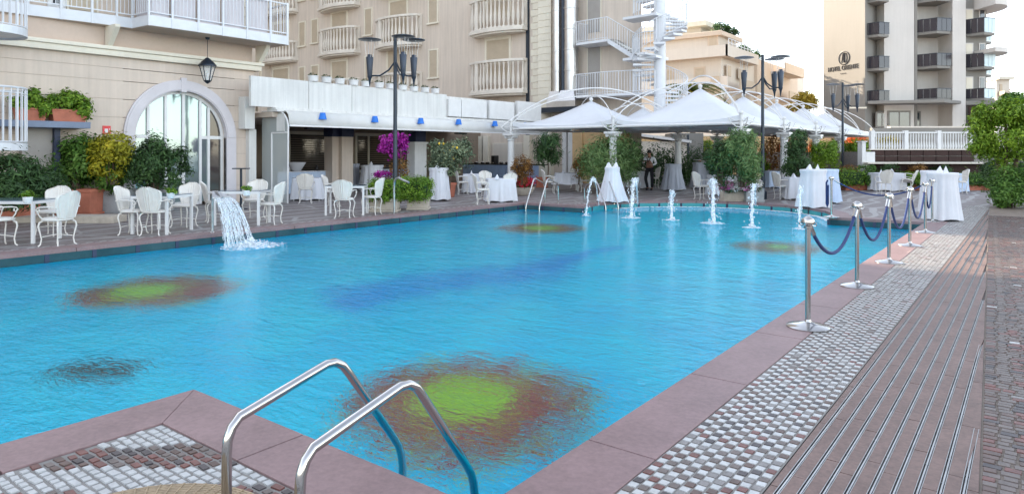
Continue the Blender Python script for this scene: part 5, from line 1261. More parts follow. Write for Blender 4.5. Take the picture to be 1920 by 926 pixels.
# ---------------------------------------------------------------- chairs and tables
def make_chair():
    t=T('garden_chair','x','chair')
    # local +Y is the way the sitter faces
    mb=MB(); prof=[(.02,.425),(.20,.425),(.225,.44),(.225,.465),(.19,.485),(.02,.49)]
    mb.lathe(prof,28,wob=lambda a,q:1+.05*cos(4*a+pi)); mb.build('seat',M['chair'],t)
    # scalloped fan back with ribs
    nx,nz=20,12; vs=[];
    for side in (0,1):
        for j in range(nz+1):
            v=j/nz
            for i in range(nx+1):
                u=-1+2*i/nx; hw=.13+.125*sin(pi*min(1,(v*.82+.18))*.62)*1.05; 
                if v>.72: hw*=math.sqrt(max(0,1-((v-.72)/.30)**2))*.98+.02
                z=.47+v*.47; x=u*hw; y=-.205-.10*v+.075*(x/.25)**2+.011*cos(u*pi*9)*(1 if side==0 else -1)+(.0 if side==0 else -.018)
                if v>.9: z+=-.015*abs(sin(u*pi*2.5))
                vs.append((x,y,z))
    n1=(nx+1)*(nz+1); fs=[]
    for j in range(nz):
        for i in range(nx):
            a=j*(nx+1)+i; fs.append((a,a+1,a+nx+2,a+nx+1)); fs.append((n1+a,n1+a+nx+1,n1+a+nx+2,n1+a+1))
    ed=[i for i in range(nx+1)]+[(j+1)*(nx+1)-1 for j in range(1,nz+1)]+[nz*(nx+1)+i for i in range(nx-1,-1,-1)]+[j*(nx+1) for j in range(nz-1,0,-1)]
    for k in range(len(ed)): a,b=ed[k],ed[(k+1)%len(ed)]; fs.append((b,a,n1+a,n1+b))
    MB().add(vs,fs).build('backrest',M['chair'],t,angle=60)
    for sx in (-1,1):
        for sy in (-1,1):
            x,y=sx*.165,sy*.155; MB().tube([(x*.9,y*.9,.43),(x*1.12,y*1.15,.40),(x*1.2,y*1.22,.34),(x*1.08,y*1.1,.22),(x*1.0,y*1.02,.12),(x*1.05,y*1.1,.03),(x*1.2,y*1.25,.0)],[.014,.016,.015,.012,.011,.012,.014],7).build('leg',M['chair'],t)
        pts=[(sx*.235,-.215,.66),(sx*.265,-.08,.675),(sx*.265,.08,.67),(sx*.255,.15,.655),(sx*.25,.175,.62),(sx*.25,.15,.59),(sx*.25,.115,.60),(sx*.25,.12,.64)]
        mb=MB(); mb.tube(pts,.012,6); mb.tube([(sx*.25,.16,.62),(sx*.24,.14,.54),(sx*.21,.10,.47)],.011,6); mb.build('armrest',M['chair'],t)
    mb=MB(); mb.tube([(-.16,-.15,.16),(0,0,.19),(.16,.15,.16)],.008,5); mb.tube([(.16,-.15,.16),(0,0,.19),(-.16,.15,.16)],.008,5); mb.build('stretcher',M['chair'],t)
    return t
CH=make_chair(); used=[False]
def chair(px,py,face,label,grp='white garden chairs round the tables',s=1.0):
    p=gp(px,py); o=CH if not used[0] else dup(CH,parent=None); used[0]=True
    o.location=p; o.rotation_euler=(0,0,R_(YAW+face)); o['label']=label; o['group']=grp; o.scale=(s,s,s); return o
def table(px,py,wd,dp_,label,rz=0,h=.74):
    p=gp(px,py); t=T('dining_table',label,'table',tuple(p),YAW+rz,'white framed garden tables'); x,y=wd/2,dp_/2
    mb=MB(); mb.box(-x,x,-y,-y+.04,h-.05,h); mb.box(-x,x,y-.04,y,h-.05,h); mb.box(-x,-x+.04,-y+.04,y-.04,h-.05,h); mb.box(x-.04,x,-y+.04,y-.04,h-.05,h); mb.build('table_frame',M['white'],t,smooth=False)
    MB().box(-x+.01,x-.01,-y+.01,y-.01,h+.001,h+.014).build('tabletop',M['tabletop'],t,smooth=False,bevel=.003)
    for sx in (-1,1):
        for sy in (-1,1): MB().box(sx*(x-.025)-.025,sx*(x-.025)+.025,sy*(y-.025)-.025,sy*(y-.025)+.025,0,h-.051).build('leg',M['white'],t,smooth=False,bevel=.004)
    return t
def cup(px,py,z,label,plant=True):
    p=gp(px,py,z); t=T('table_pot',label,'pot',tuple(p),0); MB().lathe([(.05,0),(.065,.02),(.075,.10),(.07,.105),(.06,.09)],14).build('pot_body',M['white'],t)
    if plant: leaves('pot_plant',M['l_box'],[(0,0,.14,.08,.08,.05)],220,.05,t,el=2,seed=int(px),world=False,up=.8)
    return t
def cocktail(px,py,h,r,label,m='cloth',fl=.2,seed=0,base=True,centre=True,grp='tall tables draped in cloth to the floor',spread=1.12,scarf=False):
    p=gp(px,py); t=T('draped_table',label,'draped table',tuple(p),seed*37,grp); rg=random.Random(seed); ph=[rg.uniform(0,6.28) for _ in range(4)]
    def wob(a,q): k=(max(0,(q-.14))/.86)**.7; return 1+fl*k*(.34*cos(9*a+ph[0])+.30*cos(14*a+ph[1])+.30*cos(4*a+ph[2]))+.035*k*cos(25*a+ph[3])
    prof=[(.01,h),(r*.6,h+.001),(r*.96,h),(r,h-.012),(r*.985,h-.05)]+[(r*(.90+(.10+(spread-1))*q**1.3),h-.05-(h-.10)*q) for q in [i/12 for i in range(1,13)]]
    prof=prof[::-1]
    n=len(prof)
    mb=MB(); vs=[];fs=[];seg=72
    for i,(rr,z) in enumerate(prof):
        q=1-i/(n-1)
        for k in range(seg): a=2*pi*k/seg; w_=wob(a,q if i<n-3 else 0); zz=z+(.018*cos(5*a+ph[1]) if i==0 else 0); vs.append((rr*w_*cos(a),rr*w_*sin(a),zz))
    for i in range(n-1):
        for k in range(seg): fs.append((i*seg+k,i*seg+(k+1)%seg,(i+1)*seg+(k+1)%seg,(i+1)*seg+k))
    mb.add(vs,fs).build('tablecloth',M[m],t,angle=180)
    MB().lathe([(.26,0),(.26,.015),(.05,.035),(.035,.06),(.035,h-.03)],16).build('table_base',M['black'],t,angle=30)
    MB().lathe([(.02,h-.03),(r*.95,h-.03),(r*.95,h-.008)],24).build('tabletop',M['white'],t,angle=30)
    return t
def clothtable(px,py,wd,dp_,label,rz=0,m='cloth',h=.74,drop=.70,seed=1,legs=True,over=.10):
    """square table under a falling cloth"""
    p=gp(px,py); t=T('cloth_table',label,'table',tuple(p),YAW+rz,'low tables under white cloths'); x,y=wd/2,dp_/2; rg=random.Random(seed); ph=[rg.uniform(0,6.3) for _ in range(3)]
    seg=96; vs=[];fs=[]; rows=[(0,.0),(.9,.0),(1.0,.0),(1.0,-.02)]+[(1.0+over*q,-.02-(drop-.02)*q) for q in [i/8 for i in range(1,9)]]
    for j,(k_,z) in enumerate(rows):
        for i in range(seg):
            a=2*pi*i/seg; c_,s_=cos(a),sin(a); e=.18; m_=max(abs(c_),abs(s_)); sx=x*c_/m_; sy=y*s_/m_
            q=max(0,-z-.02)/drop; w_=1+.05*q*(cos(14*a+ph[0])+.7*cos(22*a+ph[1])); cr=(abs(c_*s_)*2)**6
            vs.append((sx*k_*w_*(1-.05*cr),sy*k_*w_*(1-.05*cr),h+z-.05*q*cr*0+(.02*q*cos(6*a))))
    n=len(rows)
    for j in range(n-1):
        for i in range(seg): fs.append((j*seg+i,j*seg+(i+1)%seg,(j+1)*seg+(i+1)%seg,(j+1)*seg+i))
    fs=[f[::-1] for f in fs]
    MB().add(vs,fs).build('tablecloth',M[m],t,angle=180)
    for sx in (-1,1):
        for sy in (-1,1): MB().box(sx*(x*.85)-.02,sx*(x*.85)+.02,sy*(y*.85)-.02,sy*(y*.85)+.02,0,h-.02).build('leg',M['white'],t,smooth=False)
    return t
# front row beside the pool
table(25,452,1.25,.75,'glass topped table at the photo edge with a white cup',0)
chair(108,460,80,'white shell backed chair at the end of the edge table, facing it')
chair(95,441,178,'white chair behind the edge table, back rising over the glass')
chair(-2,461,-30,'white chair cut by the photo edge, scroll arm showing')
cup(52,381,.755,'white cup on the edge table',True)
table(305,435,.76,.88,'glass topped table in front of the grey planters',-6)
chair(250,439,-88,'white chair seen side on, left of the planter table'); chair(291,440,-4,'white chair with its ribbed back to the pool, at the planter table'); chair(345,425,172,'white chair on the far side of the planter table')
cup(320,372,.755,'white pot with green sprig on the planter table')
table(455,420,1.0,.72,'glass topped table behind the falling water',0)
chair(507,420,84,'white chair facing left behind the falling water'); chair(476,410,176,'white chair on the wall side of the waterfall table'); chair(404,416,-60,'white chair half hidden by the steel spout')
cup(462,367,.755,'white pot with a green plant on the waterfall table')
table(650,402,.98,.66,'small white table beside the clipped box hedge',4)
chair(646,408,-3,'white chair with its back to the pool beside the box hedge'); chair(697,402,78,'white chair leaning against the box hedge, facing its table'); chair(624,388,-88,'white chair on the far left of the box hedge table')
clothtable(577,375,.95,.8,'square table in a floor length white cloth before the buffet',10,seed=3)
chair(573,381,12,'cream backed chair drawn up to the square white cloth table')
# cloth covered groups in the middle
clothtable(938,378,.92,.8,'white cloth table with folds, left of the red flower bowl',8,seed=5)
chair(905,383,-82,'white chair on the pool side of the cloth table by the red flowers'); chair(915,370,-150,'round backed chair behind the cloth table by the red flowers'); chair(951,378,30,'chair draped in white, nearest the first tent column')
clothtable(885,362,.7,.7,'small white cloth table under the lemon tree',0,seed=6); chair(868,364,-80,'cream chair under the lemon tree')
clothtable(1063,358,.98,.9,'table with a white cloth spread over it like a skirt, behind the far ladder',0,h=.74,drop=.45,over=.25,seed=8)
chair(1030,363,-85,'white chair with arms left of the spread cloth table'); chair(1098,360,85,'white chair right of the spread cloth table')
clothtable(1112,352,.8,.8,'cloth table deep under the first tent','20',seed=9) if 0 else None
chair(1078,352,170,'white chair on the far side of the spread cloth table')
# white draped tall tables
cocktail(823,376,1.08,.33,'white draped tall table between the box hedge and the lemon tree',seed=1)
cocktail(698,358,1.06,.46,'white draped tall table behind the box hedge chair',seed=2); cocktail(660,356,1.10,.33,'blue grey draped tall table in front of the dining room pillar','cloth_grey',seed=3,spread=1.0)
cocktail(1148,380,1.12,.235,'white draped tall table flaring wide beside the fountain bay',seed=4,spread=1.9,fl=.16)
cocktail(1262,357,1.10,.34,'grey draped tall table behind the fully visible column','cloth_grey',seed=5,spread=1.4); cocktail(1314,353,1.14,.36,'grey domed draped table beside the second waiter','cloth_grey',seed=6,spread=1.35)
cocktail(1525,390,1.10,.36,'large white draped table at the end of the fountain bay',seed=7,spread=1.18); cocktail(1551,381,1.06,.33,'bluish white draped table just behind the large one at the bay','cloth_blue',seed=8)
cocktail(1767,414,1.12,.33,'large white draped table at the pool corner by the stanchions',seed=9,spread=1.2); cocktail(1750,402,1.12,.30,'second white draped table, half behind the pool corner one','cloth',seed=10)
# tables on the far side
clothtable(1352,366,.9,.8,'white cloth table hidden behind the thick fountain jet',0,seed=11); chair(1316,374,-75,'cream chair with its ribbed back beside the thick fountain jet')
clothtable(1200,352,1.0,.9,'low white cloth table in front of the waiter','10',seed=12) if 0 else clothtable(1196,353,.95,.9,'low white cloth table in front of the waiter',10,m='cloth',seed=12)
chair(1180,356,-70,'white chair beside the low table in front of the waiter'); chair(1225,353,100,'white chair on the waiter side of his low table')
clothtable(1493,374,.8,.8,'white cloth table left of the large draped table at the bay',0,seed=13); chair(1466,374,-80,'cream chair facing the cloth table left of the large draped one'); chair(1485,362,175,'round backed chair behind the cloth table left of the large draped one')
clothtable(1455,352,.95,.85,'pale blue cloth table behind the flower boxes',0,m='cloth_blue',seed=14)
clothtable(1662,358,1.15,.9,'white cloth table before the low hedge and terracotta boxes',0,seed=15); chair(1657,365,2,'white chair with its back to the pool at the hedge side table'); 
c_=chair(1697,360,70,'white chair tipped forward against the hedge side table'); c_.rotation_euler=(R_(12),R_(16),R_(YAW+70)); c_.location.z=.03
clothtable(1786,360,.8,.8,'white cloth table behind the pool corner draped table',0,m='cloth_blue',seed=16); chair(1799,363,80,'white round backed chair at the right end of the far cloth tables')
# buffets in the dining room
def buffet(Xb,pxa,pxb,label,m='cloth_blue',h=.86,w_=.8,grp='skirted buffet tables'):
    a=onX(pxa,330,Xb).y;b=onX(pxb,330,Xb).y; t=T('buffet_table',label,'buffet table',(Xb-w_/2,(a+b)/2,0),0,grp)
    MB().box(Xb-w_,Xb,a,b,h-.03,h).build('tabletop',M['cloth'],t,True,smooth=False,bevel=.008)
    n=int((b-a)/.05); vs=[]
    for i in range(n+1):
        y=a+(b-a)*i/n; x=Xb+.012*sin(i*1.7)+.006*sin(i*.61); vs+=[(x,y,.02),(x-.01,y,h-.031)]
    MB().add(vs,[(2*i,2*i+2,2*i+3,2*i+1) for i in range(n)]).build('skirt',M[m],t,True,angle=180)
    MB().box(Xb-w_,Xb-.03,a,a+.02,.02,h-.031).build('skirt_end',M[m],t,True,smooth=False)
    return t
buffet(-22.3,521,656,'long pale blue skirted buffet along the dining room windows'); buffet(-21.9,700,772,'shorter blue skirted buffet behind the bougainvillea','cloth_blue2')
# bar across the far end
xa_=onY(868,320,27.2).x; xb_=onY(1010,320,27.2).x; t=T('bar_counter','bar counter with blue pleated skirt under the back arches','bar',((xa_+xb_)/2,27.2,0))
mb=MB(); n=90; vs=[]
for i in range(n+1): x=xa_+(xb_-xa_)*i/n; vs+=[(x,27.2+.015*sin(i*1.5),.0),(x,27.2,.93)]
mb.add(vs,[(2*i,2*i+2,2*i+3,2*i+1) for i in range(n)]).build('skirt',M['cloth_blue2'],t,True,angle=180)
MB().box(xa_-.05,xb_+.05,27.15,27.9,.935,.99).build('counter_top',M['black'],t,True,smooth=False,bevel=.01)
for i,(px,l,w_,hh) in enumerate(((928,'black machine standing on the bar counter',.22,.42),)):
    q=onY(px,300,27.5); o=T('coffee_machine',l,'machine',(q.x,27.5,.99)); MB().box(-w_/2,w_/2,-.18,.18,0,hh).build('machine_body',M['black'],o,bevel=.02); MB().box(-w_/2+.03,w_/2-.03,-.24,-.18,.02,.08).build('drip_tray',M['steel'],o,smooth=False)
for i,px in enumerate((893,905,914,940,951,960)):
    q=onY(px,300,27.4); o=T('serving_tray',('silver dish at the left end of the bar','second silver dish from the left on the bar','silver dish left of the black bar machine','silver dish right of the black bar machine','stacked dish near the tent column on the bar','last silver dish on the bar, behind the topiary')[i],'dish',(q.x,27.4,.99),0,'silver dishes on the bar'); MB().lathe([(.06,0),(.14,.05),(.15,.055),(.05,.02),(.02,.02)],16).build('dish',M['steel'],o); MB().ball((0,0,.05),.12,12,6,(1,1,.6)).build('dish_cover',M['steel'],o)
# white bowl stack on the near buffet
q=onX(558,330,-22.5); o=T('serving_bowl','big white bowl standing on the buffet','bowl',(-22.6,q.y,.86)); MB().lathe([(.12,0),(.18,.02),(.36,.30),(.38,.34),(.35,.34),(.2,.08)],24).build('bowl_body',M['cloth'],o)
for i,(px,l) in enumerate(((532,'small pale jar at the near end of the buffet'),(540,'second pale jar on the buffet'),(594,'dark bottle on the buffet right of the bowl'),(612,'dark urn on the buffet by the pillar'))):
    q=onX(px,330,-22.5); o=T('buffet_jar',l,'jar',(-22.5,q.y,.86)); MB().lathe([(.05,0),(.06,.02),(.06,.14),(.03,.18),(.03,.22)],12).build('jar_body',M['cloth' if i<2 else 'black'],o)
# easel-like stands beside the porch
for i,(px,py,l) in enumerate(((452,400,'dark slim stand with flat top beside the arched door'),(518,385,'dark slim stand with flat top before the glass porch'))):
    q=gp(px,py-8); o=T('menu_stand',l,'stand',(q.x,q.y,0),YAW); mb=MB(); mb.tube([(0,0,0),(0,0,1.12)],.035,8); mb.build('stand_post',M['dark'],o); MB().box(-.2,.2,-.14,.14,1.12,1.15).build('stand_top',M['dark'],o,smooth=False); MB().lathe([(.18,0),(.18,.02),(.05,.04)],16).build('stand_base',M['dark'],o)
# folded napkins standing on the draped tables
def napkin(px,py,z,label,w_=.10,h=.16):
    p=gp(px,py); t=T('folded_napkin',label,'napkin',(p.x,p.y,z),px*3.0,'napkins folded into points'); mb=MB()
    mb.add([(-w_,-w_*.5,0),(w_,-w_*.6,0),(w_*.8,w_*.6,0),(-w_*.7,w_*.5,0),(-w_*.2,0,h),(w_*.25,.01,h*.9)],[(0,1,5,4),(1,2,5),(2,3,4,5),(3,0,4),(0,3,2,1)]).build('napkin_fold',M['cloth'],t,smooth=False,bevel=.006)
for px,py,z,l in ((1141,380,1.12,'first pointed napkin on the wide draped table by the bay'),(1155,379,1.12,'second pointed napkin on the wide draped table by the bay'),(1518,391,1.10,'pointed napkin on the large draped table at the bay end'),(1533,389,1.10,'second napkin on the large draped table at the bay end'),(1762,414,1.12,'pointed napkin on the pool corner draped table'),(1773,413,1.12,'second napkin on the pool corner draped table'),(820,377,1.08,'napkin on the draped table beside the clipped hedge'),(696,358,1.06,'napkin on the draped table behind the hedge side chair'),(585,378,.74,'napkin on the square cloth table before the buffet'),(932,380,.74,'napkin on the cloth table by the red flowers'),(950,376,.74,'second napkin on the cloth table by the red flowers'),(1056,359,.74,'napkin on the spread cloth table'),(1652,358,.74,'napkin on the hedge side table'),(1672,357,.74,'second napkin on the hedge side table'),(1488,375,.74,'napkin on the table left of the large draped one'),(884,363,.74,'napkin on the table under the lemon tree')): napkin(px,py,z,l)
# ---------------------------------------------------------------- people
def skin(name,V,E,Rd,m,par,sub=1,root=0):
    me=bpy.data.meshes.new(name); me.from_pydata(V,E,[]); o=bpy.data.objects.new(name,me); C.objects.link(o)
    md=o.modifiers.new('s','SKIN'); md.use_smooth_shade=True
    for i,r in enumerate(Rd): d=me.skin_vertices[0].data[i]; d.radius=(r if isinstance(r,tuple) else (r,r)); d.use_root=(i==root)
    s2=o.modifiers.new('b','SUBSURF'); s2.levels=sub; s2.render_levels=sub
    bpy.context.view_layer.update(); dg=bpy.context.evaluated_depsgraph_get(); nm=bpy.data.meshes.new_from_object(o.evaluated_get(dg)); bpy.data.objects.remove(o); nm.materials.clear(); nm.materials.append(m)
    nm.polygons.foreach_set('use_smooth',[True]*len(nm.polygons)); o=bpy.data.objects.new(name,nm); C.objects.link(o); o.parent=par; KIDS.setdefault(par.name,[]).append(o); return o
def join_into(dst,srcs):
    bm=bmesh.new(); bm.from_mesh(dst.data)
    for s in srcs: bm.from_mesh(s.data); bpy.data.objects.remove(s)
    bm.to_mesh(dst.data); bm.free()
def person(loc,rz,label,J,apron=False,scale=1.0):
    """J: joints in local metres, facing +Y. keys hip,chest,neck,head, sh/el/wr/hand L R, hp/kn/an/toe L R"""
    t=T('person',label,'person',loc,rz); t.scale=(scale,)*3
    k=['hip','waist','chest','neck','headb','head','top','shL','elL','wrL','haL','shR','elR','wrR','haR','hpL','knL','anL','toL','hpR','knR','anR','toR']
    V=[J[q] for q in k]; ix={q:i for i,q in enumerate(k)}
    Es=[('hip','waist'),('waist','chest'),('chest','neck'),('neck','headb'),('headb','head'),('head','top'),('chest','shL'),('shL','elL'),('elL','wrL'),('wrL','haL'),('chest','shR'),('shR','elR'),('elR','wrR'),('wrR','haR'),('hip','hpL'),('hpL','knL'),('knL','anL'),('anL','toL'),('hip','hpR'),('hpR','knR'),('knR','anR'),('anR','toR')]
    Rr=dict(hip=(.13,.09),waist=(.12,.085),chest=(.135,.095),neck=.052,headb=.065,head=(.082,.092),top=.06,hpL=.085,hpR=.085,knL=.055,knR=.055,anL=.038,anR=.038,toL=.03,toR=.03,shL=.055,shR=.055,elL=.038,elR=.038,wrL=.026,wrR=.026,haL=(.034,.014),haR=(.034,.014))
    body=skin('body',V,[(ix[a],ix[b]) for a,b in Es],[Rr[q] for q in k],M['skin'],t,2)
    ex=[]
    for s in 'LR':
        w=Vector(J['wr'+s]); h=Vector(J['ha'+s]); d=(h-w).normalized(); sd_=d.cross(Vector((0,0,1))).normalized(); 
        if sd_.length<.1: sd_=Vector((1,0,0))
        for f,(o_,l_) in enumerate(((-.026,.052),(-.009,.064),(.009,.060),(.026,.046))):
            b=h+sd_*o_; ex.append(skin('finger',[tuple(b),tuple(b+d*l_*.5+Vector((0,0,-.006))),tuple(b+d*l_+Vector((0,0,-.022)))],[(0,1),(1,2)],[.009,.0085,.007],M['skin'],t,0))
        b=w.lerp(h,.4)+sd_*(-.03); ex.append(skin('thumb',[tuple(b),tuple(b+d*.03-sd_*.025),tuple(b+d*.06-sd_*.03)],[(0,1),(1,2)],[.011,.010,.008],M['skin'],t,0))
    hd=Vector(J['head']); 
    mb=MB(); mb.ball(hd+Vector((0,.092,-.02)),.014,8,6,(.8,1,1.6)); mb.ball(hd+Vector((-.083,0,-.02)),.02,8,6,(.4,.8,1.4)); mb.ball(hd+Vector((.083,0,-.02)),.02,8,6,(.4,.8,1.4)); ex.append(mb.build('nose',M['skin'],t))
    KIDS[t.name]=[q for q in KIDS[t.name] if q not in ex]
    join_into(body,ex)
    mb=MB(); mb.ball(hd+Vector((-.032,.078,.01)),.010,8,6); mb.ball(hd+Vector((.032,.078,.01)),.010,8,6); mb.build('eyes',M['hair'],t)
    MB().ball(hd+Vector((0,.078,-.055)),.018,8,6,(1.2,.5,.3)).build('mouth',M['petal_red'],t)
    MB().ball(hd+Vector((0,-.018,.03)),.103,16,10,(.92,1,1)).build('hair',M['hair'],t)
    # shirt with sleeves
    ks=['waist','chest','neck','shL','elL','wrL','shR','elR','wrR','hip']; i2={q:i for i,q in enumerate(ks)}; nb=Vector(J['chest']).lerp(Vector(J['neck']),.75); 
    V2=[J[q] if q!='neck' else tuple(nb) for q in ks]; wl=lambda s:tuple(Vector(J['el'+s]).lerp(Vector(J['wr'+s]),.92)); V2[5]=wl('L'); V2[8]=wl('R')
    skin('shirt',V2,[(i2[a],i2[b]) for a,b in (('hip','waist'),('waist','chest'),('chest','neck'),('chest','shL'),('shL','elL'),('elL','wrL'),('chest','shR'),('shR','elR'),('elR','wrR'))],[(.138,.105),(.155,.115),.07,.07,.052,.038,.07,.052,.038,(.14,.105)],M['shirt'],t,2)
    kt=['hip','hpL','knL','anL','hpR','knR','anR']; i3={q:i for i,q in enumerate(kt)}
    skin('trousers',[J[q] for q in kt],[(i3[a],i3[b]) for a,b in (('hip','hpL'),('hpL','knL'),('knL','anL'),('hip','hpR'),('hpR','knR'),('knR','anR'))],[(.148,.112),.10,.075,.062,.10,.075,.062],M['trouser'],t,2)
    for s in 'LR': skin('shoe',[tuple(Vector(J['an'+s])+Vector((0,-.04,-.035))),tuple(Vector(J['to'+s])*.5+Vector(J['an'+s])*.5+Vector((0,.02,-.02))),tuple(Vector(J['to'+s])+Vector((0,.05,0)))],[(0,1),(1,2)],[.042,.044,.036],M['black'],t,1)
    if not apron:
        skin('waistcoat',[J['waist'],tuple(Vector(J['chest'])+Vector((0,0,.04))),tuple(Vector(J['hip'])+Vector((0,0,.06)))],[(2,0),(0,1)],[(.148,.118),(.165,.126),(.15,.118)],M['vest'],t,2)
        mb=MB(); c=Vector(J['chest']); mb.tube([c+Vector((-.09,.11,.12)),c+Vector((0,.135,-.08)),c+Vector((.09,.11,.12))],.018,6); mb.build('waistcoat_trim',M['black'],t)
        MB().box(-.03,.03,.125+c.y,.14+c.y,c.z+.10,c.z+.14).build('bow_tie',M['black'],t,smooth=False)
    else:
        h=Vector(J['hip']); n=16; vs=[]
        for j in range(6):
            for i in range(n+1): a=-.2*pi+1.4*pi*i/n+0; q=j/5; vs.append((h.x+(.16+.03*q)*cos(a),h.y+(.125+.03*q)*sin(a),h.z+.06-.62*q))
        MB().add(vs,[(j*(n+1)+i,j*(n+1)+i+1,(j+1)*(n+1)+i+1,(j+1)*(n+1)+i) for j in range(5) for i in range(n)]).build('apron',M['black'],t)
    return t
J1=dict(hip=(0,0,.92),waist=(0,.0,1.08),chest=(0,.01,1.28),neck=(0,.03,1.45),headb=(0,.045,1.52),head=(0,.06,1.60),top=(0,.05,1.68),
 shL=(-.19,.01,1.38),elL=(-.27,-.05,1.13),wrL=(-.16,.14,1.06),haL=(-.09,.20,1.08),shR=(.19,.01,1.38),elR=(.25,.08,1.16),wrR=(.17,.30,1.20),haR=(.13,.38,1.23),
 hpL=(-.09,0,.88),knL=(-.13,.05,.48),anL=(-.10,-.02,.08),toL=(-.11,.12,.03),hpR=(.09,0,.88),knR=(.15,.10,.48),anR=(.05,.10,.08),toR=(.06,.24,.03))
p=gp(1218,356); person((p.x,p.y,0),YAW+150,'person in black trousers, brown waistcoat and white shirt carrying a tray',J1,False,.98)
J2=dict(J1); J2.update(elL=(-.30,.10,1.20),wrL=(-.40,.32,1.22),haL=(-.45,.40,1.23),elR=(.26,-.02,1.12),wrR=(.24,.14,.95),haR=(.23,.20,.90),knL=(-.10,.02,.48),anL=(-.10,0,.08),toL=(-.11,.14,.03),knR=(.10,.02,.48),anR=(.10,0,.08),toR=(.11,.14,.03))
p2=dp(1337,29.6); person((p2.x,p2.y,0),YAW+20,'person seen from behind in white shirt and long black apron, holding plates',J2,True,.98)
def tray(p,rz,hand,label,r=.2):
    t=T('serving_tray',label,'tray',(0,0,0)); M_=Matrix.Translation(p)@Matrix.Rotation(R_(rz),4,'Z'); q=M_@Vector(hand); t.location=q
    MB().lathe([(r*.9,.0),(r,.02),(r*.97,.022),(r*.85,.006)],24).build('tray_disc',M['white' if r<.2 else 'steel'],t); return t
tray(Vector((p.x,p.y,0)),YAW+150,(.13*.98,.50*.98,1.25*.98),'round tray held out by the person in the waistcoat',.24)
tray(Vector((p2.x,p2.y,0)),YAW+20,(-.45*.98,.52*.98,1.26*.98),'white plate held out by the person in the apron',.17)
# ---------------------------------------------------------------- planters, shrubs, trees
def W2(px,d): return d*px/FPX
def planter_box(px,py,wd,dp_,h,label,m,rim=True,rz=0,grp=None,rd=False,z0=0):
    p=gp(px,py); k_=1+(dp_/2)/(-p.x*sa+p.y*ca); t=T('planter',label,'planter',(p.x*k_,p.y*k_,z0),YAW+rz,grp)
    x,y=wd/2,dp_/2
    if rd:
        pl=[]; 
        for sx,sy,a0 in ((1,-1,-90),(1,1,0),(-1,1,90),(-1,-1,180)):
            for k in range(5): a=R_(a0+k*22.5); pl.append((sx*(x-.1)+.1*cos(a),sy*(y-.1)+.1*sin(a)))
        mb=MB(); n=len(pl); lv=[(.93,0),(.96,.04),(.99,h*.5),(1,h*.93),(1.015,h*.96),(1.015,h),(.95,h),(.95,h-.06)]
        vs=[(a*s,b*s,z) for s,z in lv for a,b in pl]; mb.add(vs,[(j*n+i,j*n+(i+1)%n,(j+1)*n+(i+1)%n,(j+1)*n+i) for j in range(len(lv)-1) for i in range(n)]+[tuple(range(n))[::-1]]); mb.build('planter_body',M[m],t,angle=50)
    else:
        mb=MB(); mb.taper(0,0,0,.06,x*.98,y*.98,x*.98,y*.98); mb.taper(0,0,.061,h-.09,x*.9,y*.9,x*.94,y*.94)
        if rim: 
            for a,b,c_,e in ((-x,x,-y,-y+.06),(-x,x,y-.06,y),(-x,-x+.06,-y+.06,y-.06),(x-.06,x,-y+.06,y-.06)): mb.box(a,b,c_,e,h-.09,h)
        else: mb.taper(0,0,h-.089,h,x*.94,y*.94,x*.96,y*.96)
        mb.build('planter_body',M[m],t,smooth=False,bevel=.01)
    MB().box(-x*.88,x*.88,-y*.86,y*.86,h-.07,h-.045).build('planter_soil',M['soil'],t,smooth=False)
    return t
def stems(t,c,n,r,z0,z1,m='bark',w_=.012,seed=1,sp=.5):
    rg=random.Random(seed); mb=MB()
    for i in range(n):
        a=rg.random()*6.28; q=r*rg.random(); x0,y0=c[0]+q*.3*cos(a),c[1]+q*.3*sin(a); x1,y1=c[0]+q*cos(a)*1.4*sp,c[1]+q*sin(a)*1.4*sp
        mb.tube([(x0,y0,z0),(x0*.6+x1*.4+rg.uniform(-.04,.04),y0*.6+y1*.4+rg.uniform(-.04,.04),z0+(z1-z0)*.5),(x1,y1,z1)],[w_,w_*.8,w_*.5],5)
    return mb.build('stem',M[m],t,True)
def shrub(px,d,py_t,py_b,pxw,label,lm,n,size,seed,name='shrub',cat='shrub',blobs=None,el=2.6,depth=None,zb=None,stem_n=8,clump=.19,droop=0,up=.4,nclump=32,tx=0):
    """bushy plant filling the given outline at distance d"""
    c=dp(px,d); zt=zat(py_t,d); z0=zat(py_b,d) if zb is None else zb; rx=W2(pxw,d)/2; rz_=(zt-z0)/2; zc=(zt+z0)/2; ry=depth or rx*.7
    t=T(name,label,cat,(c.x,c.y,z0),YAW)
    if blobs is None: blobs=[(0,0,0,1,1,1)]
    B=[]
    for (bx_,by_,bz_,a,b,c_) in blobs: 
        off=cw(bx_*rx,by_*ry); B.append((c.x+off[0],c.y+off[1],zc+bz_*rz_,rx*a*.95,rx*a*.95 if depth is None else max(ry,rx*a*.5),rz_*c_*.95))
    leaves('foliage',M[lm],B,n,size,t,el=el,seed=seed,clump=clump,droop=droop,up=up,nclump=nclump)
    if stem_n: stems(t,(c.x,c.y),stem_n,rx*.8,z0-.02,zc+rz_*.2,seed=seed)
    return t
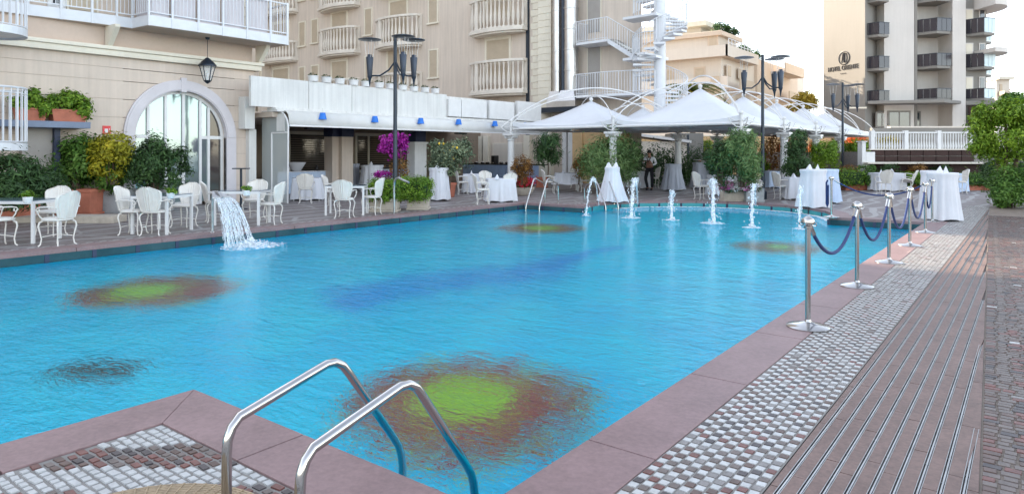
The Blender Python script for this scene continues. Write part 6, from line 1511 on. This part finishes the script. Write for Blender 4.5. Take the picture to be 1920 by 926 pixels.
# front wing planters
MB().box(0,1,0,1,0,1) 
q=gp(152,419); t=T('stone_plinth','low pale stone plinth under the terracotta planter','plinth',(q.x,q.y,0),YAW); MB().box(-.75,.72,.0,.55,0,.16).build('plinth_block',M['concrete2'],t,smooth=False,bevel=.01); MB().box(-1.6,-.76,.1,.6,0,.13).build('plinth_block',M['concrete2'],t,smooth=False,bevel=.01)
planter_box(150,404,.93,.6,.66,'big terracotta planter box on the stone plinth','terracotta',z0=0)
planter_box(217,400,.97,.55,.62,'grey concrete planter with rounded ends next to the terracotta one','concrete',rd=True,grp='grey planters by the arched door')
planter_box(288,397,.98,.55,.60,'grey concrete planter with rounded ends nearest the arched door','concrete',rd=True,grp='grey planters by the arched door')
planter_box(20,415,1.1,.6,.55,'terracotta planter box at the photo edge under dark oleander','terracotta')
shrub(146,17.6,254,362,88,'dark green shrub growing from the terracotta planter','l_green',6500,.11,2,blobs=[(0,0,.1,1,1,.9),(-.4,0,-.2,.6,1,.8),(.35,0,.35,.6,1,.6)],depth=.45,stem_n=12)
shrub(212,17.5,250,345,92,'golden yellow shrub in the first grey planter','l_yellow',5200,.10,3,blobs=[(0,0,.45,1,1,.55),(-.2,0,-.1,.9,1,.7)],depth=.45)
shrub(205,17.9,285,360,90,'green lower shrub mixed under the golden one','l_green',3200,.10,33,blobs=[(0,0,0,1,1,1)],depth=.40)
shrub(288,18.1,258,362,124,'dense dark rounded shrub in the second grey planter','l_dark',9000,.10,4,blobs=[(-.15,0,.1,.85,1,.9),(.55,0,-.1,.5,1,.75),(-.5,0,.15,.55,1,.8)],depth=.5,stem_n=14)
shrub(25,14.6,283,395,130,'dark oleander bush spreading at the photo edge','l_dark',7000,.15,5,blobs=[(0,0,0,1,1,1),(.6,0,-.2,.5,1,.6),(-.3,0,.3,.7,1,.7)],depth=.6,el=4.5,droop=.2)
# shelf planters
def shelfplant(px0,px1,label,seed,pyt):
    X=-19.6; a=onX(px0,210,X);b=onX(px1,210,X); y0,y1=a.y,b.y; t=T('planter',label,'planter',(X,(y0+y1)/2,2.362),0,'terracotta boxes on the blue ledge')
    L=(y1-y0)/2; MB().taper(0,0,0,.27,.15,L*.86,.19,L).build('planter_body',M['terracotta'],t,smooth=False,bevel=.01); MB().box(-.2,.2,-L-.02,L+.02,.271,.31).build('planter_rim',M['terracotta'],t,smooth=False,bevel=.005)
    s=T('shrub',label.replace('pink terracotta box','bushy green plant').replace('terracotta box','bushy green plant'),'shrub',(X,(y0+y1)/2,2.66)); L_=L*1.15
    leaves('foliage',M['l_box'],[(X,(y0+y1)/2,2.82,.3,L_,.24),(X,(y0+y1)/2+L*.1,2.97,.22,L*.5,.2),(X+.1,(y0+y1)/2+L*.8,2.68,.2,L*.45,.22)],2800,.09,s,el=2,seed=seed)
shelfplant(92,160,'pink terracotta box at the free end of the blue ledge',6,170); shelfplant(28,84,'pink terracotta box on the blue ledge beside the spiral stair',7,170)
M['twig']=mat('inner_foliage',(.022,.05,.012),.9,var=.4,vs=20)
# clipped box hedges in planters near the lamp post
def hedge(px0,px1,pyt,pyb,d,dpth,label,lm,n,seed,size=.06):
    a=dp(px0,d);b=dp(px1,d); c=dp((px0+px1)/2,d+dpth/2); zt=zat(pyt,d);z0=zat(pyb,d); hx=W2(px1-px0,d)/2; t=T('box_hedge',label,'hedge',(c.x,c.y,z0),YAW)
    rg=np.random.default_rng(seed); B=[]; nx=max(2,int(hx*2/.22)); 
    for i in range(nx):
        for k in (-1,1):
            for z in (0.28,.72): B.append(((-1+2*(i+.5)/nx)*(hx-.04),k*dpth*.24,(zt-z0)*z,hx/nx*1.3,dpth*.30,(zt-z0)*.34))
    leaves('foliage',M[lm],B,n,size,t,el=1.9,seed=seed,world=False,clump=.3,nclump=14)
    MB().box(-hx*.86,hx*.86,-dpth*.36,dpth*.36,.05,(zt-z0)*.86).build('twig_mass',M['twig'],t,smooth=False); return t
planter_box(722,398,.78,.6,.36,'weathered square planter under the left half of the clipped hedge','concrete2',rim=False); planter_box(785,394,.62,.6,.34,'weathered square planter under the right half of the clipped hedge','concrete2',rim=False)
hedge(696,753,341,376,18.0,.85,'clipped box hedge half nearer the steel spout','l_box',13000,11,.05); hedge(751,808,337,374,18.5,.9,'clipped box hedge half nearer the white draped table','l_box',13000,12,.05)
# bougainvillea
t=shrub(741,19.9,252,300,50,'magenta bougainvillea blooming round the lamp post','l_purple',2000,.09,21,name='bougainvillea',cat='flowering shrub',blobs=[(-.35,0,.35,.55,1,.65),(.1,0,.0,.6,1,.9),(-.6,0,-.1,.4,1,.35),(.4,0,.6,.3,1,.4)],depth=.35,el=1.5,stem_n=0,zb=zat(300,19.9))
c=dp(748,19.9); leaves('stem_leaves',M['l_bronze'],[(c.x,c.y,1.1,.28,.28,.45),(c.x,c.y,.7,.2,.2,.3)],500,.10,t,seed=3); stems(t,(c.x,c.y),9,.35,.1,1.7,seed=5,w_=.018)
shrub(722,20.2,320,336,40,'small pink flower cushion at the end of the clipped hedge','l_purple',500,.07,22,name='flower_clump',cat='flowers',el=1.5,stem_n=0)
# lemon tree in pot and other potted plants
def pot_round(px,py,r,h,label,m='terracotta'):
    p=gp(px,py); t=T('plant_pot',label,'pot',(p.x,p.y,0)); MB().lathe([(r*.68,0),(r*.72,.02),(r*.95,h*.85),(r*1.08,h*.86),(r*1.08,h),(r*.92,h),(r*.9,h*.85),(.02,h*.85)],24).build('pot_body',M[m],t,angle=40); return t,p
def ptree(px,py,d,label,lm,blobs,n,size,seed,trunk_r=.03,pyt=0,name='potted_tree',cat='tree',el=2.6,z0=.35,w_=None,droop=0,zt=None):
    c=dp(px,d); t=T(name,label,cat,(c.x,c.y,z0),0); B=[]
    for (bpx,bpy,rpx,rpy) in blobs:
        q=dp(bpx,d); B.append((q.x,q.y,zat(bpy,d),rpx/FPX*d,rpx/FPX*d*.8,rpy/FPX*d))
    leaves('crown',M[lm],B,n,size,t,el=el,seed=seed,droop=droop)
    mb=MB(); rg=random.Random(seed); zc=min(b[2] for b in B); mb.tube([(c.x,c.y,z0),(c.x+.03,c.y,z0+(zc-z0)*.5),(c.x-.02,c.y+.02,zc)],[trunk_r,trunk_r*.85,trunk_r*.7],7)
    for b in B:
        for k in range(4): mb.tube([(c.x-.01,c.y,zc-.05),((c.x+b[0])/2+rg.uniform(-.05,.05),(c.y+b[1])/2,(zc+b[2])/2),(b[0]+rg.uniform(-.5,.5)*b[3],b[1]+rg.uniform(-.5,.5)*b[4],b[2]+rg.uniform(-.1,.6)*b[5])],[trunk_r*.5,trunk_r*.35,trunk_r*.2],5)
    mb.build('trunk',M['bark'],t,True); return t
pot_round(843,369,.24,.50,'terracotta pot holding the lemon tree')
ptree(843,330,22.6,'potted lemon tree with grey green leaves and a few fruits','l_grey',[(845,290,38,26),(820,282,18,20),(868,285,18,22),(838,315,22,16),(815,310,14,16)],5200,.10,31)
c=dp(843,22.3); t=T('lemon_fruit','yellow lemons hanging in the potted tree','lemon',(c.x,c.y,1.6)); rg=random.Random(3); mb=MB()
for i in range(9): mb.ball((rg.uniform(-.5,.5),rg.uniform(-.3,.3),rg.uniform(-.25,.35)),.035,8,6,(1,1,1.3))
m,nt,b=nodes('lemon_peel'); b.inputs['Base Color'].default_value=(.75,.5,.04,1); mb.build('lemons',m,t)['kind']='stuff'
# red flower bowl with topiary
p=gp(978,366); t=T('flower_bowl','wide grey stone bowl filled with red flowers','planter',(p.x,p.y,0)); MB().lathe([(.3,0),(.36,.04),(.5,.26),(.52,.30),(.46,.30),(.02,.26)],28).build('bowl_body',M['concrete2'],t,angle=40)
o=T('red_flowers','cushion of red flowers in the stone bowl','flowers',(p.x,p.y,.28)); leaves('blossom',M['l_red'],[(p.x,p.y,.45,.48,.48,.22)],1600,.06,o,el=1.4,seed=6); leaves('foliage',M['l_dark'],[(p.x,p.y,.42,.46,.46,.22)],900,.07,o,seed=7)
ptree(978,320,24.6,'bronze leaved topiary shrub rising from the red flowers','l_bronze',[(978,308,18,16),(968,318,13,11),(988,320,12,12),(980,335,10,10)],2600,.07,41,z0=.4)
planter_box(1016,352,.55,.55,.46,'orange terracotta box holding the spiky leaved plant','terracotta')
ptree(1027,300,26.6,'spiky long leaved plant in the orange terracotta box','l_dark',[(1027,270,24,20),(1018,290,16,16),(1038,290,14,18)],1500,.30,42,z0=.4,el=9,name='dracaena',cat='potted plant',droop=.6)
ptree(1085,325,27,'dark red leaved plant left of the oleander clump','l_bronze',[(1086,315,13,17),(1095,300,8,12)],900,.10,43,z0=.3)
# oleander clumps in the middle
planter_box(1148,352,2.0,.55,.42,'long planter hidden behind the white draped table holding oleander','concrete2')
shrub(1143,25.6,246,340,104,'big feathery oleander clump under the second tent column','l_oleander',9500,.17,51,blobs=[(-.45,0,-.15,.6,1,.85),(.05,0,.05,.6,1,1),(.55,0,-.05,.5,1,.85)],depth=.7,el=6,up=.1,clump=.25,nclump=40,stem_n=26)
shrub(1350,21.5,262,345,52,'dark oleander left of the column at the flower boxes','l_dark',3600,.15,52,depth=.5,el=5,stem_n=10,up=.1)
shrub(1392,21.3,240,350,70,'light feathery oleander behind the flower boxes','l_oleander',6500,.16,53,blobs=[(0,0,0,1,1,1),(.4,0,-.3,.6,1,.6),(-.3,0,.3,.6,1,.6)],depth=.5,el=6,up=.1,nclump=36,stem_n=16)
shrub(1494,23.6,242,340,46,'narrow dark blue green shrub left of the golden bush','l_dark',4200,.14,54,blobs=[(0,0,-.1,1,1,.9),(.1,0,.5,.6,1,.5),(-.2,0,-.5,.9,1,.4)],depth=.5,el=4.5,up=.1,stem_n=8)
shrub(1545,28.5,262,322,52,'round golden green bush behind the tall draped tables','l_bright',4200,.10,55,depth=.6,blobs=[(0,0,0,1,1,1)])
planter_box(1373,378,.74,.45,.42,'pale flower box on the left of the pair at the column','concrete2',rim=False,grp='pale flower boxes'); planter_box(1412,379,.62,.45,.44,'grey flower box on the right of the pair at the column','concrete',rim=False,grp='pale flower boxes')
for px,l,m_,s in ((1362,'magenta flowers at the left end of the flower boxes','l_pink',1),(1378,'white flowers in the middle of the flower boxes','l_white',2),(1398,'pink flowers above the seam between the flower boxes','l_pink',3),(1416,'white flowers at the right end of the flower boxes','l_white',4)):
    t=shrub(px,21.8,338,358,26,l,m_,520,.06,60+s,name='flower_clump',cat='flowers',el=1.3,stem_n=0,depth=.25)
    c=dp(px,21.9); leaves('foliage',M['l_dark'],[(c.x,c.y,zat(352,21.9),.22,.2,.14)],300,.07,t,seed=s)
# background hedge row behind the columns
hr=T('hedge_row','long dark hedge behind the tents','hedge',(-13,33,0)); B=[]
for i,px in enumerate(range(1175,1352,9)): c=dp(px,33+.8*sin(i)); B.append((c.x,c.y,zat(312,33)+.1*sin(i*2.1),.55,.5,.85+.15*sin(i*1.3)))
leaves('foliage',M['l_dark'],B,11000,.13,hr,seed=70)
for i,px in enumerate((1206,1236,1262,1292,1322)): planter_box(px,346.5,.7,.4,.42,('grey planter under the hedge behind the waiter','grey planter under the hedge left of the visible column','grey planter under the hedge behind the grey draped table','grey planter under the hedge between the two grey draped tables','grey planter under the hedge behind the domed table')[i],'concrete',rim=False,grp='planters under the dark hedge')
# bright street-side foliage and walls beyond
gw=T('garden_wall','sunny ochre garden wall far behind the tents','wall',tuple(dp(1440,48)),YAW); MB().box(-11,8,0,.3,0,zat(256,48)).build('wall_face',M['ochre'],gw,smooth=False); MB().box(-11.1,8.1,-.05,.35,zat(256,48),zat(254,48)).build('wall_cap',M['trim'],gw,smooth=False)
for i,(px,d,a,b,w_,lm,l) in enumerate(((1300,44,252,300,46,'l_sun','shrub with sunlit yellow put into its leaves, between the columns under the tents'),(1322,42,262,305,34,'l_bright','fresh green shrub beside the sunlit yellow one'),(1448,40,255,318,50,'l_bronze','brownish shrub behind the middle lamp post'),(1425,38,285,325,30,'l_bright','green shrub low behind the middle lamp post'),(1592,38,268,322,44,'l_green','green shrub right of the round golden bush'),(1612,36,262,300,36,'l_bright','light green shrub beside the white stair post'),(1570,40,262,300,40,'l_bright','pale green shrub behind the round golden bush'),(1470,42,262,315,24,'l_orange','orange flowering bush behind the narrow dark shrub'),(1520,42,268,325,22,'l_orange','salmon and red flowering bush left of the golden bush'),(1606,46,250,275,40,'l_orange','orange toned bush far behind the lamp post base'))):
    shrub(px,d,a,b,w_,l,lm,1500,.16,80+i,zb=max(0,zat(b,d)),stem_n=4,depth=.7)
# white shed roof piece and white wall seen left of the visible column
t=T('white_kiosk','white kiosk with sloping roof behind the hedge','kiosk',tuple(dp(1225,39)),YAW); MB().box(-1.4,1.9,0,2.5,0,2.2).build('kiosk_wall',M['beige2'],t,smooth=False); MB().add([(-1.6,-.3,2.6),(2.1,-.3,2.1),(2.1,2.8,2.1),(-1.6,2.8,2.6),(-1.6,-.3,2.75),(2.1,-.3,2.25),(2.1,2.8,2.25),(-1.6,2.8,2.75)],[(0,3,2,1),(4,5,6,7),(0,1,5,4),(1,2,6,5),(2,3,7,6),(3,0,4,7)]).build('kiosk_roof',M['white'],t,smooth=False)
t=T('white_kiosk','white flat front kiosk right of the visible column','kiosk',tuple(dp(1290,40)),YAW); MB().box(-.9,.9,0,2,0,2.7).build('kiosk_wall',M['ori'],t,smooth=False); MB().box(-.05,.05,-.03,-.001,0,2.6).build('kiosk_post',M['dark'],t,smooth=False)
# yellow tree and palm beyond
def bigtree(px,d,pyt,pyb,pxw,label,lm,n,size,seed,ground=0,name='tree',trunkr=.15,blobs=None,el=2.2):
    c=dp(px,d); zt=zat(pyt,d); zb_=zat(pyb,d); R=W2(pxw,d)/2; t=T(name,label,'tree',(c.x,c.y,ground)); rg=random.Random(seed); B=[]
    for i in range(12): a=rg.random()*6.28; q=R*.6*rg.random()**.5; B.append((c.x+q*cos(a),c.y+q*sin(a),zb_+(zt-zb_)*rg.uniform(.25,.8),R*rg.uniform(.3,.5),R*rg.uniform(.3,.5),(zt-zb_)*rg.uniform(.16,.26)))
    leaves('crown',M[lm],B,n,size,t,el=el,seed=seed)
    mb=MB(); zc=zb_+(zt-zb_)*.3; mb.tube([(c.x,c.y,ground),(c.x+.1,c.y,ground+(zc-ground)*.5),(c.x,c.y,zc)],[trunkr,trunkr*.8,trunkr*.6],8)
    for b in B[:8]: mb.tube([(c.x,c.y,zc-.2),((c.x+b[0])/2,(c.y+b[1])/2,(zc+b[2])/2),b[:3]],[trunkr*.45,trunkr*.3,trunkr*.12],5)
    mb.build('trunk',M['bark'],t,True); return t
bigtree(1510,75,168,222,62,'street tree with sunlit yellow put into its leaves, between the two buildings','l_sun',2600,.32,91)
bigtree(1900,58,170,215,50,'dark green street tree right of the lettered hotel','l_green',2600,.3,92)
pc=dp(1296,42); pl=T('palm_tree','palm with yellowing fronds behind the middle tents','palm tree',(pc.x,pc.y,0)); zc=zat(168,42)
MB().tube([(pc.x,pc.y,0),(pc.x+.1,pc.y,zc*.5),(pc.x,pc.y,zc)],[.22,.17,.15],10).build('trunk',M['bark'],pl,True); rg=random.Random(5)
for k in range(22):
    a=k*2.4+rg.uniform(-.2,.2); el_=rg.uniform(-.1,.9); L_=2.3*rg.uniform(.8,1.1); mb=MB(); pts=[]
    for i in range(9): q=i/8; pts.append(Vector((cos(a)*L_*q*cos(el_*.6),sin(a)*L_*q*cos(el_*.6),zc+L_*(q*el_*.75-q*q*.62))))
    pts=[Vector((pc.x,pc.y,0))+p for p in pts]; mb.tube(pts,.02,4)
    for i in range(1,9):
        for j in range(3):
            base=pts[i-1].lerp(pts[i],j/3); d_=(pts[i]-pts[i-1]).normalized(); sd_=d_.cross(Vector((0,0,1))).normalized()
            for s in (-1,1):
                tip=base+(sd_*s*.7+d_*.5+Vector((0,0,-.35)))*.52*(1-.35*i/8); wv=d_*.03; mb.add([tuple(base-wv),tuple(base+wv),tuple(tip)],[(0,1,2)])
    mb.build('frond',M['l_yellow' if k%3 else 'l_bright'],pl,True,smooth=False)
leaves('crown_heart',M['l_yellow'],[(pc.x,pc.y,zc,.4,.4,.4)],200,.3,pl,seed=2,el=5)
# ---------------------------------------------------------------- raised terrace on the far side
TD=30.0; tr=T('raised_terrace','raised terrace with dark panelled wall and pale balustrade','terrace',tuple(dp(1730,TD)),YAW); 
def tx(px): return (px-1730)/FPX*TD
def tz(py): return zat(py,TD)
MB().box(tx(1632),tx(1990),.1,14,0,tz(285)).build('terrace_block',M['grey_tile'],tr,smooth=False)
for i in range(8):
    a,b=tx(1635+24*i),tx(1635+24*(i+1)); 
    for k,(p0,p1) in enumerate(((281,292.5),(293,303))): MB().box(a+.015,b-.015,.0,.098,tz(p1)+.01,tz(p0)-.01).build('wall_panel',M['brown'],tr,smooth=False,bevel=.01)
MB().box(tx(1612),tx(1990),-.7,.0,tz(307),tz(304)).build('ledge',M['beige2'],tr,smooth=False,bevel=.008)
MB().box(tx(1620),tx(1990),-.3,.0,0,tz(307)-.002).build('base_wall',M['brown'],tr,smooth=False)
MB().box(tx(1630),tx(1990),-.02,.2,tz(281.5),tz(279.5)).build('coping',M['beige2'],tr,smooth=False)
n=0
for px in range(1640,1822,5):
    MB().lathe([(.035,tz(279.4)),(.05,tz(274)),(.022,tz(264)),(.03,tz(253)),(.03,tz(250))],6,(tx(px),.1,0)).build('baluster',M['white'],tr,smooth=True)
MB().box(tx(1635),tx(1990),.03,.17,tz(250),tz(247.5)).build('handrail',M['white'],tr,smooth=False)
for px in (1637,1700,1762,1822): MB().box(tx(px)-.08,tx(px)+.08,.0,.2,tz(279.5),tz(245)).build('pier',M['white'],tr,smooth=False)
mb=MB(); mb.box(tx(1610),tx(1617),-.3,.1,0,tz(267)); mb.box(tx(1617.3),tx(1634),-.3,.1,0,tz(285)); mb.box(tx(1608),tx(1619),-.34,.14,tz(267)+.001,tz(265)); mb.build('gate_pier',M['white'],tr,smooth=False,bevel=.01)
# low white garden wall and terrace seats behind the balustrade
t=T('rounded_parapet','pale rounded parapet below the lettered hotel','wall',tuple(dp(1730,46)),YAW); MB().box(-3.4,4.0,0,.3,0,zat(240,46)).build('wall_face',M['ori'],t,smooth=False); MB().box(-2.2,3.2,-.05,.35,zat(240,46)+.001,zat(237,46)).build('wall_cap',M['beige2'],t,smooth=False)
leaf=shrub(1665,32.5,255,280,34,'yellow shrub behind the pale balustrade','l_sun',800,.12,99,zb=tz(285),stem_n=3); shrub(1690,33,262,280,26,'brown shrub behind the balustrade','l_bronze',500,.1,100,zb=tz(285),stem_n=3)
# hedge in terracotta boxes before it
for i,(a,b,l) in enumerate(((1563,1618,'low hedge left of the terracotta box, below the white pier'),(1618,1640,'short hedge piece just left of the hedge side table'),(1690,1735,'low hedge between the tipped chair and the corner draped table'),(1800,1860,'low hedge right of the far cloth tables'))):
    hedge(a,b,320 if i<1 else 326,348,28.2,.7,l,'l_green' if i%2 else 'l_box',2600,120+i,.08)
for i,(px,w_,l) in enumerate(((1600,.9,'terracotta box under the hedge by the white pier'),(1626,.55,'small terracotta box left of the hedge side table'),(1708,.9,'terracotta box behind the tipped chair'),(1822,.95,'terracotta box right of the far cloth tables'),(1848,.7,'terracotta box nearest the big round tree'))): planter_box(px,357,w_,.5,.36,l,'terracotta',rim=False,grp='terracotta boxes along the low hedge')
for i,(px,l,m_) in enumerate(((1590,'small brown bush on the step below the ledge','l_bronze'),(1625,'small dark bush below the white pier','l_green'),(1668,'dark bush right behind the hedge side table','l_dark'),(1720,'reddish bush under the dark panelled wall','l_bronze'),(1765,'dark bush above the corner draped table','l_dark'))): shrub(px,29.3,308,330,36,l,m_,700,.09,130+i,stem_n=3)
# big round tree and lower shrub at the right edge
bt=T('round_tree','large round bright green tree at the photo edge','tree',tuple(dp(1884,20.5))); c=dp(1886,20.5); R=1.02; rg=random.Random(77); zc=zat(250,20.5); B=[(c.x,c.y,zc,R*.80,R*.80,R*.80)]
for i in range(26):
    a=rg.random()*6.28; e=math.asin(rg.uniform(-.85,1)); B.append((c.x+R*.68*cos(a)*cos(e),c.y+R*.68*sin(a)*cos(e),zc+.04+R*.70*sin(e),R*.33,R*.33,R*.30))
leaves('crown',M['l_bright'],B,19000,.11,bt,el=2.8,seed=77,droop=.25,nclump=24)
mb=MB()
for dx,dy in ((0,0),(.18,.1),(-.15,.12)): mb.tube([(c.x+dx*.3,c.y+dy*.3,0),(c.x+dx,c.y+dy,.9),(c.x+dx*2.5,c.y+dy*2.5,zc+.3)],[.08,.06,.03],8)
mb.build('trunk',M['bark'],bt,True)
t=shrub(1896,19.6,311,388,74,'rounded dark green shrub under the big round tree','l_green',9000,.09,140,depth=.65,blobs=[(0,0,0,1,1,1),(-.45,0,-.35,.6,1,.6),(.4,0,.1,.7,1,.8)],stem_n=14)
shrub(1866,23.5,298,335,50,'brown toned dense shrub beneath the crown of the round tree','l_dark',2500,.09,141,depth=.5)
shrub(1935,22,290,380,80,'dark shrub mass at the extreme photo edge','l_dark',3500,.1,142,depth=.6)
